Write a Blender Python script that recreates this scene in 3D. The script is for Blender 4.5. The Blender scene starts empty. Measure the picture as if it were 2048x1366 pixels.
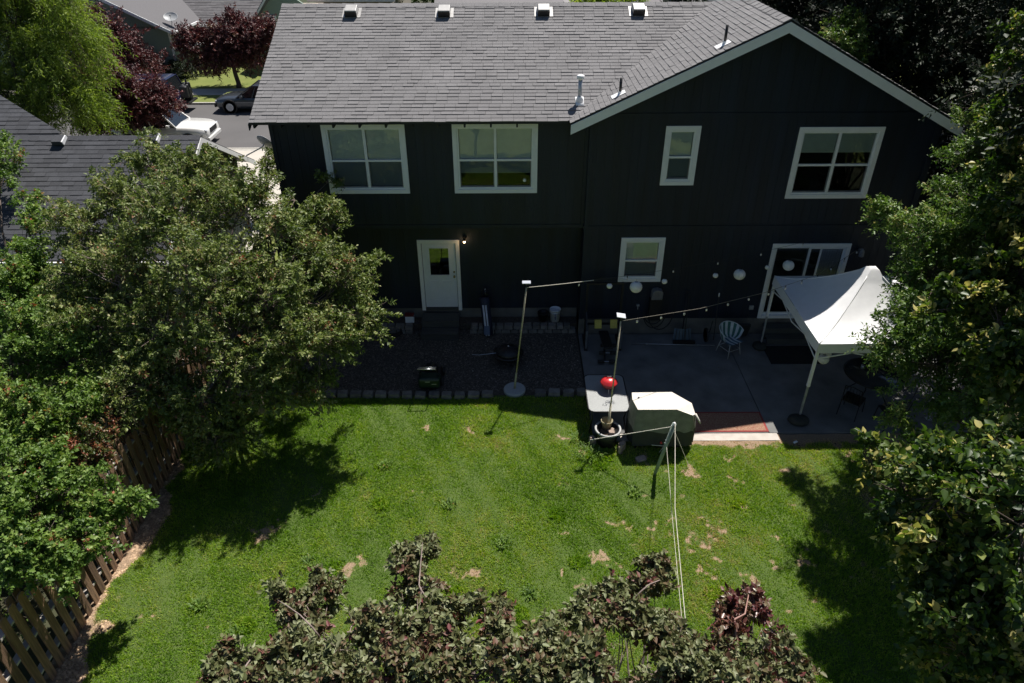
import bpy, math, random
import numpy as np
from mathutils import Vector, Matrix, Euler
random.seed(7); RNG = np.random.default_rng(11)
S = bpy.context.scene
C = S.collection
# ---------------------------------------------------------------- camera, sky, sun, exposure
FPX, CY, CZ = 1410.0, -16.65, 10.754
PITCH, ROLL = math.radians(33.466), math.radians(0.25)
cd = bpy.data.cameras.new('camera'); cam = bpy.data.objects.new('camera', cd); C.objects.link(cam)
cd.sensor_width = 36.0; cd.lens = FPX / 2048 * 36.0; cd.clip_start = 0.1; cd.clip_end = 1500
cam.matrix_world = Matrix.Translation((0, CY, CZ)) @ Matrix.Rotation(math.pi/2 - PITCH, 4, 'X') @ Matrix.Rotation(-ROLL, 4, 'Z')
S.camera = cam
SUNV = Vector((0.28, 0.47, 1.0)).normalized()
w = bpy.data.worlds.new('World'); S.world = w; w.use_nodes = True
nt = w.node_tree; bg = nt.nodes['Background']
sky = nt.nodes.new('ShaderNodeTexSky'); sky.sky_type = 'NISHITA'; sky.sun_disc = False
sky.sun_elevation = math.asin(SUNV.z); sky.sun_rotation = math.atan2(SUNV.x, SUNV.y)
sky.air_density = 1.0; sky.dust_density = 0.4; sky.ozone_density = 3.5
nt.links.new(sky.outputs[0], bg.inputs[0]); bg.inputs[1].default_value = 0.05
sd = bpy.data.lights.new('sun', 'SUN'); sd.energy = 5.0; sd.angle = math.radians(0.53); sd.color = (1.0, 0.955, 0.89)
so = bpy.data.objects.new('sun', sd); C.objects.link(so)
so.rotation_euler = SUNV.to_track_quat('Z', 'Y').to_euler()
S.view_settings.view_transform = 'Standard'; S.view_settings.look = 'None'
S.view_settings.exposure = 0.45; S.view_settings.gamma = 1.0; S.view_settings.use_curve_mapping = False
S.cycles.max_bounces = 6; S.cycles.transparent_max_bounces = 12
S.cycles.caustics_reflective = False; S.cycles.caustics_refractive = False
# ---------------------------------------------------------------- a surveyed point: image bearing plus a real height or distance
def bearing(px, py):
    u, v = px - 1024.0, py - 683.0
    c, s = math.cos(ROLL), math.sin(ROLL)
    u, v = u*c - v*s, u*s + v*c
    return Vector((u, FPX*math.cos(PITCH) - v*math.sin(PITCH), -FPX*math.sin(PITCH) - v*math.cos(PITCH)))
def at_z(px, py, z=0.0):
    d = bearing(px, py); t = (z - CZ)/d.z
    return Vector((d.x*t, CY + d.y*t, z))
def at_y(px, py, y=0.0):
    d = bearing(px, py); t = (y - CY)/d.y
    return Vector((d.x*t, y, CZ + d.z*t))
# ---------------------------------------------------------------- materials
def lin(c):
    return tuple(((x/255.0)/12.92 if x/255.0 <= 0.04045 else ((x/255.0+0.055)/1.055)**2.4) for x in c)
def newmat(name):
    m = bpy.data.materials.new(name); m.use_nodes = True
    return m, m.node_tree, m.node_tree.nodes['Principled BSDF']
def mat(name, col, rough=0.6, metal=0.0, var=0.15, scale=6.0, bump=0.0, bscale=60.0, tint=0.0, spec=0.5, detail=4.0, stretch=None, col2=None, coat=0.0, emit=None, estr=0.0):
    m, t, b = newmat(name); N, L = t.nodes, t.links
    b.inputs['Roughness'].default_value = rough; b.inputs['Metallic'].default_value = metal
    b.inputs['Specular IOR Level'].default_value = spec; b.inputs['Coat Weight'].default_value = coat
    if emit: b.inputs['Emission Color'].default_value = (*emit, 1); b.inputs['Emission Strength'].default_value = estr
    tc = N.new('ShaderNodeTexCoord'); mp = N.new('ShaderNodeMapping'); L.new(tc.outputs['Object'], mp.inputs[0])
    if stretch: mp.inputs['Scale'].default_value = stretch
    nz = N.new('ShaderNodeTexNoise'); nz.inputs['Scale'].default_value = scale; nz.inputs['Detail'].default_value = detail
    L.new(mp.outputs[0], nz.inputs['Vector'])
    mx = N.new('ShaderNodeMix'); mx.data_type = 'RGBA'
    c2 = col2 if col2 else tuple(min(1, c*(1+var)) for c in col)
    c1 = col if col2 else tuple(c*(1-var) for c in col)
    mx.inputs[6].default_value = (*c1, 1); mx.inputs[7].default_value = (*c2, 1)
    rp = N.new('ShaderNodeMapRange'); rp.inputs[1].default_value = 0.3; rp.inputs[2].default_value = 0.7
    L.new(nz.outputs[0], rp.inputs[0]); L.new(rp.outputs[0], mx.inputs[0])
    out = mx.outputs[2]
    if tint > 0:
        at = N.new('ShaderNodeAttribute'); at.attribute_name = 'tint'
        mr = N.new('ShaderNodeMapRange'); mr.inputs[3].default_value = 1 - tint; mr.inputs[4].default_value = 1 + tint
        L.new(at.outputs['Fac'], mr.inputs[0])
        ml = N.new('ShaderNodeVectorMath'); ml.operation = 'SCALE'
        L.new(out, ml.inputs[0]); L.new(mr.outputs[0], ml.inputs['Scale']); out = ml.outputs[0]
    L.new(out, b.inputs['Base Color'])
    if bump > 0:
        n2 = N.new('ShaderNodeTexNoise'); n2.inputs['Scale'].default_value = bscale; n2.inputs['Detail'].default_value = 5
        L.new(mp.outputs[0], n2.inputs['Vector'])
        bp = N.new('ShaderNodeBump'); bp.inputs['Strength'].default_value = bump; bp.inputs['Distance'].default_value = 0.02
        L.new(n2.outputs[0], bp.inputs['Height']); L.new(bp.outputs[0], b.inputs['Normal'])
    return m
def leafmat(name, ramp, rough=0.42, trans=0.25, spec=0.5):
    m, t, b = newmat(name); N, L = t.nodes, t.links
    at = N.new('ShaderNodeAttribute'); at.attribute_name = 'tint'
    cr = N.new('ShaderNodeValToRGB'); cr.color_ramp.interpolation = 'LINEAR'
    e = cr.color_ramp.elements
    while len(e) < len(ramp): e.new(0.5)
    for i, (p, c) in enumerate(ramp):
        e[i].position = p; e[i].color = (*c, 1)
    L.new(at.outputs['Fac'], cr.inputs[0]); L.new(cr.outputs[0], b.inputs['Base Color'])
    b.inputs['Roughness'].default_value = rough; b.inputs['Specular IOR Level'].default_value = spec
    tr = N.new('ShaderNodeBsdfTranslucent'); mxs = N.new('ShaderNodeMixShader'); mxs.inputs[0].default_value = trans
    hs = N.new('ShaderNodeHueSaturation'); hs.inputs['Saturation'].default_value = 1.15; hs.inputs['Value'].default_value = 1.3
    L.new(cr.outputs[0], hs.inputs['Color']); L.new(hs.outputs[0], tr.inputs[0])
    L.new(b.outputs[0], mxs.inputs[1]); L.new(tr.outputs[0], mxs.inputs[2])
    L.new(mxs.outputs[0], N['Material Output'].inputs[0])
    return m
def glassmat(name, tint=(0.80, 0.86, 0.84), refl=1.0, rough=0.0):
    m = bpy.data.materials.new(name); m.use_nodes = True; t = m.node_tree; N, L = t.nodes, t.links
    N.remove(N['Principled BSDF'])
    tp = N.new('ShaderNodeBsdfTransparent'); tp.inputs[0].default_value = (*tint, 1)
    gl = N.new('ShaderNodeBsdfGlossy'); gl.inputs['Roughness'].default_value = rough
    fr = N.new('ShaderNodeFresnel'); fr.inputs[0].default_value = 1.5
    ma = N.new('ShaderNodeMath'); ma.operation = 'MULTIPLY'; ma.inputs[1].default_value = 1.8*refl; ma.use_clamp = True
    L.new(fr.outputs[0], ma.inputs[0])
    mx = N.new('ShaderNodeMixShader'); L.new(ma.outputs[0], mx.inputs[0]); L.new(tp.outputs[0], mx.inputs[1]); L.new(gl.outputs[0], mx.inputs[2])
    L.new(mx.outputs[0], N['Material Output'].inputs[0])
    return m
M = {}
M['shingle'] = mat('asphalt_shingle_grey', (0.215, 0.208, 0.210), 0.9, var=0.12, scale=1.3, bump=0.8, bscale=110, tint=0.06, detail=10)
M['shingle_dark'] = mat('asphalt_shingle_charcoal', (0.058, 0.060, 0.068), 0.9, var=0.12, scale=3.0, bump=0.6, bscale=140, tint=0.20)
M['siding'] = mat('dark_navy_siding', (0.0044, 0.0108, 0.0250), 0.55, var=0.35, scale=1.1, bump=0.25, bscale=30, tint=0.12, stretch=(3, 3, 0.35))
M['white'] = mat('white_trim_paint', (0.86, 0.86, 0.86), 0.5, var=0.03, bump=0.05)
M['vinyl'] = mat('white_vinyl', (0.85, 0.86, 0.86), 0.4, var=0.02)
M['soffit'] = mat('dark_soffit', (0.02, 0.022, 0.024), 0.7)
M['foundation'] = mat('foundation_concrete', (0.15, 0.145, 0.13), 0.9, var=0.25, scale=2.5, bump=0.4, bscale=25)
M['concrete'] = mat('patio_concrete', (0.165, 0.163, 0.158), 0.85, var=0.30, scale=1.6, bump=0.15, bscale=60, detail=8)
M['drive'] = mat('driveway_concrete', (0.50, 0.46, 0.40), 0.85, var=0.06, scale=1.2, bump=0.1)
M['asphalt'] = mat('street_asphalt', (0.105, 0.10, 0.10), 0.9, var=0.10, scale=0.5, bump=0.3, bscale=120, detail=8)
M['curb'] = mat('curb_concrete', (0.40, 0.38, 0.34), 0.85)
M['stone'] = mat('tumbled_block', (0.17, 0.158, 0.14), 0.9, var=0.3, scale=7, bump=0.6, bscale=30, tint=0.25)
M['gravelbed'] = mat('bark_and_gravel', (0.075, 0.062, 0.050), 0.95, var=0.45, scale=22, bump=1.0, bscale=60)
M['gravel'] = mat('gravel_stones', (0.115, 0.098, 0.082), 0.9, tint=0.7, var=0.2)
M['rock'] = mat('field_rock', (0.34, 0.26, 0.21), 0.9, var=0.3, scale=9, bump=0.6, bscale=30)
M['black'] = mat('black_paint', (0.012, 0.012, 0.013), 0.45)
M['rubber'] = mat('black_rubber', (0.018, 0.018, 0.018), 0.8)
M['steel'] = mat('brushed_steel', (0.45, 0.46, 0.48), 0.35, metal=0.9)
M['galv'] = mat('galvanised_metal', (0.50, 0.52, 0.55), 0.5, metal=0.7, var=0.15)
M['dishgrey'] = mat('grey_dish_paint', (0.33, 0.34, 0.35), 0.5)
M['ventmetal'] = mat('painted_vent_metal', (0.40, 0.39, 0.38), 0.5, metal=0.2)
M['polewood'] = mat('weathered_pole', (0.42, 0.38, 0.28), 0.7, var=0.2, scale=20)
M['cord'] = mat('white_cord', (0.62, 0.58, 0.50), 0.7)
M['lampcord'] = mat('grey_lamp_cord', (0.20, 0.18, 0.15), 0.7)
M['shadedcord'] = mat('shaded_cord', (0.05, 0.05, 0.05), 0.7)
M['bulb'] = mat('clear_bulb', (0.75, 0.72, 0.66), 0.15)
M['paper'] = mat('paper_lantern', (0.78, 0.78, 0.74), 0.8, var=0.04)
M['canvas'] = mat('white_canopy_fabric', (0.80, 0.80, 0.80), 0.75, var=0.03, bump=0.12, bscale=8)
M['cover'] = mat('grill_cover_cloth', (0.66, 0.62, 0.55), 0.8, var=0.06, bump=0.35, bscale=7)
M['coverlow'] = mat('grill_cover_lower_cloth', (0.045, 0.047, 0.040), 0.8, var=0.15, bump=0.4, bscale=7)
M['red'] = mat('red_enamel', (0.60, 0.03, 0.035), 0.3, var=0.05, coat=0.4)
M['yellow'] = mat('yellow_plate', (0.50, 0.42, 0.08), 0.5, var=0.2)
M['bark'] = mat('brown_bark', (0.10, 0.075, 0.06), 0.9, var=0.35, scale=8, bump=0.8, bscale=20, stretch=(1, 1, 0.3))
M['greybark'] = mat('grey_twig_bark', (0.26, 0.20, 0.175), 0.8, var=0.3, scale=10)
M['fence'] = mat('weathered_cedar', (0.20, 0.118, 0.072), 0.85, var=0.55, scale=5, bump=0.5, bscale=25, stretch=(4, 4, 0.4), tint=0.45)
M['fencerail'] = mat('pale_fence_rail', (0.42, 0.38, 0.34), 0.85, var=0.25, scale=5)  # rails paler than the pickets
M['deckwood'] = mat('grey_step_boards', (0.060, 0.062, 0.058), 0.8, var=0.25, scale=4, stretch=(0.5, 4, 4), bump=0.2)
M['greyplastic'] = mat('grey_plastic', (0.20, 0.20, 0.205), 0.5)
M['sage'] = mat('sage_siding', (0.27, 0.335, 0.285), 0.75, var=0.06, scale=2)
M['tan'] = mat('tan_siding', (0.38, 0.33, 0.27), 0.75, var=0.06, scale=2)
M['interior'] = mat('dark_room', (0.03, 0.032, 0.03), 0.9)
M['blind'] = mat('window_blind', (0.86, 0.90, 0.84), 0.6, var=0.05)
M['glass'] = glassmat('window_glass', (0.95, 0.98, 0.96), 0.7)
M['screened'] = glassmat('screened_glass', (0.68, 0.71, 0.72), 0.5)
M['tableglass'] = glassmat('frosted_table_glass', (0.55, 0.58, 0.60), 1.0, 0.15)
M['doorwhite'] = mat('white_door_paint', (0.78, 0.80, 0.83), 0.4, var=0.03)
M['green_paint'] = mat('green_engine_cover', (0.004, 0.022, 0.014), 0.4)
M['navy'] = mat('navy_nylon', (0.015, 0.02, 0.045), 0.6)
M['whitenylon'] = mat('white_nylon', (0.6, 0.62, 0.68), 0.6)
M['stripegreen'] = mat('green_chair_strap', (0.03, 0.13, 0.12), 0.6)
M['stripewhite'] = mat('white_chair_strap', (0.55, 0.60, 0.62), 0.6)
M['clothespole'] = mat('green_grey_pole', (0.26, 0.31, 0.28), 0.6, var=0.2)
M['soil'] = mat('potting_soil', (0.07, 0.05, 0.035), 0.95, var=0.4, scale=20, bump=0.8)
M['pot_white'] = mat('pale_pot', (0.42, 0.42, 0.41), 0.6)
M['tilegrey'] = mat('pale_stone_disc', (0.36, 0.38, 0.385), 0.8, var=0.1, scale=30, bump=0.3)
M['solar'] = mat('solar_cap', (0.42, 0.44, 0.5), 0.3)
# ---------------------------------------------------------------- mesh builder
class MB:
    def __init__(s): s.v = []; s.f = []; s.m = []; s.t = []
    def add(s, vs, fs, mi=0, tint=0.5):
        o = len(s.v); s.v.extend([tuple(x) for x in vs]); s.t.extend([tint]*len(vs))
        for f in fs: s.f.append([o+i for i in f]); s.m.append(mi)
        return s
    def box(s, x0, x1, y0, y1, z0, z1, mi=0, tint=0.5):
        return s.add([(x0,y0,z0),(x1,y0,z0),(x1,y1,z0),(x0,y1,z0),(x0,y0,z1),(x1,y0,z1),(x1,y1,z1),(x0,y1,z1)],
              [(0,3,2,1),(4,5,6,7),(0,1,5,4),(1,2,6,5),(2,3,7,6),(3,0,4,7)], mi, tint)
    def obox(s, c, size, R, mi=0, tint=0.5):
        c = Vector(c); h = Vector(size)/2; vs = []
        for z in (-1, 1):
            for x, y in ((-1,-1),(1,-1),(1,1),(-1,1)): vs.append(c + R @ Vector((x*h.x, y*h.y, z*h.z)))
        return s.add(vs, [(0,3,2,1),(4,5,6,7),(0,1,5,4),(1,2,6,5),(2,3,7,6),(3,0,4,7)], mi, tint)
    def beam(s, a, b, w_, h_, up=(0,0,1), mi=0, tint=0.5):
        a = Vector(a); b = Vector(b); d = (b-a); l = d.length; d.normalize()
        side = d.cross(Vector(up)); 
        if side.length < 1e-4: side = d.cross(Vector((0,1,0)))
        side.normalize(); u = side.cross(d)
        R = Matrix((d, side, u)).transposed()
        return s.obox((a+b)/2, (l, w_, h_), R, mi, tint)
    def tube(s, pts, r, n=6, mi=0, tint=0.5, cap=True):
        pts = [Vector(p) for p in pts]; k = len(pts)
        rs = r if isinstance(r, (list, tuple)) else [r]*k
        vs = []; ref = Vector((0.31, 0.2, 0.93)).normalized()
        for i, p in enumerate(pts):
            d = (pts[min(i+1, k-1)] - pts[max(i-1, 0)]); d.normalize()
            a = d.cross(ref)
            if a.length < 0.1: a = d.cross(Vector((1,0,0)))
            a.normalize(); b = d.cross(a)
            for j in range(n):
                t = 2*math.pi*j/n; vs.append(p + (a*math.cos(t) + b*math.sin(t))*rs[i])
        fs = [(i*n+j, i*n+(j+1)%n, (i+1)*n+(j+1)%n, (i+1)*n+j) for i in range(k-1) for j in range(n)]
        if cap: fs += [tuple(range(n-1, -1, -1)), tuple((k-1)*n+j for j in range(n))]
        return s.add(vs, fs, mi, tint)
    def lathe(s, c, prof, n=20, mi=0, sx=1.0, sy=1.0, R=None, tint=0.5):
        c = Vector(c); vs = []
        for r, z in prof:
            for j in range(n):
                t = 2*math.pi*j/n; p = Vector((r*sx*math.cos(t), r*sy*math.sin(t), z))
                vs.append(c + (R @ p if R is not None else p))
        k = len(prof)
        fs = [(i*n+j, i*n+(j+1)%n, (i+1)*n+(j+1)%n, (i+1)*n+j) for i in range(k-1) for j in range(n)]
        if prof[0][0] > 1e-6: fs.append(tuple(range(n-1, -1, -1)))
        if prof[-1][0] > 1e-6: fs.append(tuple((k-1)*n+j for j in range(n)))
        return s.add(vs, fs, mi, tint)
    def poly(s, pts, th, mi=0, nrm=None, tint=0.5):      # slab: polygon extruded by vector th
        pts = [Vector(p) for p in pts]; th = Vector(th); n = len(pts)
        return s.add(pts + [p+th for p in pts], [tuple(range(n-1,-1,-1)), tuple(range(n, 2*n))] + [(i, (i+1)%n, n+(i+1)%n, n+i) for i in range(n)], mi, tint)
    def build(s, name, mats, parent=None, smooth=False, bevel=0.0):
        me = bpy.data.meshes.new(name); off = wloc(parent)
        me.from_pydata([(x-off[0], y-off[1], z-off[2]) for x, y, z in s.v], [], s.f)
        if not isinstance(mats, (list, tuple)): mats = [mats]
        for m_ in mats: me.materials.append(m_)
        if len(mats) > 1: me.polygons.foreach_set('material_index', s.m)
        a = me.attributes.new('tint', 'FLOAT', 'POINT'); a.data.foreach_set('value', s.t)
        if smooth: me.polygons.foreach_set('use_smooth', [True]*len(me.polygons))
        me.update(); o = bpy.data.objects.new(name, me); C.objects.link(o)
        if parent: o.parent = parent
        if bevel > 0:
            b = o.modifiers.new('bevel', 'BEVEL'); b.width = bevel; b.segments = 2; b.limit_method = 'ANGLE'
        if smooth == 'auto':
            pass
        return o
def wloc(o):
    v = Vector((0, 0, 0))
    while o is not None: v += o.location; o = o.parent
    return v
def tag(o, label, cat=None, group=None, kind=None):
    if label: o['label'] = label
    if cat: o['category'] = cat
    if group: o['group'] = group
    if kind: o['kind'] = kind
    return o
def thing(name, label, cat, loc, group=None, rz=0.0):
    o = bpy.data.objects.new(name, None); C.objects.link(o); o.location = loc; o.rotation_euler[2] = rz
    o.empty_display_size = 0.2
    return tag(o, label, cat, group)
def struct(o): o['kind'] = 'structure'; return o
def stuff(o): o['kind'] = 'stuff'; return o
def rawmesh(name, V, F, mats, parent=None, tint=None, smooth=False, quads=False):
    """fast numpy mesh: V (n,3), F (m,3) or (m,4)"""
    me = bpy.data.meshes.new(name); off = wloc(parent); V = np.asarray(V, dtype=np.float32) - np.array(off, dtype=np.float32)
    k = F.shape[1]
    me.vertices.add(len(V)); me.vertices.foreach_set('co', V.ravel())
    me.loops.add(F.size); me.loops.foreach_set('vertex_index', F.astype(np.int32).ravel())
    me.polygons.add(len(F)); me.polygons.foreach_set('loop_start', np.arange(0, F.size, k, dtype=np.int32))
    try: me.polygons.foreach_set('loop_total', np.full(len(F), k, dtype=np.int32))
    except Exception: pass
    me.materials.append(mats)
    if tint is not None:
        a = me.attributes.new('tint', 'FLOAT', 'POINT'); a.data.foreach_set('value', np.asarray(tint, dtype=np.float32))
    if smooth: me.polygons.foreach_set('use_smooth', np.ones(len(F), dtype=bool))
    me.update(calc_edges=True); o = bpy.data.objects.new(name, me); C.objects.link(o)
    if parent: o.parent = parent
    return o
def copy_tree(o, parent=None):
    c = o.copy(); C.objects.link(c)
    if parent is not None: c.parent = parent
    for ch in list(o.children): copy_tree(ch, c)
    return c
# ---------------------------------------------------------------- foliage
def unit(a): return a/np.maximum(np.linalg.norm(a, axis=1, keepdims=True), 1e-6)
def gapnoise(P, f, ph):
    return (np.sin(P[:,0]*f+ph)*np.sin(P[:,1]*f*1.13+ph*2.1)*np.sin(P[:,2]*f*0.93+ph*0.7)
            + 0.5*np.sin(P[:,0]*f*2.3+ph*3)*np.sin(P[:,1]*f*2.1+1.3)*np.sin(P[:,2]*f*2.6+ph))
def vnoise(X, Y, sc, seed=0):
    g = np.random.default_rng(seed).random((257, 257)); x = np.asarray(X)/sc + 40.3; y = np.asarray(Y)/sc + 60.7
    i = np.floor(x).astype(int); j = np.floor(y).astype(int); u = x-i; v = y-j; u = u*u*(3-2*u); v = v*v*(3-2*v); i %= 256; j %= 256
    return (g[i,j]*(1-u)+g[i+1,j]*u)*(1-v) + (g[i,j+1]*(1-u)+g[i+1,j+1]*u)*v
def leaf_sprays(clumps, n, slen, nl, L, W, up=0.35, droop=0.15, inner=0.45, gap=-0.25, gf=2.2, seed=1, flat=0.55, jut=0.1, per=7, rnd=False):
    """boughs leave each clump's heart; sprays of leaves grow along every bough"""
    r = np.random.default_rng(seed)
    Cn = np.array([c[0] for c in clumps], dtype=float); R = np.array([c[1] if isinstance(c[1], (tuple, list)) else (c[1],)*3 for c in clumps], dtype=float)
    wgt = (R.prod(axis=1))**(2/3); wgt /= wgt.sum()
    nb = max(3, n//per); B = np.zeros((0,3)); Dv = np.zeros((0,3)); RL = np.zeros(0); tries = 0
    while len(B) < nb:
        k = int((nb-len(B))*2)+30; idx = r.choice(len(Cn), k, p=wgt); d = unit(r.normal(size=(k,3)))
        st = Cn[idx] + d*R[idx]*(0.15+0.55*r.random(k))[:,None]; en = Cn[idx] + d*R[idx]*0.95
        keep = ((gapnoise(en, gf, seed*1.7) > gap) | (tries > 20)) & (st[:,2] > 0.05); tries += 1
        rad = R[idx].mean(axis=1); ln = rad*(0.35+0.55*r.random(k)) + (r.random(k) < jut*1.6)*rad*0.45
        B = np.vstack([B, st[keep]]); RL = np.concatenate([RL, ln[keep]]); Dv = np.vstack([Dv, unit(d + np.array([0,0,up*0.8]) + r.normal(size=(k,3))*0.22)[keep]])
    B, Dv, RL = B[:nb], Dv[:nb], RL[:nb]
    bi = np.repeat(np.arange(nb), per); n = len(bi); t = np.tile(np.linspace(0.12, 1.0, per), nb) + r.normal(size=n)*0.04
    Db = Dv[bi]; Lb = RL[bi]
    O = B[bi] + Db*(t*Lb)[:,None] + np.array([0,0,-1])*(0.5*droop*Lb*t*t)[:,None] + r.normal(size=(n,3))*0.02
    a0 = unit(np.cross(Db, np.array([0.13,0.22,0.96]))); b0 = np.cross(Db, a0); an = np.tile(np.arange(per), nb)*2.4 + r.random(nb)[bi]*6.28
    D = unit(Db*0.75 + (a0*np.cos(an)[:,None] + b0*np.sin(an)[:,None])*(0.85*(1.15-t))[:,None] + np.array([0,0,up*0.45]) + r.normal(size=(n,3))*0.15)
    SL = slen*(0.55+0.8*r.random(n))*(1.1-0.35*t)
    ts = np.linspace(0.12, 1.0, nl)
    T = np.tile(ts, n); OI = np.repeat(np.arange(n), nl)
    sl = SL[OI]; A = O[OI] + D[OI]*(T*sl)[:,None] + np.array([0,0,-1])*(droop*sl*T**2)[:,None]
    tang = unit(D[OI] + np.array([0,0,-1])*(2*droop*T)[:,None])
    ang = (np.tile(np.arange(nl), n)*2.4 + r.random(n)[OI]*6.28 + r.normal(size=n*nl)*0.4)
    a = unit(np.cross(tang, np.array([0.1,0.2,0.97]))); b = np.cross(tang, a)
    rad = a*np.cos(ang)[:,None] + b*np.sin(ang)[:,None]
    ld = unit(rad*0.9 + tang*0.65 + np.array([0,0,-0.22]) + r.normal(size=(n*nl,3))*0.18)
    nrm = np.array([0,0,1.0])*flat + rad*0.15 + r.normal(size=(n*nl,3))*0.5
    side = unit(np.cross(nrm, ld)); nn = np.cross(ld, side)
    ll = L*(0.45+0.85*r.random(n*nl))*(0.75+0.35*np.sin(T*2.6)); ww = ll*(W/L)*0.5*(0.8+0.4*r.random(n*nl))
    tone = np.clip(0.5 + r.normal(size=nb)*0.15, 0, 1)[bi][OI] + (r.normal(size=n)*0.09)[OI] + r.normal(size=n*nl)*0.15
    m = n*nl; c = lambda x: x[:,None]
    if rnd:
        V = np.stack([A, A+ld*c(ll*.25)+side*c(ww*.9)+nn*c(ww*.25), A+ld*c(ll*.62)+side*c(ww*.85)+nn*c(ww*.22), A+ld*c(ll)-nn*c(ll*.16),
                      A+ld*c(ll*.62)-side*c(ww*.85)+nn*c(ww*.22), A+ld*c(ll*.25)-side*c(ww*.9)+nn*c(ww*.25)], axis=1).reshape(-1,3)
        i = np.arange(m)*6; F = np.concatenate([np.stack([i,i+1,i+2],1), np.stack([i,i+2,i+3],1), np.stack([i,i+3,i+4],1), np.stack([i,i+4,i+5],1)]); kv = 6
    else:
        V = np.stack([A, A+ld*c(ll*.42)+side*c(ww)+nn*c(ww*.35), A+ld*c(ll)-nn*c(ll*.12), A+ld*c(ll*.42)-side*c(ww)+nn*c(ww*.35)], axis=1).reshape(-1,3)
        i = np.arange(m)*4; F = np.concatenate([np.stack([i,i+1,i+2],1), np.stack([i,i+2,i+3],1)]); kv = 4
    return V, F, np.repeat(np.clip(tone,0,1), kv), O, D, SL, (B, Dv, RL)
def twig_mesh(O, D, SL, droop, r, frac, seed, back=0.5):
    g = np.random.default_rng(seed); k = max(1, int(len(O)*frac)); idx = g.choice(len(O), k, replace=False)
    P = O[idx]; d = D[idx]; s = SL[idx]
    V = []; ring = []
    ts = [-back, 0.35, 1.0]; rr = [r, r*0.7, r*0.3]
    a = unit(np.cross(d, np.array([0.1,0.2,0.97]))); b = np.cross(d, a)
    for t, q in zip(ts, rr):
        c = P + d*(t*s)[:,None] + np.array([0,0,-1])*(droop*s*t*abs(t))[:,None]
        for j in range(3):
            an = j*2.094; V.append(c + (a*math.cos(an)+b*math.sin(an))*q)
    V = np.stack(V, axis=1).reshape(-1,3); F = []
    for L_ in range(2):
        for j in range(3):
            F.append([L_*3+j, L_*3+(j+1)%3, (L_+1)*3+(j+1)%3, (L_+1)*3+j])
    F = np.array(F)[None] + (np.arange(k)*9)[:,None,None]
    return V, F.reshape(-1,4)
def bent(a, b, n=6, sag=0.12, g=None):
    a = Vector(a); b = Vector(b); g = g or random
    off = Vector((g.uniform(-1,1), g.uniform(-1,1), g.uniform(0.2,1)))*(b-a).length*sag
    out = []
    for i in range(n):
        t = i/(n-1); p = a.lerp(b, t) + off*math.sin(math.pi*t)
        p += Vector((g.uniform(-1,1), g.uniform(-1,1), g.uniform(-1,1)))*(b-a).length*0.018*(1 if 0 < i < n-1 else 0)
        out.append(p)
    return out
def tree(name, label, cat, base, clumps, leaf, bark, n, slen=0.35, nl=10, L=0.07, W=0.04, r0=0.12, fork=0.35, twig=0.006, twfrac=0.25, group=None, seed=1, trunk=True, **kw):
    g = random.Random(seed); base = Vector(base)
    t = thing(name, label, cat, base, group)
    V, F, tn, O, D, SL, bw = leaf_sprays(clumps, n, slen, nl, L, W, seed=seed, **kw)
    o = rawmesh('crown', V, F, leaf, t, tn); stuff(o)
    if twfrac > 0:
        V2, F2 = twig_mesh(O, D, SL, kw.get('droop', 0.15), twig, twfrac, seed, 0.0)
        V3, F3 = twig_mesh(bw[0], bw[1], bw[2], kw.get('droop', 0.15)*0.5, twig*1.7, 1.0, seed, 0.4)
        stuff(rawmesh('twigs', np.vstack([V2, V3]), np.vstack([F2, F3+len(V2)]), bark, t))
    if trunk:
        cen = sum((Vector(c[0]) for c in clumps), Vector())/len(clumps)
        fk = base.lerp(Vector((cen.x, cen.y, max(c[0][2] for c in clumps))), fork)
        mb = MB(); mb.tube(bent(base, fk, 6, 0.05, g), [r0*1.25, r0*1.05, r0, r0*0.95, r0*0.9, r0*0.85], 9); mb.build('trunk', bark, t, True)
        for c in clumps:
            p = Vector(c[0]); mb = MB(); pts = bent(fk, p, 7, 0.10, g)
            rad = c[1] if not isinstance(c[1], (tuple, list)) else sum(c[1])/3
            if rad < 0.12 and g.random() < 0.5: continue
            rl = min(r0*0.6, 0.012+rad*0.07); mb.tube(pts, [rl*(1-0.14*i) for i in range(7)], 6)
            for q in range(5 if rad > 0.3 else 0):
                d = Vector((g.gauss(0,1), g.gauss(0,1), g.gauss(0.4,0.7))).normalized()
                mb.tube(bent(pts[g.choice((3,4,5,6))], p + d*rad*0.85, 5, 0.1, g), [rl*0.3, rl*0.26, rl*0.2, rl*0.15, rl*0.1], 5)
            mb.build('limb', bark, t, True)
    return t
# ================================================================ SETTING
def sheet(name, x0, x1, y0, y1, z, m, kindit=True, th=0.0):
    mb = MB()
    if th: mb.box(x0, x1, y0, y1, z-th, z)
    else: mb.add([(x0,y0,z),(x1,y0,z),(x1,y1,z),(x0,y1,z)], [(0,1,2,3)])
    o = mb.build(name, m)
    return struct(o) if kindit else o
M['dirt'] = mat('dry_ground', (0.060, 0.052, 0.030), 0.95, var=0.3, scale=0.4, bump=0.5, bscale=12, col2=(0.030, 0.050, 0.014), detail=8)
sheet('ground', -400, 400, -300, 500, -0.12, M['dirt'])
STR0, STR1 = 16.3, 24.6
sheet('street', -120, 120, STR0+0.15, STR1-0.15, -0.10, M['asphalt'])
for y0, y1 in ((STR0, STR0+0.15), (STR1-0.15, STR1)): sheet('kerb', -120, 120, y0, y1, 0.0, M['curb'], th=0.115)
M['farlawn'] = mat('front_lawn_grass', (0.13, 0.165, 0.030), 0.95, var=0.25, scale=1.2, bump=0.6, bscale=30, detail=8, col2=(0.17, 0.19, 0.045))
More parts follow.
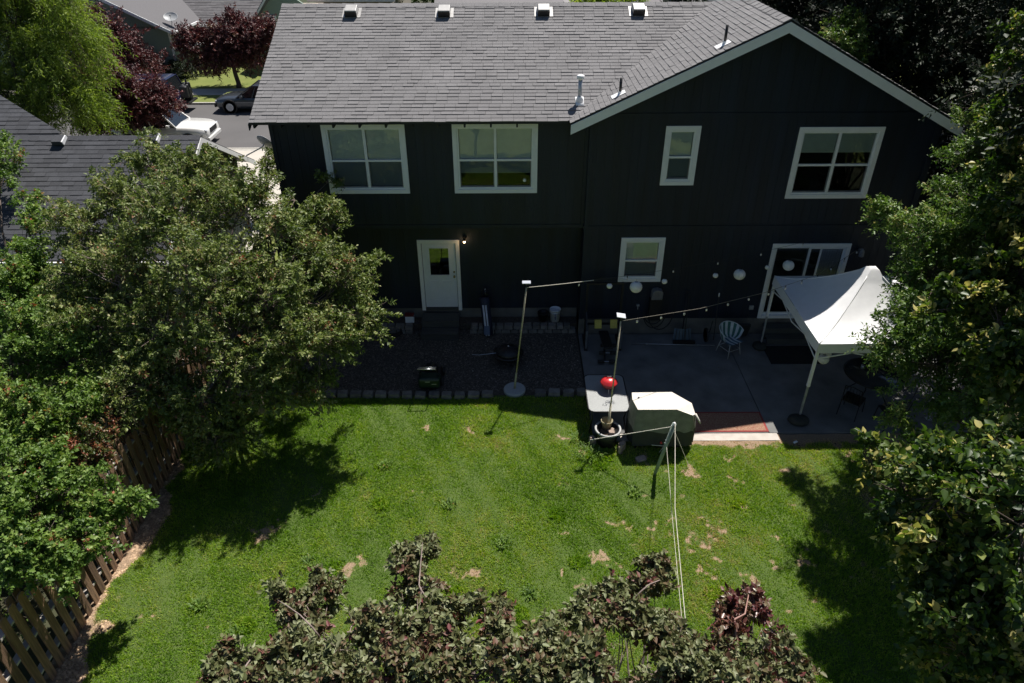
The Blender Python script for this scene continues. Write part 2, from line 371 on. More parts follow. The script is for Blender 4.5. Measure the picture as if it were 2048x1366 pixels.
sheet('parking_strip', -120, 120, STR1+0.001, 26.15, -0.01, M['farlawn'])
sw = thing('sidewalk', None, None, (-16, 26.8, 0)); struct(sw)
for i in range(14):
    x = -28 + i*1.5
    MB().box(x+0.006, x+1.494, 26.16, 27.62, -0.1, 0.012).build('slab', M['drive'], sw)
MB().box(-120, -28, 26.16, 27.62, -0.1, 0.010).box(-7, 120, 26.16, 27.62, -0.1, 0.010).build('slab', M['drive'], sw)
sheet('front_lawn', -120, 120, 27.63, 34.0, -0.01, M['farlawn'])
# driveway between the two houses: cast slabs with joints
dw = thing('driveway', None, None, (-11, 12, 0)); struct(dw)
for j in range(4):
    for i in range(2):
        x0 = -13.6 + i*2.35; y0 = 5.0 + j*2.75
        MB().box(x0+0.008, x0+2.342, y0+0.008, y0+2.742, -0.1, -0.004).build('slab', M['drive'], dw)
sheet('side_lawn', -8.88, -5.9, 1.2, 16.2, -0.02, M['farlawn'])
sheet('near_sidewalk', -120, 120, 16.0, 16.28, -0.01, M['curb'], th=0.1)

# ---------------- lawn with real blades and worn spots
SPOTS = [(700,1135,20,15),(722,1120,12,12),(945,1140,18,10),(1200,1115,13,15),(1232,1043,13,9),(1265,1050,13,9),(1312,1046,12,7),(1350,1040,11,7),
 (1404,1035,8,10),(1430,1060,12,12),(1420,1083,16,12),(1385,1085,9,9),(1432,1124,12,10),(1470,957,14,9),(1380,945,15,12),(1440,884,20,6),(1490,886,34,8),(1545,884,16,7),
 (1690,912,22,9),(528,1065,24,14),(556,1050,12,9),(1612,1122,14,12),(1622,1190,9,7),(1285,922,13,9),(852,855,9,5),(1130,875,14,6),(1165,905,8,6),(1127,1145,7,10),
 (1125,1060,7,5),(1160,1170,10,12),(1550,1125,12,12),(1480,1145,12,8),(1365,1255,8,14),(1235,1130,10,10),(905,1145,8,8),(300,1225,8,10),(1130,965,8,6),(1460,915,9,6),
 (1590,1010,9,7),(640,980,9,8),(405,1255,7,6),(1340,1105,8,7),(1490,1010,9,6),(1010,1190,9,7),(1270,1085,8,6),(1080,1230,14,8),(830,985,7,6),(940,860,8,5),(1555,1080,9,7),(1410,1140,12,10),(1500,1195,9,8)]
SP = []
for px, py, rx, ry in SPOTS:
    p = at_z(px, py, 0); q = at_z(px+rx, py, 0); q2 = at_z(px, py-ry, 0)
    SP.append((p.x, p.y, abs(q.x-p.x)*0.95, abs(q2.y-p.y)*0.95))
def bare(X, Y):
    wx = X + 0.26*(vnoise(X,Y,0.09,1)-0.5) + 0.22*(vnoise(X,Y,0.20,2)-0.5); wy = Y + 0.26*(vnoise(X,Y,0.09,3)-0.5) + 0.22*(vnoise(X,Y,0.20,4)-0.5)
    b = np.zeros_like(X)
    for x, y, rx, ry in SP:
        d = ((wx-x)/rx)**2 + ((wy-y)/ry)**2
        b = np.maximum(b, np.clip((1.45 - d)*0.62, 0, 0.9)*np.clip(0.35+1.1*vnoise(X,Y,0.05,9), 0, 1))
    b = np.maximum(b, np.clip((vnoise(X,Y,0.35,5)*0.6+vnoise(X,Y,0.12,6)*0.4-0.74)*4, 0, 0.6)*(X > 2.5)*(Y > -9.6))
    b = np.maximum(b, np.clip((-7.02 - 0.10*np.sin(Y*2.1) + 0.5*(vnoise(X,Y,0.3,7)-0.5) - X)*5.0, 0, 1)*(Y < -5))
    b = np.maximum(b, np.clip((X-7.4 + 0.5*np.sin(Y*1.7))*1.2, 0, 0.45))
    b = np.maximum(b, np.clip((Y+4.75)*6 + 1.6*(vnoise(X,Y,0.2,8)-0.5), 0, 1)*(X > 4.0)*(X < 10)*(Y > -5.1)*0.8)
    return b
def patchy(X, Y):
    return 0.30*vnoise(X,Y,2.2,11) + 0.28*vnoise(X,Y,0.7,12) + 0.24*vnoise(X,Y,0.25,13) + 0.18*vnoise(X,Y,0.09,14)
def lawn():
    xs = np.arange(-7.6, 13.0, 0.045); ys = np.arange(-13.5, -2.55, 0.045)
    X, Y = np.meshgrid(xs, ys); Z = -0.02 + 0.012*np.sin(X*1.7)*np.sin(Y*1.3) + 0.006*np.sin(X*9+Y*5)
    Z = np.where(Y > -3.1, np.minimum(Z, -0.02), Z)
    V = np.stack([X, Y, Z], -1).reshape(-1, 3); ny, nx = X.shape
    i = (np.arange(ny-1)[:,None]*nx + np.arange(nx-1)[None]).ravel()
    F = np.stack([i, i+1, i+nx+1, i+nx], 1)
    cx = X.reshape(-1)[i]; cy = Y.reshape(-1)[i]
    keep = ~((cx > 1.80) & (cx < 11.6) & (cy > -4.42+0.14)) & ~((cx > 11.5) & (cy > -2.6))
    F = F[keep]
    m, t, b = newmat('lawn_soil'); N, L = t.nodes, t.links
    at = N.new('ShaderNodeAttribute'); at.attribute_name = 'tint'
    tc = N.new('ShaderNodeTexCoord')
    n1 = N.new('ShaderNodeTexNoise'); n1.inputs['Scale'].default_value = 45; n1.inputs['Detail'].default_value = 8; L.new(tc.outputs['Object'], n1.inputs['Vector'])
    n2 = N.new('ShaderNodeTexNoise'); n2.inputs['Scale'].default_value = 4; n2.inputs['Detail'].default_value = 8; L.new(tc.outputs['Object'], n2.inputs['Vector'])
    g = N.new('ShaderNodeMix'); g.data_type = 'RGBA'; g.inputs[6].default_value = (0.050, 0.095, 0.014, 1); g.inputs[7].default_value = (0.11, 0.15, 0.035, 1); L.new(n2.outputs[0], g.inputs[0])
    s = N.new('ShaderNodeMix'); s.data_type = 'RGBA'; s.inputs[6].default_value = (0.16, 0.105, 0.065, 1); s.inputs[7].default_value = (0.46, 0.33, 0.22, 1); L.new(n1.outputs[0], s.inputs[0])
    ad = N.new('ShaderNodeMath'); ad.operation = 'ADD'; L.new(at.outputs['Fac'], ad.inputs[0])
    sb = N.new('ShaderNodeMath'); sb.operation = 'MULTIPLY_ADD'; sb.inputs[1].default_value = 0.5; sb.inputs[2].default_value = -0.25; L.new(n1.outputs[0], sb.inputs[0]); L.new(sb.outputs[0], ad.inputs[1])
    mp = N.new('ShaderNodeMapRange'); mp.inputs[1].default_value = 0.3; mp.inputs[2].default_value = 0.6; L.new(ad.outputs[0], mp.inputs[0])
    mx = N.new('ShaderNodeMix'); mx.data_type = 'RGBA'; L.new(mp.outputs[0], mx.inputs[0]); L.new(g.outputs[2], mx.inputs[6]); L.new(s.outputs[2], mx.inputs[7])
    L.new(mx.outputs[2], b.inputs['Base Color']); b.inputs['Roughness'].default_value = 1.0
    bp = N.new('ShaderNodeBump'); bp.inputs['Strength'].default_value = 0.9; bp.inputs['Distance'].default_value = 0.03; L.new(n1.outputs[0], bp.inputs['Height']); L.new(bp.outputs[0], b.inputs['Normal'])
    o = rawmesh('lawn', V, F, m, None, bare(V[:,0], V[:,1])); struct(o)
    # blades
    r = np.random.default_rng(5); n = 540000
    x = r.uniform(-7.42, 9.2, n); y = r.uniform(-12.6, -2.86, n)
    vis = ~((x > 1.84) & (y > -4.46)) & ~((x > 1.9) & (x < 6.05) & (y > -4.5))
    x, y = x[vis], y[vis]; b = bare(x, y); p = patchy(x, y)
    clump = vnoise(x,y,0.07,21)
    keep = r.random(len(x)) > np.clip(b*1.15-0.1, 0, 0.9) ; x, y, b, p, clump = x[keep], y[keep], b[keep], p[keep], clump[keep]
    n = len(x); h = (0.028 + 0.030*r.random(n))*(0.75+0.5*clump)*(1-0.45*b); wd = 0.006+0.006*r.random(n)
    # weeds: broader darker tufts
    for wx, wy in [(-1.0,-8.6),(1.2,-7.9),(4.6,-6.4),(-4.6,-9.2),(0.1,-9.0),(2.1,-5.0),(1.7,-4.9),(1.9,-5.3),(-2.7,-6.4),(3.6,-8.6),(-3.3,-8.0),(0.9,-6.7)]:
        q = ((x-wx)**2+(y-wy)**2) < 0.03; h[q] *= 1.6; wd[q] *= 2.2
    a = r.random(n)*6.283; la = r.random(n)*6.283; lean = h*(0.3+0.9*r.random(n))
    dx, dy = np.cos(a)*wd, np.sin(a)*wd
    z0 = np.full(n, -0.022)
    V = np.stack([np.stack([x-dx, y-dy, z0],1), np.stack([x+dx, y+dy, z0],1), np.stack([x+np.cos(la)*lean, y+np.sin(la)*lean, z0+h],1)],1).reshape(-1,3)
    F = np.arange(n*3).reshape(-1,3)
    tn = np.clip(0.47 + (p-0.5)*1.15 + r.normal(size=n)*0.13 + b*0.7, 0, 1)
    gm = leafmat('grass_blade', [(0.0,(0.095,0.200,0.015)),(0.4,(0.200,0.345,0.027)),(0.7,(0.36,0.45,0.065)),(1.0,(0.58,0.44,0.25))], rough=0.6, trans=0.4, spec=0.3)
    stuff(rawmesh('grass', V, F, gm, None, np.repeat(tn, 3))); bpy.data.objects['grass']['label'] = 'short green lawn grass with pale dry spots'
lawn()
sheet('back_lawn', -40, 40, -45, -13.5, -0.03, M['farlawn'])
# ---------------- gravel and bark bed between the house and the lawn
sheet('gravel_bed', -7.4, 1.83, -2.78, 0.62, -0.012, M['gravelbed'])
def scatter_stones(name, n, x0, x1, y0, y1, r0, r1, z, m, seed, label, mask=None):
    r = np.random.default_rng(seed); x = r.uniform(x0, x1, n); y = r.uniform(y0, y1, n)
    if mask is not None: k = mask(x, y, r); x, y = x[k], y[k]; n = len(x)
    s = r0 + (r1-r0)*r.random(n)**3; a = r.random(n)*6.28
    base = np.array([[1,0,0],[0,1,0],[-1,0,0],[0,-1,0],[0.1,0.1,0.7]]); V = np.zeros((n,5,3))
    for i in range(5):
        bx = base[i,0]*(0.8+0.4*r.random(n)); by = base[i,1]*(0.6+0.4*r.random(n))
        V[:,i,0] = x + s*(bx*np.cos(a)-by*np.sin(a)); V[:,i,1] = y + s*(bx*np.sin(a)+by*np.cos(a)); V[:,i,2] = z + s*base[i,2]
    F = (np.array([[0,1,4],[1,2,4],[2,3,4],[3,0,4]])[None] + (np.arange(n)*5)[:,None,None]).reshape(-1,3)
    o = rawmesh(name, V.reshape(-1,3), F, m, None, np.repeat(r.random(n), 5)); stuff(o); o['label'] = label
scatter_stones('gravel', 26000, -7.0, 1.80, -2.6, 0.3, 0.012, 0.034, -0.013, M['gravel'], 3, 'dark gravel and bark chips beside the house')
M['palechip'] = mat('pale_chips', (0.42, 0.38, 0.33), 0.9, tint=0.4)
scatter_stones('pale_chips', 260, -1.6, 1.78, -2.5, -0.2, 0.008, 0.026, -0.005, M['palechip'], 8, 'scattered pale chips on the dark gravel', lambda x, y, r: r.random(len(x)) < 0.15 + 0.85*((x > 1.3) | ((x-0.9)**2+(y+1.3)**2 < 0.12)))
M['straw'] = mat('straw_mulch', (0.40, 0.28, 0.18), 0.95, tint=0.45, var=0.3)
scatter_stones('straw_mulch', 9000, -7.45, -6.5, -12.5, -5.2, 0.012, 0.05, -0.022, M['straw'], 9, 'dry straw mulch strip along the picket fence', lambda x, y, r: bare(x, y) > 0.4)
scatter_stones('leaf_litter', 9000, 6.3, 12.0, -12.5, -4.6, 0.01, 0.035, -0.02, mat('litter', (0.075, 0.05, 0.035), 0.95, tint=0.6), 19, 'brown leaf litter on the bare ground under the right hand trees', lambda x, y, r: bare(x, y) > 0.3)
# ---------------- patio: cast slabs as parts
pt = thing('patio', None, None, (5, -2, 0)); struct(pt)
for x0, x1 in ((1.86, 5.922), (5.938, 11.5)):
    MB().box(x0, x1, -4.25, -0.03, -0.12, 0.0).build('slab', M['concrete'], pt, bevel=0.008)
# stone edging between lawn and bed
ed = thing('stone_edging', 'row of rough grey blocks edging the lawn below the gravel bed', 'edging', (-1.5, -2.85, 0))
def rough_block(mb, cx, cy, cz, sx, sy, sz, g, rz=0.0, tint=0.5):
    vs = []
    for z in (-1, 1):
        for x, y in ((-1,-1),(0,-1.12),(1,-1),(1.06,0),(1,1),(0,1.08),(-1,1),(-1.06,0)):
            k = 0.9 if z > 0 else 1.0
            X = x*sx/2*k*g.uniform(0.9,1.04); Y = y*sy/2*k*g.uniform(0.9,1.04)
            vs.append((cx + X*math.cos(rz)-Y*math.sin(rz), cy + X*math.sin(rz)+Y*math.cos(rz), cz + z*sz/2 + (g.uniform(-.008,.008) if z > 0 else 0)))
    mb.add(vs, [tuple(range(7,-1,-1)), tuple(range(8,16))] + [(i,(i+1)%8,8+(i+1)%8,8+i) for i in range(8)], 0, tint)
g = random.Random(3); x = -7.2
while x < 1.7:
    wd = g.uniform(0.24, 0.31)
    yb = -2.78 + 0.04*math.sin(x*0.9)
    if -0.45 < x + wd/2 < 0.40: x += wd + 0.04; continue
    mb = MB(); rough_block(mb, x+wd/2, yb+g.uniform(-.02,.02), 0.035, wd, 0.2, 0.12, g, g.uniform(-.08,.08), g.random()); mb.build('stone', M['stone'], ed)
    x += wd + g.uniform(0.03, 0.07)
# low retaining wall of small blocks along the foundation
rw = thing('retaining_wall', 'low wall of stacked tumbled blocks along the house foundation', 'retaining wall', (-1.5, 0.1, 0))
for c in range(2):
    x = -6.6 + 0.1*c
    while x < 1.80:
        wd = g.uniform(0.17, 0.26)
        if not (x + wd > -2.72 and x < -1.38) and x+wd < 1.85:
            mb = MB(); rough_block(mb, x+wd/2, 0.13 + 0.03*c, 0.055 + 0.115*c, wd, 0.2, 0.105, g, g.uniform(-.03,.03), g.random()); mb.build('stone', M['stone'], rw)
        x += wd + 0.012
sheet('planting_strip', -6.6, 1.84, 0.24, 0.595, 0.20, M['gravelbed'], th=0.2)

# ================================================================ THE DARK HOUSE
hs = thing('house', 'dark navy two storey house with grey shingle roof and white window trim', 'house', (2, 4, 0))
XL, XC, XR = -5.75, 1.86, 10.12
YU, YD, YG = 0.12, 0.60, 0.0          # upper left wall, lower left wall, right wing wall
ZS, ZB = 0.50, 3.18                   # siding foot, belly band
EL = tuple(at_y(1142, 246, -0.52)); AP = tuple(at_y(1583, 39, -0.52)); ER = tuple(at_y(1927, 251, -0.52))
SLg = (AP[2]-EL[2])/(AP[0]-EL[0]); SRg = (AP[2]-ER[2])/(ER[0]-AP[0])
def gz(x): return AP[2] - (AP[0]-x)*SLg if x < AP[0] else AP[2] - (x-AP[0])*SRg
SM = 0.453; EY, EZ = -0.30, 6.03; RY = 3.87; RZ = EZ + SM*(RY-EY)
def mz(y): return EZ + SM*(y-EY)
def wall(y, x0, x1, z0, top, holes, name='siding_panel', width=1.2192, pitch=0.2032, phase=0.0):
    tp = max(top(x0+(x1-x0)*i/20) for i in range(21)); holes = [h for h in holes if h[2] < tp and h[3] > z0]
    px = x0 + phase - width
    while px < x1:
        a, b = max(px, x0), min(px+width, x1)
        if b - a > 0.02:
            mb = MB(); sx = px
            while sx < px+width-1e-6:
                s0, s1 = sx, sx+pitch
                cuts = sorted({max(s0, a), min(s1, b)} | {h[k] for h in holes for k in (0, 1) if max(s0,a) < h[k] < min(s1,b)})
                for ca, cb in zip(cuts[:-1], cuts[1:]):
                    if cb - ca < 1e-4: continue
                    iv = [(z0, None)]
                    for h in holes:
                        if h[0] < cb-1e-5 and h[1] > ca+1e-5:
                            nv = []
                            for (q0, q1) in iv:
                                if q1 is None or q1 > h[2]:
                                    if h[2] > q0: nv.append((q0, h[2]))
                                    nv.append((max(h[3], q0), q1))
                                else: nv.append((q0, q1))
                            iv = nv
                    ga = 0.003 if abs(ca-s0) < 1e-6 else 0; gb = 0.003 if abs(cb-s1) < 1e-6 else 0
                    if abs(ca-a) < 1e-6 and abs(a-px) < 1e-6: ga = 0.006
                    for (q0, q1) in iv:
                        for (f0, f1, u, v) in ((y+0.0, y+0.007, ca+ga, cb-gb), (y+0.007, y+0.10, ca, cb)):
                            za = top(u) if q1 is None else q1; zb = top(v) if q1 is None else q1
                            if za <= q0+0.005 and zb <= q0+0.005: continue
                            za = max(za, q0+0.002); zb = max(zb, q0+0.002)
                            mb.add([(u,f0,q0),(v,f0,q0),(v,f1,q0),(u,f1,q0),(u,f0,za),(v,f0,zb),(v,f1,zb),(u,f1,za)],
                                   [(0,3,2,1),(4,5,6,7),(0,1,5,4),(1,2,6,5),(2,3,7,6),(3,0,4,7)], 0, random.random())
                sx += pitch
            if mb.v: mb.build(name, M['siding'], hs)
        px += width
WIN = {  # x0,x1,z0,z1 outer casing
 'a': (-4.52,-2.53,4.13,5.875), 'b': (-1.41,0.64,4.13,5.885), 'c': (3.66,4.49,4.36,5.82),
 'd': (6.82,8.84,4.0,5.78), 'e': (2.84,3.98,1.66,2.95), 'sd': (6.79,8.83,0.50,2.76), 'door': (-2.54,-1.41,0.44,2.63)}
CW = 0.105
def hole(k, c=CW*0.8, bottom=True):
    a = WIN[k]; return (a[0]+c, a[1]-c, a[2]+(c if bottom else -0.1), a[3]-c)
wall(YU, XL, XC-0.002, ZB+0.10, lambda x: 5.99, [hole('a'), hole('b')])
wall(YD, XL+0.03, XC-0.002, ZS, lambda x: ZB-0.02, [hole('door', bottom=False)], phase=0.4)
for (z0, z1f, ph) in ((ZS, lambda x: ZB, 0.0), (ZB+0.10, lambda x: min(6.02, gz(x)-0.10), 0.0), (6.12, lambda x: gz(x)-0.10, 0.0)):
    x0, x1 = XC, XR
    if z0 > 6: x0, x1 = 1.95, 9.85
    wall(YG, x0, x1, z0, z1f, [hole('c'), hole('d'), hole('e'), hole('sd', bottom=False)], phase=ph)
# body behind the cladding, soffit of the overhanging storey, corner boards, bands
mb = MB()
mb.box(XL+0.02, XL+0.12, 0.22, 8.0, 0.0, 5.98); mb.box(XR-0.10, XR, 0.10, 8.0, 0.0, 5.95); mb.box(XL+0.02, XR, 8.0, 8.1, 0.0, 5.9)
mb.box(XC+0.0, XC+0.10, 0.101, 0.75, 0.0, 6.0)
mb.build('side_wall', M['siding'], hs)
MB().box(XL+0.02, XC-0.004, YU+0.012, YD+0.3, ZB-0.012, ZB-0.0).build('soffit', M['soffit'], hs)
mb = MB(); mb.box(XL+0.0, XC-0.004, YU-0.018, YU+0.1, ZB+0.0, ZB+0.098); mb.box(XC-0.02, XR+0.02, YG-0.02, YG+0.09, ZB+0.002, ZB+0.098)
mb.box(2.0, 9.75, YG-0.02, YG+0.09, 6.022, 6.118); mb.build('band_board', M['siding'], hs)
for a_ in ((XC-0.09, XC-0.001, YU-0.03, YU-0.0, ZB+0.10, 5.95),(XC-0.0, XC+0.09, YG-0.026, YG-0.001, ZS, ZB),(XC-0.0, XC+0.09, YG-0.026, YG-0.001, ZB+0.10, 5.98),(XR-0.09, XR, YG-0.026, YG-0.001, ZS, ZB),(XR-0.09, XR, YG-0.026, YG-0.001, ZB+0.1, 5.9),(XL, XL+0.09, YU-0.026, YU-0.001, ZB+0.1, 5.9),(XL+0.03, XL+0.12, YD-0.026, YD-0.001, ZS, ZB-0.02)): MB().box(*a_).build('corner_board', M['siding'], hs)
mb = MB(); mb.box(XL+0.06, XC-0.01, YD+0.03, YD+0.3, -0.1, ZS-0.001); mb.box(XC+0.0, XR-0.02, YG+0.03, YG+0.3, -0.1, ZS-0.001); mb.box(XC, XC+0.2, 0.3, 0.9, -0.1, ZS-0.001)
mb.build('foundation', M['foundation'], hs)

def window(parent, k, cols, rows, y, blind, split=0.5, label=None):
    x0, x1, z0, z1 = WIN[k]; c = CW
    mb = MB(); f, bk = y-0.028, y+0.045
    mb.box(x0, x1, f, bk, z1-c, z1); mb.box(x0, x1, f, bk, z0, z0+c)
    mb.box(x0, x0+c, f, bk, z0+c, z1-c); mb.box(x1-c, x1, f, bk, z0+c, z1-c)
    wn = mb.build('window', M['white'], parent, bevel=0.004)
    if label: wn['label'] = label
    a0, a1, b0, b1 = x0+c, x1-c, z0+c, z1-c; v = 0.045
    mb = MB(); mb.box(a0, a1, y-0.005, y+0.085, b1-v, b1).box(a0, a1, y-0.005, y+0.085, b0, b0+v).box(a0, a0+v, y-0.005, y+0.085, b0+v, b1-v).box(a1-v, a1, y-0.005, y+0.085, b0+v, b1-v)
    mb.build('frame', M['vinyl'], wn, bevel=0.004)
    a0 += v; a1 -= v; b0 += v; b1 -= v; zm = b0 + (b1-b0)*split; xm = (a0+a1)/2
    if cols == 2: MB().box(xm-0.034, xm+0.034, y+0.005, y+0.075, b0, b1).build('mullion', M['vinyl'], wn, bevel=0.003)
    cs = [(a0, xm-0.034), (xm+0.034, a1)] if cols == 2 else [(a0, a1)]
    for (p, q) in cs:
        MB().box(p, q, y+0.01, y+0.07, zm-0.026, zm+0.026).build('sash_rail', M['vinyl'], wn, bevel=0.003)
        s = 0.022
        mb = MB(); mb.box(p, q, y+0.02, y+0.065, b0, b0+s*1.4).box(p, p+s, y+0.02, y+0.065, b0+s*1.4, zm-0.026).box(q-s, q, y+0.02, y+0.065, b0+s*1.4, zm-0.026)
        mb.build('lower_sash', M['greyplastic'], wn)
        MB().box(p, q, y+0.045, y+0.049, zm+0.026, b1).build('pane', M['glass'], wn)
        MB().box(p+s, q-s, y+0.048, y+0.052, b0+s*1.4, zm-0.026).build('pane', M['screened'], wn)
        if blind < 1:
            bz = b0 + (b1-b0)*blind; mb = MB(); z = b1-0.03; mb.box(p+0.005, q-0.005, y+0.075, y+0.10, b1-0.03, b1)
            while z > bz:
                z -= 0.024; tl = 0.006*math.sin(z*40)*0.3
                mb.add([(p+0.006,y+0.075,z),(q-0.006,y+0.075,z+tl),(q-0.006,y+0.090,z+0.021+tl),(p+0.006,y+0.090,z+0.021)], [(0,1,2,3)])
            mb.box(p+0.005, q-0.005, y+0.075, y+0.10, z-0.03, z-0.005)
            mb.build('blind', M['blind'], wn)
    room(wn, x0+c*0.9, x1-c*0.9, z0+c*0.9, z1-c*0.9, y+0.1, 1.6)
    return wn
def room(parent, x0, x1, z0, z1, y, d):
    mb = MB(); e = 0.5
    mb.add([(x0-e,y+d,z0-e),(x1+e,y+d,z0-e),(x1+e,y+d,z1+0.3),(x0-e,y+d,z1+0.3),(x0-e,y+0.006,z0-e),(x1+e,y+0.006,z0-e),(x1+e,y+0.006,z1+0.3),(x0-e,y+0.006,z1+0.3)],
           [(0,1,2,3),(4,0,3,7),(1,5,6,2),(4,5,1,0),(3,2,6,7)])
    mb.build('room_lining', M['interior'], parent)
window(hs, 'a', 2, 2, YU, 0.04, 0.47); window(hs, 'b', 2, 2, YU, 0.26, 0.47)
window(hs, 'c', 1, 2, YG, 0.05, 0.47); window(hs, 'd', 2, 2, YG, 0.70, 0.47); window(hs, 'e', 1, 2, YG, 0.04, 0.47)
MB().lathe((0.33, 0.20, 4.38), [(0,0),(0.045,0.02),(0.05,0.06),(0.03,0.1),(0,0.11)], 12).build('sill_ornament', M['white'], hs)
# back door
x0, x1, z0, z1 = WIN['door']; y = YD
mb = MB(); mb.box(x0, x1, y-0.03, y+0.08, z1-0.10, z1); mb.box(x0, x0+0.10, y-0.03, y+0.08, z0, z1-0.10); mb.box(x1-0.10, x1, y-0.03, y+0.08, z0, z1-0.10)
mb.build('door_casing', M['white'], hs, bevel=0.004)
dx0, dx1, dz0, dz1 = x0+0.115, x1-0.115, 0.53, z1-0.11; W = dx1-dx0
mb = MB(); wx0, wx1, wz0, wz1 = dx0+0.19, dx1-0.19, dz0+1.02, dz1-0.15; yy0, yy1 = y+0.02, y+0.065
mb.box(dx0, dx1, yy0, yy1, dz0, wz0); mb.box(dx0, dx1, yy0, yy1, wz1, dz1); mb.box(dx0, wx0, yy0, yy1, wz0, wz1); mb.box(wx1, dx1, yy0, yy1, wz0, wz1)
door = mb.build('door', M['doorwhite'], hs)
mb = MB()
for (a, b) in ((dx0+0.13, dx0+W/2-0.05), (dx0+W/2+0.05, dx1-0.13)):
    pz0, pz1 = dz0+0.22, dz0+0.84
    for (q, r_, s, t_) in ((a,b,pz0,pz0+0.02),(a,b,pz1-0.02,pz1),(a,a+0.02,pz0+0.02,pz1-0.02),(b-0.02,b,pz0+0.02,pz1-0.02)): mb.box(q, r_, yy0-0.010, yy0+0.002, s, t_)
    mb.box(a+0.06, b-0.06, yy0-0.008, yy0+0.002, pz0+0.06, pz1-0.06)
mb.build('panel_moulding', M['doorwhite'], door, bevel=0.004)
mb = MB(); e = 0.03
mb.box(wx0-e, wx1+e, yy0-0.014, yy0+0.001, wz1-0.002, wz1+e).box(wx0-e, wx1+e, yy0-0.014, yy0+0.001, wz0-e, wz0+0.002).box(wx0-e, wx0+0.002, yy0-0.014, yy0+0.001, wz0+0.002, wz1-0.002).box(wx1-0.002, wx1+e, yy0-0.014, yy0+0.001, wz0+0.002, wz1-0.002)
mb.build('window_moulding', M['doorwhite'], door)
MB().box(wx0, wx1, yy0+0.012, yy0+0.018, wz0, wz1).build('pane', glassmat('door_glass', (0.5, 0.52, 0.45), 2.2), door)
M['brass'] = mat('aged_brass', (0.30, 0.24, 0.13), 0.35, metal=0.9)
for dz in (0.98, 1.12):
    MB().lathe((dx1-0.06, yy0-0.001, dz0+dz), [(0.03,0),(0.03,0.008),(0.014,0.01),(0.014,0.03),(0.03,0.035),(0.03,0.055),(0.0,0.06)] if dz < 1 else [(0.028,0),(0.026,0.02),(0.0,0.022)], 12, R=Matrix.Rotation(math.pi/2, 3, 'X')).build('knob' if dz < 1 else 'deadbolt', M['brass'], door)
MB().box(x0+0.1, x1-0.1, y-0.02, y+0.1, z0, 0.525).build('threshold', M['deckwood'], hs)
room(door, wx0, wx1, wz0-0.6, wz1, YD+0.1, 1.2)
# sliding glass door
x0, x1, z0, z1 = WIN['sd']; y = YG; c = CW
mb = MB(); mb.box(x0, x1, y-0.03, y+0.09, z1-c, z1); mb.box(x0, x0+c, y-0.03, y+0.09, z0, z1-c); mb.box(x1-c, x1, y-0.03, y+0.09, z0, z1-c); mb.box(x0+c, x1-c, y-0.04, y+0.12, z0, z0+0.09)
sl = mb.build('sliding_door', M['white'], hs, bevel=0.004)
a0, a1, b0, b1 = x0+c, x1-c, z0+0.09, z1-c; xm = (a0+a1)/2
for (p, q, yy) in ((a0, xm+0.04, y+0.055), (xm-0.04, a1, y+0.012)):
    f = 0.06; mb = MB(); mb.box(p, p+f, yy, yy+0.035, b0, b1).box(q-f, q, yy, yy+0.035, b0, b1).box(p+f, q-f, yy, yy+0.035, b0, b0+f).box(p+f, q-f, yy, yy+0.035, b1-f, b1)
    mb.build('sash', M['vinyl'], sl); MB().box(p+f, q-f, yy+0.015, yy+0.019, b0+f, b1-f).build('pane', M['glass'], sl)
MB().box(xm+0.26, xm+0.31, y+0.012+0.002, y+0.045, b0+0.06, b1-0.06).build('screen_stile', M['vinyl'], sl)
M['curtain'] = mat('pale_lilac_curtain', (0.62, 0.62, 0.76), 0.8, var=0.05)
mb = MB(); n = 16
vs = []; 
for i in range(n+1):
    xx = xm+0.33 + (a1-0.07-xm-0.33)*i/n; yy = y+0.055 + 0.012*(i%2)
    vs += [(xx, yy, b0+0.1), (xx, yy, b1-0.06)]
mb.add(vs, [(2*i, 2*i+2, 2*i+3, 2*i+1) for i in range(n)]); mb.build('curtain', M['curtain'], sl)
room(sl, a0, a1, b0+0.48, b1, y+0.15, 2.0)

# ---------------- roofs
rf = MB()
# main back slope (towards the yard): 4 cm deck; front slope towards the street
VX0 = AP[0] - (AP[2]-EZ)/SLg; VXr = AP[0] - (AP[2]-RZ)/SLg
XRK = -6.05
mt = 0.05
rf.poly([(XRK,EY,EZ),(VX0+0.3,EY,EZ),(VXr+0.3,RY,RZ),(XRK,RY,RZ)], (0,0,-mt))
rf.poly([(XRK,RY,RZ-0.002),(5.6,RY,RZ-0.002),(5.6,RY*2-EY,EZ),(XRK,RY*2-EY,EZ)], (0,0,-mt))
# wing roof
rf.poly([(EL[0],EL[1],EL[2]),(AP[0],AP[1],AP[2]),(AP[0],8.4,AP[2]),(VXr,RY+0.5,gz(VXr)),(VXr,RY,gz(VXr)),(VX0,EY,gz(VX0)),(EL[0],EY-0.02,EL[2])], (0,0,-mt))
rf.poly([(AP[0],AP[1],AP[2]-0.002),(ER[0],ER[1],ER[2]),(ER[0],8.4,ER[2]),(AP[0],8.4,AP[2]-0.002)], (0,0,-mt))
roof = rf.build('roof', M['soffit'], hs)
roof2 = roof
def clip(poly, h):   # keep a*u+b*v<=c
    a, b, c = h; out = []
    for i in range(len(poly)):
        p, q = poly[i], poly[(i+1) % len(poly)]; dp = a*p[0]+b*p[1]-c; dq = a*q[0]+b*q[1]-c
        if dp <= 0: out.append(p)
        if dp*dq < 0: t = dp/(dp-dq); out.append((p[0]+(q[0]-p[0])*t, p[1]+(q[1]-p[1])*t))
    return out
def area(p): return abs(sum(p[i][0]*p[(i+1)%len(p)][1]-p[(i+1)%len(p)][0]*p[i][1] for i in range(len(p))))/2
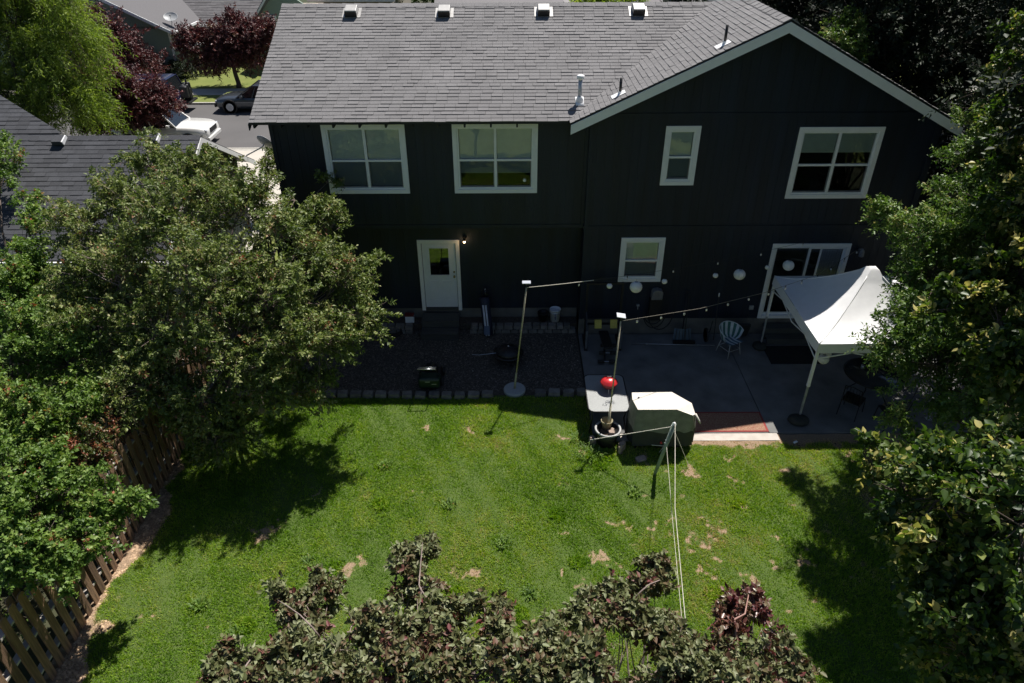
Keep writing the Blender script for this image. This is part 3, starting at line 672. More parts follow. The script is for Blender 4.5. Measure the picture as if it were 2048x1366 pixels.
def shingles(parent, O, U, V, ulen, vlen, halves, m, limit, tabw=0.26, exp=0.125, seed=1, lift=0.009, lib=None, name='shingle', gap=0.006, rest=True):
    """courses of tabs on the plane O + u*U + v*V; the first `limit` whole tabs are parts, the others one joined part"""
    g = random.Random(seed); O, U, V = Vector(O), Vector(U).normalized(), Vector(V).normalized(); Nn = U.cross(V)
    B = Matrix((U, V, Nn)).transposed(); lib = []
    for k in range(8):
        w_ = tabw - gap; t = (0.010, 0.019, 0.011, 0.017, 0.010, 0.014, 0.011, 0.020)[k]*lift/0.009; h = exp*1.06
        me = bpy.data.meshes.new(name); me.from_pydata([(0,0,0.0),(w_,0,0.0),(w_,h,0.0),(0,h,0.0),(0,0,t),(w_,0,t),(w_,h,0.002),(0,h,0.002)], [], [(0,1,5,4),(4,5,6,7),(1,2,6,5),(3,0,4,7)])
        me.materials.append(m); a = me.attributes.new('tint', 'FLOAT', 'POINT'); a.data.foreach_set('value', [g.random()]*8); lib.append((me, t))
    mb = MB(); cnt = 0; rows = int(vlen/exp)+1; off = Vector(wloc(parent))
    for r in range(rows):
        u = -tabw*g.choice((0, 0.5, 0.33, 0.7)) + 0.003*g.uniform(-1,1); v = r*exp
        while u < ulen:
            jv = g.uniform(-0.003, 0.003)
            P = [(u, v+jv), (u+tabw-gap, v+jv), (u+tabw-gap, v+exp*1.06), (u, v+exp*1.06)]
            Q = P
            for h in [(-1,0,0),(1,0,ulen),(0,1,vlen)] + halves:
                Q = clip(Q, h)
                if len(Q) < 3: break
            if len(Q) >= 3 and area(Q) > 1e-4:
                full = abs(area(Q)-area(P)) < 1e-6; k = g.randrange(8)
                if full and cnt < limit:
                    o = bpy.data.objects.new(name, lib[k][0]); C.objects.link(o); o.parent = parent
                    o.matrix_local = Matrix.Translation(O + U*u + V*(v+jv) + Nn*0.002 - off) @ B.to_4x4(); cnt += 1
                elif rest:
                    t = lib[k][1]; vv = []
                    for (a, b) in Q: vv.append(O + U*a + V*b + Nn*0.002)
                    for (a, b) in Q: vv.append(O + U*a + V*b + Nn*(0.002 + t + (0.002-t)*min(1, max(0, (b-v)/(exp*1.06)))))
                    n = len(Q); mb.add(vv, [tuple(range(n, 2*n))] + [(i,(i+1)%n,n+(i+1)%n,n+i) for i in range(n)], 0, g.random())
            u += tabw
    if mb.v: stuff(mb.build(name, m, parent))
cth, sth = math.cos(math.atan(SM)), math.sin(math.atan(SM))
Ls = (RY-EY)/cth
# main slope: valley line u <= ...
vx0u = VX0 - XRK - 0.02; vxru = VXr - XRK - 0.02; k = (vxru - vx0u)/Ls
shingles(roof, (XRK, EY-0.02, EZ-0.008), (1,0,0), (0,cth,sth), 14, Ls-0.05, [(1,-k,vx0u)], M['shingle'], 300, seed=2)
# wing left slope: U along +... courses run along y; V up the slope (+x)
cl, slg = math.cos(math.atan(SLg)), math.sin(math.atan(SLg)); Lg = (AP[0]-EL[0])/cl
# plane coords: U = -y direction so that UxV points up: U=(0,-1,0), V=(cl,0,sl) -> U x V = (-sl,0,cl)
yb = 7.5
uv = lambda x, y: (yb - y, (x-EL[0])/cl)
pa, pb = uv(VX0, EY), uv(VXr, RY)
# keep the part in front of the valley: y < valley(y) i.e. u > line
kk = (pb[0]-pa[0])/(pb[1]-pa[1]); 
shingles(roof2, (EL[0]-0.015, yb, EL[2]-0.006), (0,-1,0), (cl,0,slg), yb-EL[1]+0.02, Lg-0.04, [(-1, kk, -(pa[0]-kk*pa[1])), ], M['shingle'], 300-0, seed=4)
# hidden far part of the wing slope (behind the valley top) and the right slope keep a plain shingled deck
cr, sr = math.cos(math.atan(SRg)), math.sin(math.atan(SRg)); Lr = (ER[0]-AP[0])/cr
shingles(roof2, (ER[0]+0.015, EL[1]-0.02, ER[2]-0.006), (0,1,0), (-cr,0,sr), 8.6, Lr-0.04, [], M['shingle'], 0, seed=5)
# ridge caps
def ridgecap(parent, A, Bv, side, rise, n, m, up=0.02, wdt=0.16):
    A, Bv = Vector(A), Vector(Bv); d = (Bv-A)/n
    for i in range(n):
        p = A + d*i; q = A + d*(i+1.12); mb = MB(); s = Vector(side).normalized()*wdt; lo = Vector((0,0,-wdt*rise)); hi = Vector((0,0,up))
        t = Vector((0,0,0.012))
        mb.add([p-s+lo+hi+t, p+hi+t, p+s+lo+hi+t, q-s+lo+hi, q+hi, q+s+lo+hi, p-s+lo+hi-t, p+hi-t, p+s+lo+hi-t], [(0,1,4,3),(1,2,5,4),(6,7,1,0),(7,8,2,1)], 0, random.random())
        mb.build('ridge_cap', m, parent)
ridgecap(roof, (XRK, RY, RZ), (VXr+0.1, RY, RZ), (0,1,0), SM, 36, M['shingle'])
ridgecap(roof2, (AP[0], AP[1]-0.02, AP[2]), (AP[0], 8.3, AP[2]), (1,0,0), 0.49, 28, M['shingle'])
# fascia and barge boards, rafter tails
mb = MB()
def barge(mb, a, b, h=0.215, t=0.03, drop=0.045):
    a, b = Vector(a), Vector(b); mb.poly([a+Vector((0,0,-drop)), b+Vector((0,0,-drop)), b+Vector((0,0,-drop-h)), a+Vector((0,0,-drop-h))], (0,-t,0))
barge(mb, (EL[0],EL[1]-0.0,EL[2]), (AP[0],AP[1],AP[2])); mb.build('barge_board', M['white'], hs)
mb = MB(); barge(mb, (AP[0],AP[1],AP[2]), (ER[0],ER[1],ER[2])); mb.build('barge_board', M['white'], hs)
mb = MB(); mb.poly([(EL[0],EL[1],EL[2]-0.051),(AP[0],AP[1],AP[2]-0.051),(AP[0],YG+0.02,AP[2]-0.051),(EL[0],YG+0.02,EL[2]-0.051)], (0,0,-0.012))
mb.poly([(AP[0],AP[1],AP[2]-0.051),(ER[0],ER[1],ER[2]-0.051),(ER[0],YG+0.02,ER[2]-0.051),(AP[0],YG+0.02,AP[2]-0.051)], (0,0,-0.012))
mb.poly([(XRK+0.02,EY+0.01,EZ-0.055),(VX0,EY+0.01,EZ-0.055),(VX0,YU+0.0,EZ-0.055+0.18),(XRK+0.02,YU+0.0,EZ-0.055+0.18)], (0,0,-0.012)); mb.build('soffit', M['soffit'], hs)
x = -5.98
while x < 1.3:
    mb = MB(); mb.poly([(x,EY+0.03,EZ-0.07),(x,YU,EZ-0.07+0.19),(x,YU,EZ-0.14),(x,EY+0.05,EZ-0.155)], (0.04,0,0)); mb.build('rafter_tail', M['soffit'], hs); x += 0.61
mb = MB(); mb.poly([(XRK,EY,EZ-0.052),(XRK,RY,RZ-0.052),(XRK,RY,RZ-0.19),(XRK,EY,EZ-0.19)], (-0.025,0,0)); mb.build('barge_board', M['siding'], hs)
# roof vents
def plane_frame(O, U, V):
    U, V = Vector(U).normalized(), Vector(V).normalized(); return Matrix((U, V, U.cross(V))).transposed()
for px, py in ((704,27),(889,27),(1087,25),(1276,24)):
    d = bearing(px, py); t = (EZ + SM*(CY-EY) - CZ)/(d.z - SM*d.y); P = Vector((d.x*t, CY+d.y*t, CZ+d.z*t))
    R = plane_frame(P, (1,0,0), (0,cth,sth)); loc = lambda a, b, c: P + R @ Vector((a, b, c))
    mb = MB(); mb.add([loc(*q) for q in ((-.24,-.2,.016),(.24,-.2,.016),(.24,.22,.016),(-.24,.22,.016),(-.24,-.2,.022),(.24,-.2,.022),(.24,.22,.022),(-.24,.22,.022))], [(0,3,2,1),(4,5,6,7),(0,1,5,4),(1,2,6,5),(2,3,7,6),(3,0,4,7)])
    rv = mb.build('roof_vent', M['ventmetal'], hs)
    mb = MB(); A = [(-.15,-.17,.19),(.15,-.17,.19),(.15,.13,.17),(-.15,.13,.17)]
    mb.add([loc(*q) for q in A + [(-.16,-.19,.10),(.16,-.19,.10),(.17,.19,.03),(-.17,.19,.03)]], [(0,1,2,3),(1,0,4,5),(2,1,5,6),(3,2,6,7),(0,3,7,4)])
    mb.build('hood', M['ventmetal'], rv, bevel=0.012)
    mb = MB(); mb.add([loc(*q) for q in ((-.155,-.20,.02),(.155,-.20,.02),(.155,.12,.02),(-.155,.12,.02),(-.155,-.195,.165),(.155,-.195,.165),(.13,.12,.10),(-.13,.12,.10))], [(4,5,6,7),(0,1,5,4),(1,2,6,5),(2,3,7,6),(3,0,4,7)]); mb.build('throat', M['black'], rv)  # solid black block paints the darkness of the open vent front
# gas flue
def on_main(px, py):
    d = bearing(px, py); t = (EZ + SM*(CY-EY) - CZ)/(d.z - SM*d.y); return Vector((d.x*t, CY+d.y*t, CZ+d.z*t))
def on_wing(px, py):
    d = bearing(px, py); t = (AP[2]-SLg*AP[0] - CZ)/(d.z - SLg*d.x); return Vector((d.x*t, CY+d.y*t, CZ+d.z*t))
P = on_main(1159, 203); fl = None
R = plane_frame(P, (1,0,0), (0,cth,sth)); mb = MB(); q = [P + R @ Vector(v) for v in ((-.1,-.17,.02),(.1,-.17,.02),(.1,.14,.02),(-.1,.14,.02))]; mb.poly(q, R @ Vector((0,0,.006)))
mb.lathe(P, [(0.10,0.0),(0.065,0.10),(0.06,0.12)], 16); fl = mb.build('flue_flashing', M['white'], hs, True)
MB().lathe(P, [(0.048,0),(0.048,0.50)], 16).lathe(P + Vector((0,0,0.07)), [(0.06,0),(0.06,0.02)], 16).build('flue_pipe', M['galv'], fl, True)
MB().lathe(P + Vector((0,0,0.50)), [(0.06,0),(0.085,0.02),(0.088,0.09),(0.06,0.10),(0.0,0.102)], 16).build('flue_cap', M['white'], fl, True)
for (bx, by, h) in ((1240,189,0.36),(1449,89,0.40)):
    P = on_wing(bx, by); R = plane_frame(P, (0,-1,0), (cl,0,slg)); mb = MB(); q = [P + R @ Vector(v) for v in ((-.13,-.20,.018),(.13,-.20,.018),(.13,.13,.018),(-.13,.13,.018))]; mb.poly(q, R @ Vector((0,0,.006)))
    mb.lathe(P, [(0.06,0),(0.042,0.07)], 12); fx = mb.build('vent_flashing', M['white'], hs)
    MB().lathe(P, [(0.032,0),(0.032,h),(0.026,h),(0.026,h-0.05)], 12).build('vent_pipe', M['black'], fx, True)
# porch light, lit
P = at_y(929, 479, YD)
pl = MB(); pl.lathe((P.x, YD-0.005, P.z+0.07), [(0.0,-0.012),(0.055,-0.01),(0.055,0.012),(0,0.012)], 14, R=Matrix.Rotation(math.pi/2, 3, 'X')); pl.tube([(P.x,YD-0.01,P.z+0.07),(P.x,YD-0.10,P.z+0.09),(P.x,YD-0.12,P.z+0.06)], 0.012, 8)
pl.lathe((P.x, YD-0.12, P.z+0.02), [(0.045,0.0),(0.04,0.03),(0.02,0.055),(0,0.06)], 14); lt = pl.build('porch_light', M['black'], hs, True)
M['lit'] = mat('lit_bulb', (0.9, 0.8, 0.6), 0.4, emit=(1.0, 0.62, 0.30), estr=9.0)
MB().lathe((P.x, YD-0.12, P.z-0.045), [(0,0),(0.022,0.005),(0.032,0.03),(0.028,0.055),(0.015,0.065)], 14).build('bulb', M['lit'], lt, True)
bl = bpy.data.lights.new('porch_bulb_light', 'POINT'); bl.energy = 0.7; bl.color = (1.0, 0.66, 0.36); bl.shadow_soft_size = 0.05
bo = bpy.data.objects.new('porch_bulb_light', bl); C.objects.link(bo); bo.location = (P.x, YD-0.24, P.z-0.06)
# second porch lantern (unlit) right of the sliding door, outlet cover
P = at_y(1719, 505, YG); mb = MB(); mb.box(P.x-0.05,P.x+0.05,-0.03,-0.001,P.z-0.02,P.z+0.12); mb.lathe((P.x,-0.12,P.z-0.06), [(0.05,0),(0.07,0.02),(0.055,0.16),(0.03,0.2),(0,0.24)], 12); mb.build('wall_lantern', M['greyplastic'], hs)
P = at_y(1502, 614, YG); MB().box(P.x-0.06,P.x+0.06,-0.05,-0.001,P.z-0.06,P.z+0.06).build('outlet_cover', M['galv'], hs, bevel=0.01)
# hose bib / small white fitting
P = at_y(1275, 613, YG); MB().box(P.x-0.04,P.x+0.04,-0.06,-0.001,P.z+0.04,P.z+0.08).tube([(P.x,-0.04,P.z+0.03),(P.x+0.005,-0.05,P.z-0.06)],0.012,6).build('hose_tap', M['galv'], hs)
# ================================================================ NEIGHBOUR'S GARAGE ROOF ON THE LEFT
ng = thing('neighbour_garage', 'single storey neighbour building with charcoal shingle roof left of the dark house', 'garage', (-15, 3.3, 0))
NE, NR, NS = (-0.45, 2.60), (3.34, 4.60), 0.528
NX1, NX0 = -8.86, -24.0
mb = MB(); mb.box(NX0, NX1-0.45, 0.0, 6.7, 0.0, 2.75); mb.poly([(NX1-0.45,0.0,2.75),(NX1-0.45,3.34,4.45),(NX1-0.45,6.7,2.75)], (-0.2,0,0)); mb.build('wall', M['siding'], ng)
FE = 2*NR[0]-NE[0]
mb = MB(); mb.poly([(NX0,NE[0],NE[1]),(NX1,NE[0],NE[1]),(NX1,NR[0],NR[1]),(NX0,NR[0],NR[1])], (0,0,-0.05))
mb.poly([(NX1,FE,NE[1]),(NX0,FE,NE[1]),(NX0,NR[0],NR[1]-0.002),(NX1,NR[0],NR[1]-0.002)], (0,0,-0.05))
# taller hipped part at the left, its slope running on above the low ridge
hx, hy, hz = -17.3, NR[0]+2.7, NR[1]+2.7*NS
mb.poly([(-12.75,NR[0]+0.01,NR[1]),(hx-6,NR[0]+0.01,NR[1]),(hx-6,hy,hz),(hx,hy,hz)], (0,0,-0.05))
mb.poly([(-12.76,NR[0]+0.02,NR[1]-0.06),(hx,hy+0.01,hz-0.06),(hx,hy+0.6,2.4),(-12.76,NR[0]+0.6,2.4)], (0,0.05,0))
nroof = mb.build('roof', M['shingle_dark'], ng)
cn, sn = math.cos(math.atan(NS)), math.sin(math.atan(NS))
shingles(nroof, (-18.5, NE[0]-0.02, NE[1]-0.006), (1,0,0), (0,cn,sn), 18.5+NX1+0.02, (NR[0]-NE[0])/cn-0.02, [], M['shingle_dark'], 300, seed=21, lift=0.008, tabw=0.33, exp=0.165)
Lh = 2.7/cn
shingles(nroof, (-24, NR[0]+0.1, NR[1]+0.055), (1,0,0), (0,cn,sn), 11.2, Lh-0.1, [(4.55/Lh*0.0+1.0, 4.55/Lh, 11.2)], M['shingle_dark'], 0, seed=22, tabw=0.33, exp=0.165)
ridgecap(nroof, (-18.5, NR[0], NR[1]), (NX1, NR[0], NR[1]), (0,1,0), NS, 34, M['shingle_dark'])
mb = MB(); barge(mb, (0,0,0), (0,0,0)) if False else None
def barge_x(name, a, b, h, m, parent, drop=0.04, t=0.03):
    a, b = Vector(a), Vector(b); mb = MB(); mb.poly([a+Vector((0,0,-drop)), b+Vector((0,0,-drop)), b+Vector((0,0,-drop-h)), a+Vector((0,0,-drop-h))], (t,0,0)); mb.build(name, m, parent)
barge_x('barge_board', (NX1,NE[0],NE[1]), (NX1,NR[0],NR[1]), 0.15, M['white'], ng)
barge_x('barge_board', (NX1,NR[0],NR[1]), (NX1,FE,NE[1]), 0.15, M['white'], ng)
MB().box(-18.6, NX1, NE[0]-0.10, NE[0]-0.03, NE[1]-0.14, NE[1]-0.03).build('gutter', M['white'], ng)
mb = MB(); mb.poly([(NX1,NE[0],NE[1]-0.06),(NX1,NR[0],NR[1]-0.06),(NX1-0.5,NR[0],NR[1]-0.06),(NX1-0.5,NE[0],NE[1]-0.06)], (0,0,-0.01)); mb.poly([(NX1,FE,NE[1]-0.06),(NX1,NR[0],NR[1]-0.06),(NX1-0.5,NR[0],NR[1]-0.06),(NX1-0.5,FE,NE[1]-0.06)], (0,0,-0.01)); mb.build('soffit', M['soffit'], ng)
def on_plane(px, py, y0, z0, s):
    d = bearing(px, py); t = (z0 + s*(CY-y0) - CZ)/(d.z - s*d.y); return Vector((d.x*t, CY+d.y*t, CZ+d.z*t))
for px, py in ((121,284),(309,281)):
    P = on_plane(px, py, NE[0], NE[1], NS); R = plane_frame(P, (1,0,0), (0,cn,sn)); loc = lambda a, b, c: P + R @ Vector((a, b, c))
    mb = MB(); mb.add([loc(*q) for q in ((-.14,-.16,.17),(.14,-.16,.17),(.14,.14,.14),(-.14,.14,.14),(-.15,-.17,.04),(.15,-.17,.04),(.16,.18,.02),(-.16,.18,.02))], [(0,1,2,3),(1,0,4,5),(2,1,5,6),(3,2,6,7),(0,3,7,4),(4,7,6,5)])
    mb.build('roof_vent', M['shingle_dark'], ng, bevel=0.01)
    mb = MB(); mb.add([loc(*q) for q in ((.141,-.15,.16),(.172,-.15,.155),(.172,.14,.13),(.141,.14,.13),(.141,-.15,.05),(.172,-.15,.03),(.172,.14,.03),(.141,.14,.03))], [(0,1,2,3),(4,5,1,0),(5,6,2,1),(7,4,0,3),(6,7,3,2)]); mb.build('vent_flashing', M['white'], ng)
# satellite dish on the rear eave corner
def dish(loc, label, tilt, az, r, mast, m):
    t = thing('satellite_dish', label, 'satellite dish', loc); L0 = Vector(loc)
    MB().tube([L0, L0+Vector((mast[0]*0.9, mast[1]*0.9, mast[2]*0.75)), L0+Vector(mast)], 0.022, 8).build('mast', M['galv'], t, True)
    c = L0+Vector(mast); R = (Matrix.Rotation(az, 3, 'Z') @ Matrix.Rotation(tilt, 3, 'X'))
    prof = [(0.0,0.0)] + [(r*k/8, 0.22*r*(k/8)**2*1.2) for k in range(1, 9)] + [(r*1.0, 0.26*r+0.012), (r*0.98,0.26*r+0.012)] + [(r*k/8, 0.22*r*(k/8)**2*1.2+0.006) for k in range(7, 0, -1)] + [(0,0.006)]
    MB().lathe(c, prof, 28, R=R, sx=1.0, sy=0.9).build('reflector', m, t, True)
    f = c + R @ Vector((0, -r*0.5, r*1.0)); MB().tube([c + R @ Vector((0,-r*0.85,0.18*r)), f], 0.012, 6).build('feed_arm', M['galv'], t)
    MB().obox(f, (0.07, 0.07, 0.10), R).build('receiver', M['greyplastic'], t, bevel=0.01)
    return t
dc = Vector((NX1-0.02, FE-0.6, NE[1]+0.35))
hd = at_y(528, 288, dc.y)
dish(dc, 'grey satellite dish on a bent mast at the rear corner of the neighbour roof', math.radians(58), math.radians(150), 0.33, (hd.x-dc.x, 0, hd.z-dc.z), M['dishgrey'])

# ================================================================ PICKET FENCE (left)
fn = thing('picket_fence', 'weathered brown dog eared picket fence along the left edge of the lawn', 'fence', (-7.5, -5, 0))
g = random.Random(9); pk = []
for k in range(6):
    me = bpy.data.meshes.new('picket'); h = 1.78 + 0.015*k; wd = 0.138; c = 0.03
    out = [(-wd/2,0),(wd/2,0),(wd/2,h-0.04),(wd/2-c,h),(-wd/2+c,h),(-wd/2,h-0.04)]
    me.from_pydata([(0.0,y,z) for y, z in out]+[(0.018,y,z) for y, z in out], [], [tuple(range(5,-1,-1)), tuple(range(6,12))]+[(i,(i+1)%6,6+(i+1)%6,6+i) for i in range(6)])
    me.materials.append(M['fence']); a = me.attributes.new('tint','FLOAT','POINT'); a.data.foreach_set('value', [0.1+0.16*k]*12); me.update(); pk.append(me)
y = -13.2; i = 0
while y < 3.2:
    for side in (0, 1):
        o = bpy.data.objects.new('picket', g.choice(pk)); C.objects.link(o); o.parent = fn
        o.location = Vector((-7.41 if side == 0 else -7.545, y + side*0.118 + g.uniform(-.008,.008), -0.02)) - fn.location
        o.rotation_euler = (g.uniform(-.012,.012), g.uniform(-.01,.01), g.uniform(-.03,.03)); o.scale = (1,1,g.uniform(0.985,1.015))
    y += 0.236
for zz in (0.30, 0.92, 1.52):
    y = -13.3
    while y < 3.2: MB().box(-7.527, -7.411, y, y+2.39, zz, zz+0.04).build('rail', M['fencerail'], fn); y += 2.4
y = -13.3
while y < 3.4: MB().box(-7.522, -7.43, y-0.045, y+0.045, -0.1, 1.66).build('post', M['fence'], fn); y += 2.4

# ================================================================ YARD OBJECTS
# string light poles
def pole_light(name, label, base, top, lower, tile, cat='light pole'):
    t = thing(name, label, cat, base); b, p = Vector(base), Vector(top); m = b.lerp(p, lower)
    MB().tube([b, m], 0.026, 10).build('lower_tube', M['polewood'], t, True)
    MB().tube([m, p], 0.017, 8).build('upper_tube', M['polewood'], t, True)
    R = (Matrix.Rotation(math.radians(tile[0]), 3, 'X') @ Matrix.Rotation(math.radians(tile[1]), 3, 'Y'))
    MB().tube([p, p+Vector((0,0,0.09))], 0.01, 6).build('bracket', M['black'], t)
    MB().obox(p+Vector((0,0.02,0.12)), (0.19, 0.13, 0.018), R).build('solar_panel', M['solar'], t)
    return t
A0, A1 = Vector((0.06,-2.61,0.07)), Vector((0.33,-2.75,3.02))
t1 = pole_light('light_pole', 'thin pale pole standing on a round stone disc at the lawn edge', A0, A1, 0.17, (0,0))
MB().lathe((A0.x, A0.y, -0.02), [(0.27,0),(0.275,0.03),(0.275,0.07),(0.255,0.095),(0,0.095)], 36).build('disc_base', M['tilegrey'], t1)
B0, B1 = Vector((2.14,-4.52,0.10)), Vector((2.29,-4.05,2.93))
pole_light('light_pole', 'thin pale pole rising from the round planter beside the patio table', B0, B1, 0.30, (14,12))
def sag(a, b, s, n=24): 
    a, b = Vector(a), Vector(b); return [a.lerp(b, i/n) - Vector((0,0,s*4*(i/n)*(1-i/n))) for i in range(n+1)]
def string_lights(label, path, every, mcord, first=0.3, r=0.024, bare=None):
    t = thing('string_lights', label, 'string lights', path[0])
    if bare: MB().tube(path[:bare+1], 0.008, 5).build('sunlit_cord', M['cord'], t); MB().tube(path[bare:], 0.0035, 5).build('cord', M['shadedcord'], t)  # one cord: sunlit start coloured pale, house shade put into the dark rest
    else: MB().tube(path, 0.0055, 5).build('cord', mcord, t)
    d = first; acc = 0.0
    for a, b in zip(path[:-1], path[1:]):
        l = (b-a).length
        while acc + l > d:
            p = a.lerp(b, (d-acc)/l); mb = MB(); mb.lathe(p+Vector((0,0,-0.05)), [(0.012,0),(0.012,0.05)], 8); mb.build('socket', M['black'], t)
            MB().lathe(p+Vector((0,0,-0.115)), [(0,0),(r*0.8,0.01),(r,0.03),(r*0.8,0.052),(r*0.4,0.066)], 10).build('bulb', M['bulb'], t, True); d += every
        acc += l
E1 = at_y(1716, 499, -0.06)
string_lights('string of bulbs running from the disc based pole past the paper lanterns to the wall', sag(A1, (7.9,-0.10,2.95), 0.16), 1.25, M['lampcord'], 1.30, r=0.02, bare=5)
P2 = [B1, at_y(1400, 617, -3.2), at_y(1530, 585, -2.35), at_y(1640, 548, -1.2), E1]
pts = []
for i in range(len(P2)-1): pts += [P2[i].lerp(P2[i+1], k/6) for k in range(6)]
pts.append(E1)
string_lights('string of bulbs running from the planter pole across the white canopy to the wall', pts, 0.62, M['lampcord'], 0.42)
# paper lanterns hanging from the first string
def lantern(px, py, r, label, yy=None):
    y = yy if yy is not None else -2.7 + (px-1053)/650*2.45
    P = at_y(px, py, y); prof = []
    n = 18
    for k in range(n+1):
        a = math.pi*(0.06 + 0.88*k/n); rr = r*math.sin(a); prof.append((rr*(1.0 if k % 2 else 0.975), -r*0.93*math.cos(a)))
    t = thing('paper_lantern', label, 'paper lantern', P, 'white paper lanterns on the string')
    MB().lathe(P, prof, 28).build('shade', M['paper'], t, True)
    MB().lathe(P+Vector((0,0,r*0.90)), [(r*0.22,0),(r*0.22,0.006),(r*0.17,0.006),(r*0.17,0)], 16).tube([P+Vector((0,0,r*0.88)), P+Vector((0,0,r+0.07))], 0.003, 4).build('wire_ring', M['black'], t)
lantern(1219, 572, 0.068, 'smallest paper lantern left of the big one below the lower window')
lantern(1272, 574, 0.150, 'large paper lantern just below the left corner of the lower small window')
lantern(1329, 563, 0.068, 'small paper lantern below the right corner of the lower window')
lantern(1431, 551, 0.066, 'small paper lantern left of the large lantern by the sliding door')
lantern(1479, 549, 0.145, 'large paper lantern between the lower window and the sliding door')
lantern(1535, 535, 0.062, 'small paper lantern in front of the left jamb of the sliding door')
lantern(1577, 531, 0.142, 'large paper lantern in front of the sliding door glass above the canopy corner')
lantern(1647, 718, 0.125, 'lower paper lantern hanging by the front canopy leg', -3.45)
lantern(1652, 707, 0.125, 'rear paper lantern tucked behind another by the front canopy leg', -3.10)
# canopy tent
tx0, tx1, ty0, ty1, tz = 6.74, 9.86, -3.80, -0.66, 2.16
tc_ = Vector(((tx0+tx1)/2, (ty0+ty1)/2, 3.26))
tn = thing('canopy_tent', 'white pop up canopy tent with a pointed top over the right end of the patio', 'canopy', (tc_.x, tc_.y, 0))
cor = [Vector((tx0,ty0,tz)), Vector((tx1,ty0,tz)), Vector((tx1,ty1,tz)), Vector((tx0,ty1,tz))]
n = 14; mb = MB(); gg = random.Random(4)
for s_ in range(4):
    a, b = cor[s_], cor[(s_+1)%4]; vs = []; idx = {}
    for i in range(n+1):
        for j in range(i+1):
            t_ = i/n; q = a.lerp(b, j/i if i else 0); p = tc_.lerp(q, t_)
            sg = 0.17*math.sin(math.pi*min(1, t_*0.98))*(0.45 + 0.55*(1-abs(2*(j/i if i else .5)-1)))
            p.z = tz + (tc_.z-tz)*((1-t_)**1.55) - 0.05*math.sin(math.pi*t_)*(1-abs(2*(j/i if i else .5)-1)) + 0.006*math.sin(17*t_+9*(j/max(i,1)))
            if t_ < 0.12: p.z = tc_.z - 0.13*(t_/0.12)**2 - 0.02
            idx[(i,j)] = len(vs); vs.append(p)
    fs = []
    for i in range(n):
        for j in range(i+1):
            fs.append((idx[(i,j)], idx[(i+1,j)], idx[(i+1,j+1)]))
            if j < i: fs.append((idx[(i,j)], idx[(i+1,j+1)], idx[(i,j+1)]))
    mb.add(vs, fs)
cv = mb.build('canopy', M['canvas'], tn, True)
mb = MB()
for s_ in range(4):
    a, b = cor[s_], cor[(s_+1)%4]; out = Vector(((a+b)/2 - Vector((tc_.x,tc_.y,tz)))); out.z = 0; out.normalize(); vs = []
    for i in range(13):
        p = a.lerp(b, i/12); w_ = 0.012*math.sin(i*1.9); vs += [p + out*0.004, p + out*(0.02+w_) + Vector((0,0,-0.23 + 0.01*math.sin(i*2.3)))]
    mb.add(vs, [(2*i,2*i+1,2*i+3,2*i+2) for i in range(12)])
mb.build('valance', M['canvas'], tn, True)
mb = MB()
for a in cor:
    pts = [Vector((tc_.lerp(a, 0.10+0.90*k/11).x, tc_.lerp(a, 0.10+0.90*k/11).y, tz + (tc_.z-tz)*((0.90-0.90*k/11)**1.55) + 0.006)) for k in range(12)]
    mb.tube(pts, 0.012, 5)
mb.build('roof_seam', M['canvas'], tn, True)
for i, a in enumerate(cor):
    ix = 1 if a.x < tc_.x else -1; iy = 1 if a.y < tc_.y else -1; x, y = a.x+0.03*ix, a.y+0.03*iy
    lg = MB(); lg.box(x-0.02, x+0.02, y-0.02, y+0.02, 0.0, 1.05); lg = lg.build('leg', M['galv'], tn)
    MB().box(x-0.03, x+0.03, y-0.03, y+0.03, 1.0, 2.12).box(x-0.034, x+0.034, y-0.034, y+0.034, 0.98, 1.04, 0).build('upper_sleeve', M['white'], tn)
    MB().box(x-0.06, x+0.06, y-0.06, y+0.06, 0.0, 0.012).build('foot_plate', M['galv'], tn)
mb = MB()
for a, b in zip(cor, cor[1:]+cor[:1]):
    m_ = (a+b)/2
    for (p, q) in ((a, m_), (m_, b)): mb.beam(p+Vector((0,0,-0.08)), q+Vector((0,0,-0.40)), 0.015, 0.03); mb.beam(p+Vector((0,0,-0.40)), q+Vector((0,0,-0.08)), 0.015, 0.03)
mb.build('truss_bars', M['white'], tn)
for p, lb in ((cor[0], 'dark weight bag at the foot of the front canopy leg'), (cor[3], 'round dark green weight at the foot of the canopy leg by the door steps')):
    c = Vector((p.x-0.02, p.y-0.06 if p is cor[0] else p.y-0.08, 0)); t = thing('weight_bag', lb, 'weight bag', c)
    MB().lathe(c, [(0.17,0.0),(0.20,0.04),(0.19,0.10),(0.12,0.15),(0.05,0.16)], 20, sx=1.25 if p is cor[0] else 0.9).build('bag', mat('dull_olive_'+('a' if p is cor[0] else 'b'), (0.03,0.033,0.028), 0.8, bump=0.4, bscale=10), t, True)
    MB().tube([c+Vector((-0.05,0.03,0.15)), c+Vector((0,0.0,0.21)), c+Vector((0.05,-0.03,0.15))], 0.01, 6).build('handle', M['black'], t, True)
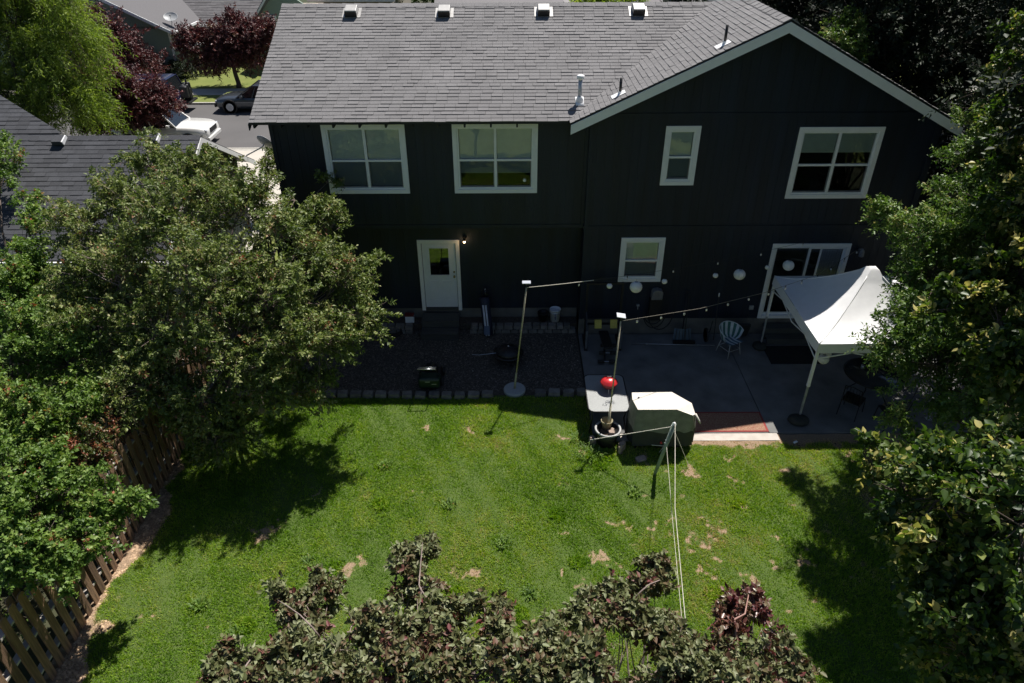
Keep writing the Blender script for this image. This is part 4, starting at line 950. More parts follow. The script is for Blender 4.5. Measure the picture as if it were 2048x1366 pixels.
# dark doormat and deck steps under the canopy
q = [at_z(1527,693,0.006), at_z(1612,693,0.006), at_z(1652,729,0.006), at_z(1549,729,0.006)]
q = [(6.82,-1.52,0.006),(8.26,-1.52,0.006),(8.26,-0.68,0.006),(6.82,-0.68,0.006)]
tag(MB().poly(q, (0,0,0.01)).build('door_mat', mat('dark_mat', (0.010,0.010,0.011), 0.95, bump=0.5, bscale=40)), 'large black door mat below the sliding door steps', 'door mat')
stp = thing('patio_steps', 'grey wooden steps below the sliding glass door', 'steps', (7.9,-0.3,0))
for k, (z, yf) in enumerate(((0.16,-0.62),(0.32,-0.34))):
    for j in range(2 if k == 0 else 2): MB().box(6.95, 8.95, yf+0.143*j, yf+0.138+0.143*j, z, z+0.035).build('tread', M['deckwood'], stp)
    MB().box(6.97, 8.93, yf+0.02, yf+0.04, 0.0, z-0.001).build('riser', M['deckwood'], stp)
st2 = thing('back_steps', 'dark wooden steps in front of the white back door', 'steps', (-2.0,0.0,0))
for j in range(4): MB().box(-2.53, -1.48, 0.16+0.113*j-0.10, 0.268+0.113*j-0.10, 0.36, 0.395).build('tread', M['deckwood'], st2)
for j in range(3): MB().box(-2.51, -1.50, -0.30+0.118*j, -0.187+0.118*j, 0.17, 0.205).build('tread', M['deckwood'], st2)
MB().box(-2.51, -1.50, 0.065, 0.085, 0.206, 0.359).build('riser', M['deckwood'], st2); MB().box(-2.49, -1.52, -0.28, -0.26, -0.01, 0.169).build('riser', M['deckwood'], st2)
mb = MB(); mb.box(-2.53,-2.49,-0.26,0.55,-0.01,0.169).box(-1.52,-1.48,-0.26,0.55,-0.01,0.169).box(-2.53,-2.49,0.085,0.55,0.169,0.359).box(-1.52,-1.48,0.085,0.55,0.169,0.359); mb.build('stringer', M['deckwood'], st2)
# rug with red border on the patio edge
RUG = newmat('persian_rug'); m, t_, b = RUG; N, L = t_.nodes, t_.links
tc = N.new('ShaderNodeTexCoord'); vr = N.new('ShaderNodeTexVoronoi'); vr.inputs['Scale'].default_value = 26; L.new(tc.outputs['Object'], vr.inputs['Vector'])
nz = N.new('ShaderNodeTexNoise'); nz.inputs['Scale'].default_value = 55; nz.inputs['Detail'].default_value = 4; L.new(tc.outputs['Object'], nz.inputs['Vector'])
cr = N.new('ShaderNodeValToRGB'); cr.color_ramp.elements[0].position = 0.1; cr.color_ramp.elements[0].color = (0.36,0.25,0.15,1); cr.color_ramp.elements[1].position = 0.55; cr.color_ramp.elements[1].color = (0.27,0.10,0.075,1); L.new(vr.outputs['Distance'], cr.inputs[0])
mx = N.new('ShaderNodeMix'); mx.data_type = 'RGBA'; mx.inputs[0].default_value = 0.4; L.new(cr.outputs[0], mx.inputs[6])
c2 = N.new('ShaderNodeValToRGB'); c2.color_ramp.elements[0].color = (0.20,0.10,0.05,1); c2.color_ramp.elements[1].color = (0.40,0.30,0.20,1); c2.color_ramp.elements[0].position = 0.4; c2.color_ramp.elements[1].position = 0.6; L.new(nz.outputs[0], c2.inputs[0]); L.new(c2.outputs[0], mx.inputs[7])
L.new(mx.outputs[2], b.inputs['Base Color']); b.inputs['Roughness'].default_value = 0.95
rx0, rx1, ry0, ry1 = 4.0, 5.93, -4.22, -3.50
rg = thing('rug', 'patterned tan rug with a red border lying at the patio edge', 'rug', (5,-3.9,0))
MB().box(rx0+0.045, rx1-0.045, ry0+0.045, ry1-0.045, 0.004, 0.012).build('field', m, rg)
MB().box(rx0, rx1, ry0, ry0+0.045, 0.004, 0.012).box(rx0, rx1, ry1-0.045, ry1, 0.004, 0.012).box(rx0, rx0+0.045, ry0+0.045, ry1-0.045, 0.004, 0.012).box(rx1-0.045, rx1, ry0+0.045, ry1-0.045, 0.004, 0.012).build('border', mat('red_border', (0.26,0.045,0.04), 0.95), rg)
sheet('sunlit_patio_strip', 1.95, 6.10, -4.50, -4.256, -0.006, mat('sunlit_edge_concrete', (0.50,0.45,0.40), 0.9, var=0.12, scale=5, bump=0.3), th=0.05)  # same concrete as the slabs, its sunlight painted in as a paler strip
# glass patio table with kettle grill
TB = (2.19,-3.62); tz = 0.70
tb = thing('patio_table', 'rounded square glass patio table at the patio corner half in the sun', 'table', (TB[0],TB[1],0))
def rrect(cx, cy, wx, wy, r, z, n=6):
    out = []
    for (sx, sy, a0) in ((1,1,0),(-1,1,90),(-1,-1,180),(1,-1,270)):
        for k in range(n+1):
            a = math.radians(a0+90*k/n); out.append(Vector((cx+sx*(wx/2-r)+r*math.cos(a), cy+sy*(wy/2-r)+r*math.sin(a), z)))
    return out
rr_ = rrect(TB[0], TB[1], 0.94, 1.40, 0.14, tz)
MB().poly(rr_, (0,0,0.006)).build('glass_top', mat('obscure_glass', (0.30,0.31,0.305), 0.35, var=0.10, scale=40, bump=0.25, bscale=120), tb)
MB().tube(rr_+[rr_[0]], 0.016, 8, cap=False).build('rim', M['black'], tb, True)
for sx in (-1,1):
    for sy in (-1,1):
        MB().tube([(TB[0]+sx*0.40, TB[1]+sy*0.60, tz-0.02), (TB[0]+sx*0.36, TB[1]+sy*0.55, 0.4), (TB[0]+sx*0.42, TB[1]+sy*0.62, 0.0)], 0.016, 8).build('leg', M['black'], tb, True)
mb = MB(); mb.tube([(TB[0]-0.38,TB[1]-0.57,0.62),(TB[0]+0.38,TB[1]+0.57,0.62)], 0.01, 6).tube([(TB[0]-0.38,TB[1]+0.57,0.60),(TB[0]+0.38,TB[1]-0.57,0.60)], 0.01, 6); mb.build('cross_brace', M['black'], tb)
kg = thing('kettle_grill', 'small red domed kettle grill standing on the patio table', 'grill', (2.25,-3.42,tz+0.006))
kc = Vector((2.25,-3.50,tz+0.006)); kr = 0.19
MB().lathe(kc+Vector((0,0,0.06)), [(0,0),(kr*0.55,0.02),(kr*0.88,0.075),(kr,0.15)], 28).build('bowl', mat('dark_red_enamel', (0.22,0.012,0.016), 0.35, coat=0.3), kg, True)
MB().lathe(kc+Vector((0,0,0.212)), [(kr*1.06,0),(kr*1.08,0.012),(kr*1.0,0.025),(kr*0.88,0.070),(kr*0.62,0.105),(kr*0.3,0.123),(0,0.126)], 28).build('lid', M['red'], kg, True)
hz = kc.z+0.212+0.14; MB().tube([kc+Vector((-0.05,0,0.325)), kc+Vector((-0.05,0,0.37)), kc+Vector((0.05,0,0.37)), kc+Vector((0.05,0,0.325))], 0.011, 8).build('handle', M['black'], kg)
mb = MB()
for k in range(3):
    a = 2.1*k+0.4; mb.tube([kc+Vector((kr*0.75*math.cos(a),kr*0.75*math.sin(a),0.10)), kc+Vector((kr*0.95*math.cos(a),kr*0.95*math.sin(a),0.0))], 0.008, 6)
mb.build('legs_wire', M['steel'], kg)
tn_ = thing('wire_centrepiece', 'curly dark wire ornament lying flat on the sunny half of the patio table', 'ornament', (2.2,-4.0,tz+0.01))
g = random.Random(2); mb = MB()
for k in range(7):
    c0 = Vector((2.18+g.uniform(-.09,.12), -4.02+g.uniform(-.07,.08), tz+0.014)); rr = g.uniform(0.025,0.06); a0 = g.random()*6
    mb.tube([c0+Vector((rr*(1+0.3*i/9)*math.cos(a0+i*0.6), rr*0.8*math.sin(a0+i*0.6), 0.002)) for i in range(9)], 0.0035, 4)
mb.build('wire', M['steel'], tn_)
# planter pot holding the pole
pc = Vector((2.14,-4.56,0)); pp = thing('planter_pot', 'round dark planter with a pale rim holding the light pole', 'planter', pc)
MB().lathe(pc, [(0.20,0.0),(0.23,0.2),(0.27,0.40),(0.25,0.40),(0.24,0.36),(0.0,0.30)], 32).build('pot', mat('dark_pot', (0.02,0.02,0.022), 0.5), pp, True)
tor = [pc+Vector((0.275*math.cos(a),0.275*math.sin(a),0.41)) for a in [2*math.pi*k/32 for k in range(33)]]
MB().tube(tor, 0.026, 8, cap=False).build('rim', M['pot_white'], pp, True)
MB().lathe(pc+Vector((0,0,0.33)), [(0.235,0),(0.12,0.02),(0,0.035)], 20).build('soil', M['soil'], pp)
g = random.Random(8)
for k, (dx, dy, s_) in enumerate(((0.07,-0.10,0.10),(0.10,0.0,0.07),(0.02,-0.04,0.05))):
    mb = MB(); rough_block(mb, pc.x+dx, pc.y+dy, 0.38, s_*1.4, s_, s_*0.8, g, k); mb.build('stone', M['rock'], pp, bevel=0.01)
sb = thing('flower_pot', 'small empty tan pot standing inside the round planter', 'flower pot', pc+Vector((0.0,0.10,0.36)))
c = pc+Vector((-0.02,0.115,0.34)); MB().lathe(c, [(0.09,0),(0.125,0.20),(0.135,0.20),(0.135,0.225),(0.12,0.225),(0.08,0.03),(0,0.03)], 24).build('pot', mat('tan_pot', (0.30,0.26,0.16), 0.7), sb, True)
for (dx, dy, sx, lb) in ((-0.33,-0.02,0.16,'pinkish rock against the left side of the round planter'),(0.31,-0.20,0.17,'tan upright rock at the right front of the round planter'),(0.26,-0.34,0.10,'small pale stone in front of the round planter')):
    mb = MB(); rough_block(mb, pc.x+dx, pc.y+dy, 0.08, sx, sx*0.8, 0.20, g, dx*3); tag(mb.build('rock', M['rock'], bevel=0.02), lb, 'rock')
mb = MB(); rough_block(mb, 2.84,-5.10,0.0, 0.24,0.16,0.06, g, 0.3); tag(mb.build('rock', M['rock'], bevel=0.015), 'flat pink rock lying on the grass below the covered grill', 'rock')
# covered barbecue
gc = thing('covered_grill', 'long barbecue grill under a pale cloth cover with dark lower skirt', 'grill cover', (3.25,-4.5,0))
gx0, gx1, gy0, gy1 = 2.66, 3.97, -4.78, -4.20
top = [(gx0,gy1-0.0,1.15),(gx1-0.42,gy1,1.16),(gx1,gy1-0.20,1.00),(gx1+0.03,gy0+0.10,0.92),(gx1-0.06,gy0-0.02,0.98),(gx1-0.42,gy0,1.13),(gx0+0.05,gy0,1.13),(gx0-0.02,gy0+0.35,1.14)]
mid = [Vector((x,y,1.08)) for x,y,z in top]
def ring(z, off, wob, sd):
    g_ = random.Random(sd); c = Vector((3.3,-4.5,0)); out = []
    for i, (x, y, zz) in enumerate(top):
        x2, y2, _ = top[(i+1)%len(top)]
        for k in range(4):
            X = x+(x2-x)*k/4; Y = y+(y2-y)*k/4; zt = zz+(top[(i+1)%len(top)][2]-zz)*k/4
            d = Vector((X-c.x, Y-c.y, 0)).normalized(); o_ = off + wob*math.sin(i*2.1+k*1.9+sd)
            out.append(Vector((X+d.x*o_, Y+d.y*o_, min(zt, z) if z < 2 else zt)))
    return out
r0_ = ring(9, 0, 0, 0); r1_ = ring(0.80, 0.02, 0.012, 1); r2_ = [p+Vector((0,0,0.03*math.sin(i*1.7))) for i, p in enumerate(ring(0.52, 0.035, 0.02, 2))]; r3_ = ring(0.12, 0.05, 0.035, 3)
n = len(r0_)
mb = MB(); cen = sum(r0_, Vector())/n + Vector((0,0,0.0)); mb.add([cen]+r0_, [(0, 1+i, 1+(i+1)%n) for i in range(n)])
# crisp, flat top panel with the side wing sloping away
tp = MB(); hinge0, hinge1 = Vector((gx1-0.42,gy1,1.16)), Vector((gx1-0.42,gy0,1.13))
tp.add([Vector(top[0]), Vector(top[1]), Vector(top[5]), Vector(top[6]), Vector(top[7])], [(0,4,3,2,1)]); tp.add([Vector(top[1]), Vector(top[2]), Vector(top[3]), Vector(top[4]), Vector(top[5])], [(0,4,3,2,1)])
tp.build('cover_top', M['cover'], gc)
sm_ = MB(); sm_.add(r0_+r1_+r2_, [(k*n+i, k*n+(i+1)%n, (k+1)*n+(i+1)%n, (k+1)*n+i) for k in range(2) for i in range(n)]); sm_.build('cover_side', mat('cover_side_cloth', (0.21,0.21,0.185), 0.8, var=0.2, bump=0.4, bscale=6), gc, True)
sk = MB(); r2b = [p+Vector((0,0,0.0)) for p in r2_]; sk.add(r2b+r3_, [(i, (i+1)%n, n+(i+1)%n, n+i) for i in range(n)]); sk.build('cover_skirt', M['coverlow'], gc, True)
MB().tube([Vector(top[3])+Vector((0.0,0.0,0.0)), Vector(top[3])+Vector((0.09,-0.06,-0.14)), Vector(top[3])+Vector((0.12,-0.10,-0.2))], [0.03,0.02,0.006], 6).build('cover_fold', M['cover'], gc, True)
for x, y in ((gx0+0.1,gy0+0.06),(gx0+0.1,gy1-0.06),(gx1-0.25,gy0+0.06),(gx1-0.25,gy1-0.1)): MB().box(x-0.02,x+0.02,y-0.02,y+0.02,0.0,0.5).build('leg', M['black'], gc)
# clothesline: leaning post, lines running towards the camera end, guy cords
K0, K1 = Vector((3.05,-5.58,-0.05)), Vector((3.30,-5.60,1.42))
cl_ = thing('clothesline_post', 'leaning grey green clothesline post on the lawn in front of the covered grill', 'clothesline', K0)
MB().tube([K0, K0.lerp(K1,0.5), K1], [0.036,0.042,0.046], 10).build('post', M['clothespole'], cl_, True)
MB().lathe(K1, [(0.03,-0.02),(0.034,0.01),(0.02,0.035),(0,0.04)], 12).build('cap', M['white'], cl_, True)
MB().box(K1.x-0.06,K1.x-0.015,K1.y-0.03,K1.y+0.01,K1.z-0.14,K1.z-0.03).build('cleat', M['white'], cl_, bevel=0.008)
for f in (0.66, 0.71): p = K0.lerp(K1, f); MB().lathe(p+Vector((-0.05,-0.02,0)), [(0,-0.022),(0.022,0),(0,0.022)], 10).build('hook', M['white'], cl_, True)
farp = at_z(1352, 1262, 1.95); farp2 = at_z(1349, 1262, 1.75)
ln = thing('clothesline', 'pair of taut pale lines running from the leaning post toward the bottom shrubs', 'clothesline', K1)
MB().tube([K1+Vector((0.015,0,0.02)), K1.lerp(farp,0.5)+Vector((0,0,0.0)), farp+Vector((0,-1.0,0.1))], 0.005, 5).build('line', M['cord'], ln)
MB().tube([K0.lerp(K1,0.68)+Vector((-0.03,0,0)), K1.lerp(farp2,0.5)+Vector((-0.03,0,-0.10)), farp2+Vector((-0.02,-1.0,0.1))], 0.0035, 5).build('line', M['cord'], ln)
gy = thing('guy_cord', 'pale cord stretched from the clothesline post down to the grass left of the planter', 'cord', K1)
MB().tube([K1+Vector((-0.05,0,-0.08)), at_z(1180, 880, 0.42)], 0.009, 5).build('cord', M['cord'], gy)
gy = thing('guy_cord', 'thin guy cord from the clothesline post to the grass on its right', 'cord', K1); MB().tube([K1+Vector((0.03,0,-0.2)), at_z(1378, 932, 0.0)], 0.005, 4).build('cord', M['cord'], gy)
# twiggy stake with red tag in front of the grill
st = thing('garden_stake', 'small stake with a dull red knob in the dark below the covered grill', 'stake', at_z(1325,900,0)); a = at_z(1303,890,0.25); b_ = at_z(1328,892,0.25)
MB().tube([a, b_], 0.008, 5).tube([b_, at_z(1318,905,0)], 0.006, 5).build('rod', M['cord'], st); MB().lathe(at_z(1322,886,0.28), [(0,-0.03),(0.03,0),(0.02,0.03),(0,0.035)], 10).build('knob', M['red'], st, True)
# planting of strappy leaves at the left of the planter handled with the vegetation
# fire pit
fc = at_z(1017, 712, 0.18); fp = thing('fire_pit', 'low round black fire pit with a domed mesh cover on the gravel', 'fire pit', (fc.x, fc.y, 0)); fc.z = 0
MB().lathe(fc, [(0.12,0.12),(0.30,0.17),(0.36,0.27),(0.40,0.28),(0.40,0.30),(0.34,0.30)], 32).build('bowl', M['black'], fp, True)
MB().lathe(fc+Vector((0,0,0.30)), [(0.345,0),(0.31,0.07),(0.22,0.13),(0.1,0.165),(0,0.17)], 24).build('lid', mat('sooty_mesh', (0.015,0.015,0.016), 0.35, var=0.4, scale=12, bump=0.5, bscale=40), fp, True)
for k in range(3):
    a = 0.5+2.09*k; MB().tube([fc+Vector((0.28*math.cos(a),0.28*math.sin(a),0.2)), fc+Vector((0.38*math.cos(a),0.38*math.sin(a),-0.01))], 0.014, 6).build('leg', M['black'], fp)
for k in range(12):
    a = k*0.5236; p0 = fc+Vector((0.346*math.cos(a),0.346*math.sin(a),0.305)); p1 = fc+Vector((0.22*math.cos(a),0.22*math.sin(a),0.437)); MB().tube([p0,p1,fc+Vector((0,0,0.478))], 0.006, 4).build('rib', M['black'], fp)
MB().lathe(fc+Vector((0,0,0.475)), [(0.02,0),(0.03,0.02),(0.02,0.04),(0,0.045)], 10).build('knob', M['steel'], fp, True)
pk_ = thing('poker', 'thin metal poker resting on the rim of the fire pit', 'poker', at_z(945,709,0.25)); MB().tube([at_z(944,709,0.25), at_z(958,710,0.27), at_z(992,706,0.32)], 0.008, 5).build('rod', M['steel'], pk_)
# mower with green cover (handle bars catch the sun)
mc = Vector((-2.05,-2.10,0)); mw = thing('lawn_mower', 'small black and green lawn mower with two bright handle bars on the gravel', 'lawn mower', mc)
MB().box(mc.x-0.27,mc.x+0.27,mc.y-0.26,mc.y+0.26,0.08,0.24).build('deck', M['black'], mw, bevel=0.05)
MB().lathe(mc+Vector((0,0.02,0.24)), [(0.17,0),(0.17,0.10),(0.14,0.16),(0,0.17)], 20).build('engine', M['black'], mw, True)
MB().box(mc.x-0.27,mc.x+0.26,mc.y-0.60,mc.y-0.27,0.14,0.42).build('grass_box', M['green_paint'], mw, bevel=0.05)
for (dx, dz) in ((-0.10,0.40),(0.06,0.33)): 
    MB().box(mc.x+dx, mc.x+dx+0.12, mc.y-0.604, mc.y-0.598, dz-0.06, dz-0.045).build('badge_stripe', M['galv'], mw)
for sx in (-1,1):
    for yy in (-0.25,0.22): MB().lathe(mc+Vector((sx*0.29,yy,0.10)), [(0,-0.025),(0.10,-0.025),(0.105,0.0),(0.10,0.025),(0,0.025)], 18, R=Matrix.Rotation(math.pi/2,3,'Y')).build('wheel', M['rubber'], mw, True)
    MB().tube([mc+Vector((sx*0.22,-0.22,0.22)), mc+Vector((sx*0.215,-0.86,0.92))], 0.012, 8).build('handle_tube', M['black'], mw)
MB().tube([mc+Vector((-0.215,-0.86,0.92)), mc+Vector((0.215,-0.86,0.92))], 0.015, 8).build('handle_bar', M['steel'], mw, True)
MB().tube([mc+Vector((-0.215,-0.66,0.83)), mc+Vector((0.215,-0.66,0.83))], 0.012, 8).build('handle_bar', M['steel'], mw, True)
# golf bag, bucket, box
gb = Vector((-0.70,0.08,0)); t = thing('golf_bag', 'navy and white striped golf bag leaning on the wall right of the back door', 'golf bag', gb)
a, b = Vector((-0.66,-0.02,0.0)), Vector((-0.76,0.38,0.98))
mb = MB(); mb.tube([a, a.lerp(b,0.3), a.lerp(b,0.8), b], [0.13,0.14,0.135,0.15], 14); mb.build('body', M['navy'], t, True)
for off in (-0.05,0.02): 
    o_ = Vector((off,-0.13,0.0)); MB().tube([a+o_+Vector((0,0,0.04)), a.lerp(b,0.4)+o_, a.lerp(b,0.85)+o_], 0.030, 6).build('stripe', M['whitenylon'], t, True)
MB().obox(a.lerp(b,0.18)+Vector((-0.02,-0.13,0.0)), (0.17,0.09,0.26), Matrix.Rotation(-0.38,3,'X')).build('pocket', mat('blue_grey_nylon',(0.10,0.13,0.2),0.6), t, bevel=0.02)
g = random.Random(5)
for k in range(6):
    e = b+Vector((g.uniform(-.09,.09), g.uniform(-.05,.05), g.uniform(0.10,0.22))); c = t if True else None
    MB().tube([b+Vector((g.uniform(-.06,.06),g.uniform(-.03,.03),-0.05)), e], 0.008, 5).lathe(e, [(0,0),(0.025,0.015),(0.02,0.05),(0,0.06)], 8).build('club', M['black'] if k else M['steel'], t, True)
bk = Vector((1.22,0.40,0.20)); t = thing('bucket', 'white plastic bucket with blue markings on the block wall', 'bucket', bk)
MB().lathe(bk, [(0.125,0),(0.15,0.36),(0.158,0.36),(0.158,0.38),(0.145,0.38),(0.12,0.02),(0,0.02)], 28).lathe(bk+Vector((0,0,0.30)), [(0.152,0),(0.157,0.004),(0.152,0.01)], 28).build('pail', M['doorwhite'], t, True)
MB().tube([bk+Vector((0.15*math.cos(a_),0.15*math.sin(a_)-0.01,0.33-0.10*math.sin(-a_)*0.4)) for a_ in [math.pi+math.pi*k/10 for k in range(11)]], 0.004, 5).build('bail', M['steel'], t)
mk = MB()
for k, (dx, dz, ww, hh) in enumerate(((0.0,0.27,0.035,0.012),(-0.012,0.245,0.012,0.03),(0.012,0.235,0.012,0.02),(0,0.20,0.03,0.012),(-0.012,0.17,0.01,0.03),(0.008,0.165,0.02,0.01),(0,0.12,0.012,0.035))):
    mk.box(bk.x+dx-ww/2, bk.x+dx+ww/2, bk.y-0.151-0.004, bk.y-0.128, bk.z+dz-hh/2, bk.z+dz+hh/2)
mk.build('lettering', mat('blue_print',(0.04,0.08,0.2),0.5), t)
bx = Vector((-2.89,0.38,0.20)); t = thing('box', 'small white box with a red lid left of the back door', 'box', bx)
MB().box(bx.x-0.12,bx.x+0.12,bx.y-0.08,bx.y+0.08,bx.z,bx.z+0.20).build('carton', M['doorwhite'], t); MB().box(bx.x-0.123,bx.x+0.123,bx.y-0.083,bx.y+0.083,bx.z+0.2,bx.z+0.24).build('lid', mat('dark_red',(0.15,0.02,0.02),0.6), t)
pt_ = at_z(1078,625,0.25); t = thing('plant_pot', 'black nursery pot beside the white bucket', 'pot', (0.88,0.42,0.2)); MB().lathe((0.88,0.42,0.2), [(0.11,0),(0.15,0.24),(0.16,0.24),(0.16,0.26),(0.14,0.26),(0.12,0.2),(0,0.2)], 20).build('pot', M['black'], t, True)
# coiled hose left of the steps on the block wall
t = thing('garden_hose', 'dark coiled hose on the gravel left of the back steps', 'hose', at_z(790,655,0.1)); hc = Vector((-3.35,0.0,0.03))
mb = MB(); mb.tube([hc+Vector((0.28*math.cos(k*0.4)*(1-0.002*k), 0.2*math.sin(k*0.4), 0.012*k/6)) for k in range(70)], 0.014, 6); mb.build('hose', M['rubber'], t, True)
# weight bench and rack
rk = thing('weight_rack', 'black steel weight rack with yellow plates against the right wing wall', 'weight rack', (2.45,-0.5,0))
for x in (2.0, 2.92):
    MB().box(x-0.03,x+0.03,-0.42,-0.36,0.0,1.85).build('upright', M['black'], rk)
    MB().box(x-0.04,x+0.04,-0.86,-0.10,0.0,0.06).build('foot', M['black'], rk)
    MB().beam((x,-0.82,0.05),(x,-0.80,0.60),0.05,0.07,(0,1,0)).build('front_post', mat('grey_post',(0.13,0.14,0.155),0.5), rk)
    MB().beam((x,-0.80,0.58),(x,-0.40,0.95),0.04,0.05).build('brace', M['black'], rk)
MB().box(2.03,2.89,-0.41,-0.37,0.55,0.60).box(2.03,2.89,-0.41,-0.37,1.78,1.84).build('crossbar', M['black'], rk)
pl_ = thing('barbell', 'loaded barbell on the rack with square yellow plates', 'barbell', (2.45,-0.6,0.8)); MB().tube([(1.92,-0.62,0.86),(3.0,-0.62,0.86)], 0.014, 8).build('bar', M['black'], pl_, True)
for x, px_ in ((2.31,0),(2.73,1)):
    R = Matrix.Rotation(math.radians(-28),3,'X'); c = Vector((x,-0.62,0.72)); MB().obox(c,(0.19,0.05,0.26),R).build('plate', M['yellow'], pl_, bevel=0.015)
bn = thing('weight_bench', 'black weight bench with rollers standing in front of the rack', 'bench', (2.6,-1.1,0))
MB().obox((2.50,-0.95,0.42),(0.26,0.85,0.06),Matrix.Rotation(0.06,3,'Z')).build('pad', M['black'], bn, bevel=0.02)
MB().beam((2.50,-0.60,0.38),(2.44,-1.45,0.06),0.05,0.05).beam((2.50,-0.6,0.38),(2.50,-0.55,0.0),0.05,0.05).build('frame', M['black'], bn)
for yy, zz, ww in ((-1.05,0.30,0.42),(-1.28,0.22,0.44),(-1.5,0.10,0.46)):
    cx = 2.58-(-1.0-yy)*0.2
    MB().tube([(cx-ww/2,yy,zz),(cx-0.06,yy,zz)], 0.05, 10).build('roller', M['rubber'], bn, True); MB().tube([(cx+0.06,yy,zz),(cx+ww/2,yy,zz)], 0.05, 10).build('roller', M['rubber'], bn, True); MB().tube([(cx-0.08,yy,zz),(cx+0.08,yy,zz)], 0.012, 6).build('axle', M['steel'], bn)
bb = thing('steel_bar', 'long bare steel weight bar lying across the patio', 'bar', (4.3,-0.62,0.03)); a, b = at_z(1262,687,0.03), at_z(1430,691,0.03)
MB().tube([a, b], 0.013, 8).build('shaft', M['steel'], bb, True)
for f in (0.19, 0.80): p = a.lerp(b, f); MB().tube([p-Vector((0.025,0,0)), p+Vector((0.025,0,0))], 0.022, 10).build('collar', M['steel'], bb, True)
# hose reel on the wall
hr = thing('hose_hanger', 'grey hose hanger box with a black hose looped below it on the wall', 'hose reel', (3.92,-0.1,0.9))
P = at_y(1314, 588, -0.12); mb = MB(); out = [(-.155,-.14),(.145,-.14),(.155,.06),(.12,.13),(0,.16),(-.10,.14),(-.145,.08)]
mb.poly([Vector((P.x+x, -0.22, P.z+z)) for x, z in out], (0,0.20,0)); mb.build('housing', mat('warm_grey_plastic',(0.17,0.165,0.165),0.5,bump=0.1), hr, bevel=0.02)
MB().box(P.x-0.17,P.x+0.15,-0.18,-0.002,P.z-0.80,P.z-0.142).build('cabinet', M['black'], hr)
mb = MB()
for (cx, rx_, zb) in ((P.x-0.03,0.26,0.42),(P.x-0.01,0.30,0.30),(P.x+0.16,0.34,0.24)):
    mb.tube([Vector((cx+rx_*math.cos(math.pi+math.pi*k/14), -0.16-0.02*k/14, 0.78+(0.78-zb)*math.sin(math.pi+math.pi*k/14))) for k in range(15)], 0.014, 6)
mb.build('hose', M['rubber'], hr, True)
# tools leaning on the wall
tl = thing('snow_shovel', 'blue grey snow shovel with a long dark handle leaning on the wall', 'shovel', (4.7,-0.25,0))
a, b = Vector((4.68,-0.36,0.22)), Vector((4.74,-0.06,1.36)); MB().tube([a, b], 0.015, 8).build('handle', M['black'], tl, True); MB().tube([b+Vector((-0.06,0,0.02)), b+Vector((0.06,0,0.02))], 0.012, 6).tube([b,b+Vector((-0.06,0,0.03))],0.01,5).tube([b,b+Vector((0.06,0,0.03))],0.01,5).build('grip', M['black'], tl)
vs = []; n = 10
for j in range(2):
    for i in range(n+1):
        x = -0.25+0.5*i/n; z = 0.02 + 0.36*j; y = -0.42 + 0.10*j - 0.05*math.cos(x*5) ; vs.append((4.68+x*(1-0.08*j), y, z))
mb = MB(); mb.add(vs, [(i,i+1,n+2+i,n+1+i) for i in range(n)]); bl_ = mb.build('blade', mat('slate_blue_blade',(0.06,0.10,0.14),0.5), tl, True)
for k in range(5): x = 4.48+0.1*k; MB().beam((x,-0.475,0.05),(x*0.8+4.68*0.2,-0.37,0.36),0.012,0.02,(0,1,0)).build('blade_rib', M['black'], tl)
tl = thing('push_broom', 'wide black push broom standing head down beside the shovel', 'broom', (4.72,-0.45,0)); MB().box(4.42,5.02,-0.56,-0.48,0.0,0.09).build('bristle_head', M['black'], tl); MB().tube([(4.72,-0.52,0.09),(4.80,-0.05,1.25)], 0.012, 6).build('handle', M['black'], tl)
tl = thing('garden_tool', 'thin dark handled tool with a pale grip leaning on the wall', 'garden tool', (5.3,-0.2,0)); P = at_y(1438, 590, -0.08); MB().tube([(P.x-0.02,-0.35,0.0),(P.x,-0.09,P.z-0.05)], 0.011, 6).build('handle', M['black'], tl); MB().tube([(P.x,-0.09,P.z-0.05),(P.x,-0.08,P.z+0.06)], 0.016, 8).build('grip', M['doorwhite'], tl, True)
tl = thing('folded_cart', 'dark wheeled cart folded against the foundation beside the striped chair', 'cart', (5.35,-0.35,0)); MB().lathe((5.33,-0.40,0.20), [(0.17,-0.02),(0.20,-0.02),(0.20,0.02),(0.17,0.02),(0.17,-0.02)], 24, R=Matrix.Rotation(math.pi/2,3,'Y')).build('wheel', M['rubber'], tl, True)
MB().tube([(5.33,-0.40,0.20),(5.45,-0.30,0.25),(5.5,-0.25,0.55)], 0.014, 6).build('frame', M['black'], tl)
for k in range(6):
    a_ = k*1.047; MB().tube([(5.33,-0.40,0.20),(5.33,-0.40+0.18*math.cos(a_),0.20+0.18*math.sin(a_))], 0.004, 4).build('spoke', M['steel'], tl)
# striped bucket chair
ch = thing('patio_chair', 'green and white striped strap chair on pale metal legs by the patio steps', 'chair', (5.80,-1.0,0))
cc = Vector((5.82,-0.98,0.42)); R = Matrix.Rotation(math.radians(-62),3,'Z'); ns = 15
for i in range(ns):
    a0 = math.radians(-105+210*i/ns); a1 = math.radians(-105+210*(i+1)/ns); mb = MB(); vs = []
    for (rr, zz) in ((0.16,0.0),(0.25,0.04),(0.29,0.16),(0.32,0.30),(0.335,0.38)):
        for a in (a0, a1):
            k = 1.0 if zz < 0.05 else (0.35+0.65*math.cos(a*0.62)); vs.append(cc + R @ Vector((-rr*math.cos(a)*1.0, rr*math.sin(a), zz*k)))
    fs = [(2*j,2*j+1,2*j+3,2*j+2) for j in range(4)]; mb.add(vs, fs); mb.add([v+(R @ Vector((0.0,0,0)))-Vector((0,0,0.006)) for v in vs], [f[::-1] for f in fs]); mb.build('strap', M['stripegreen'] if i % 2 else M['stripewhite'], ch)
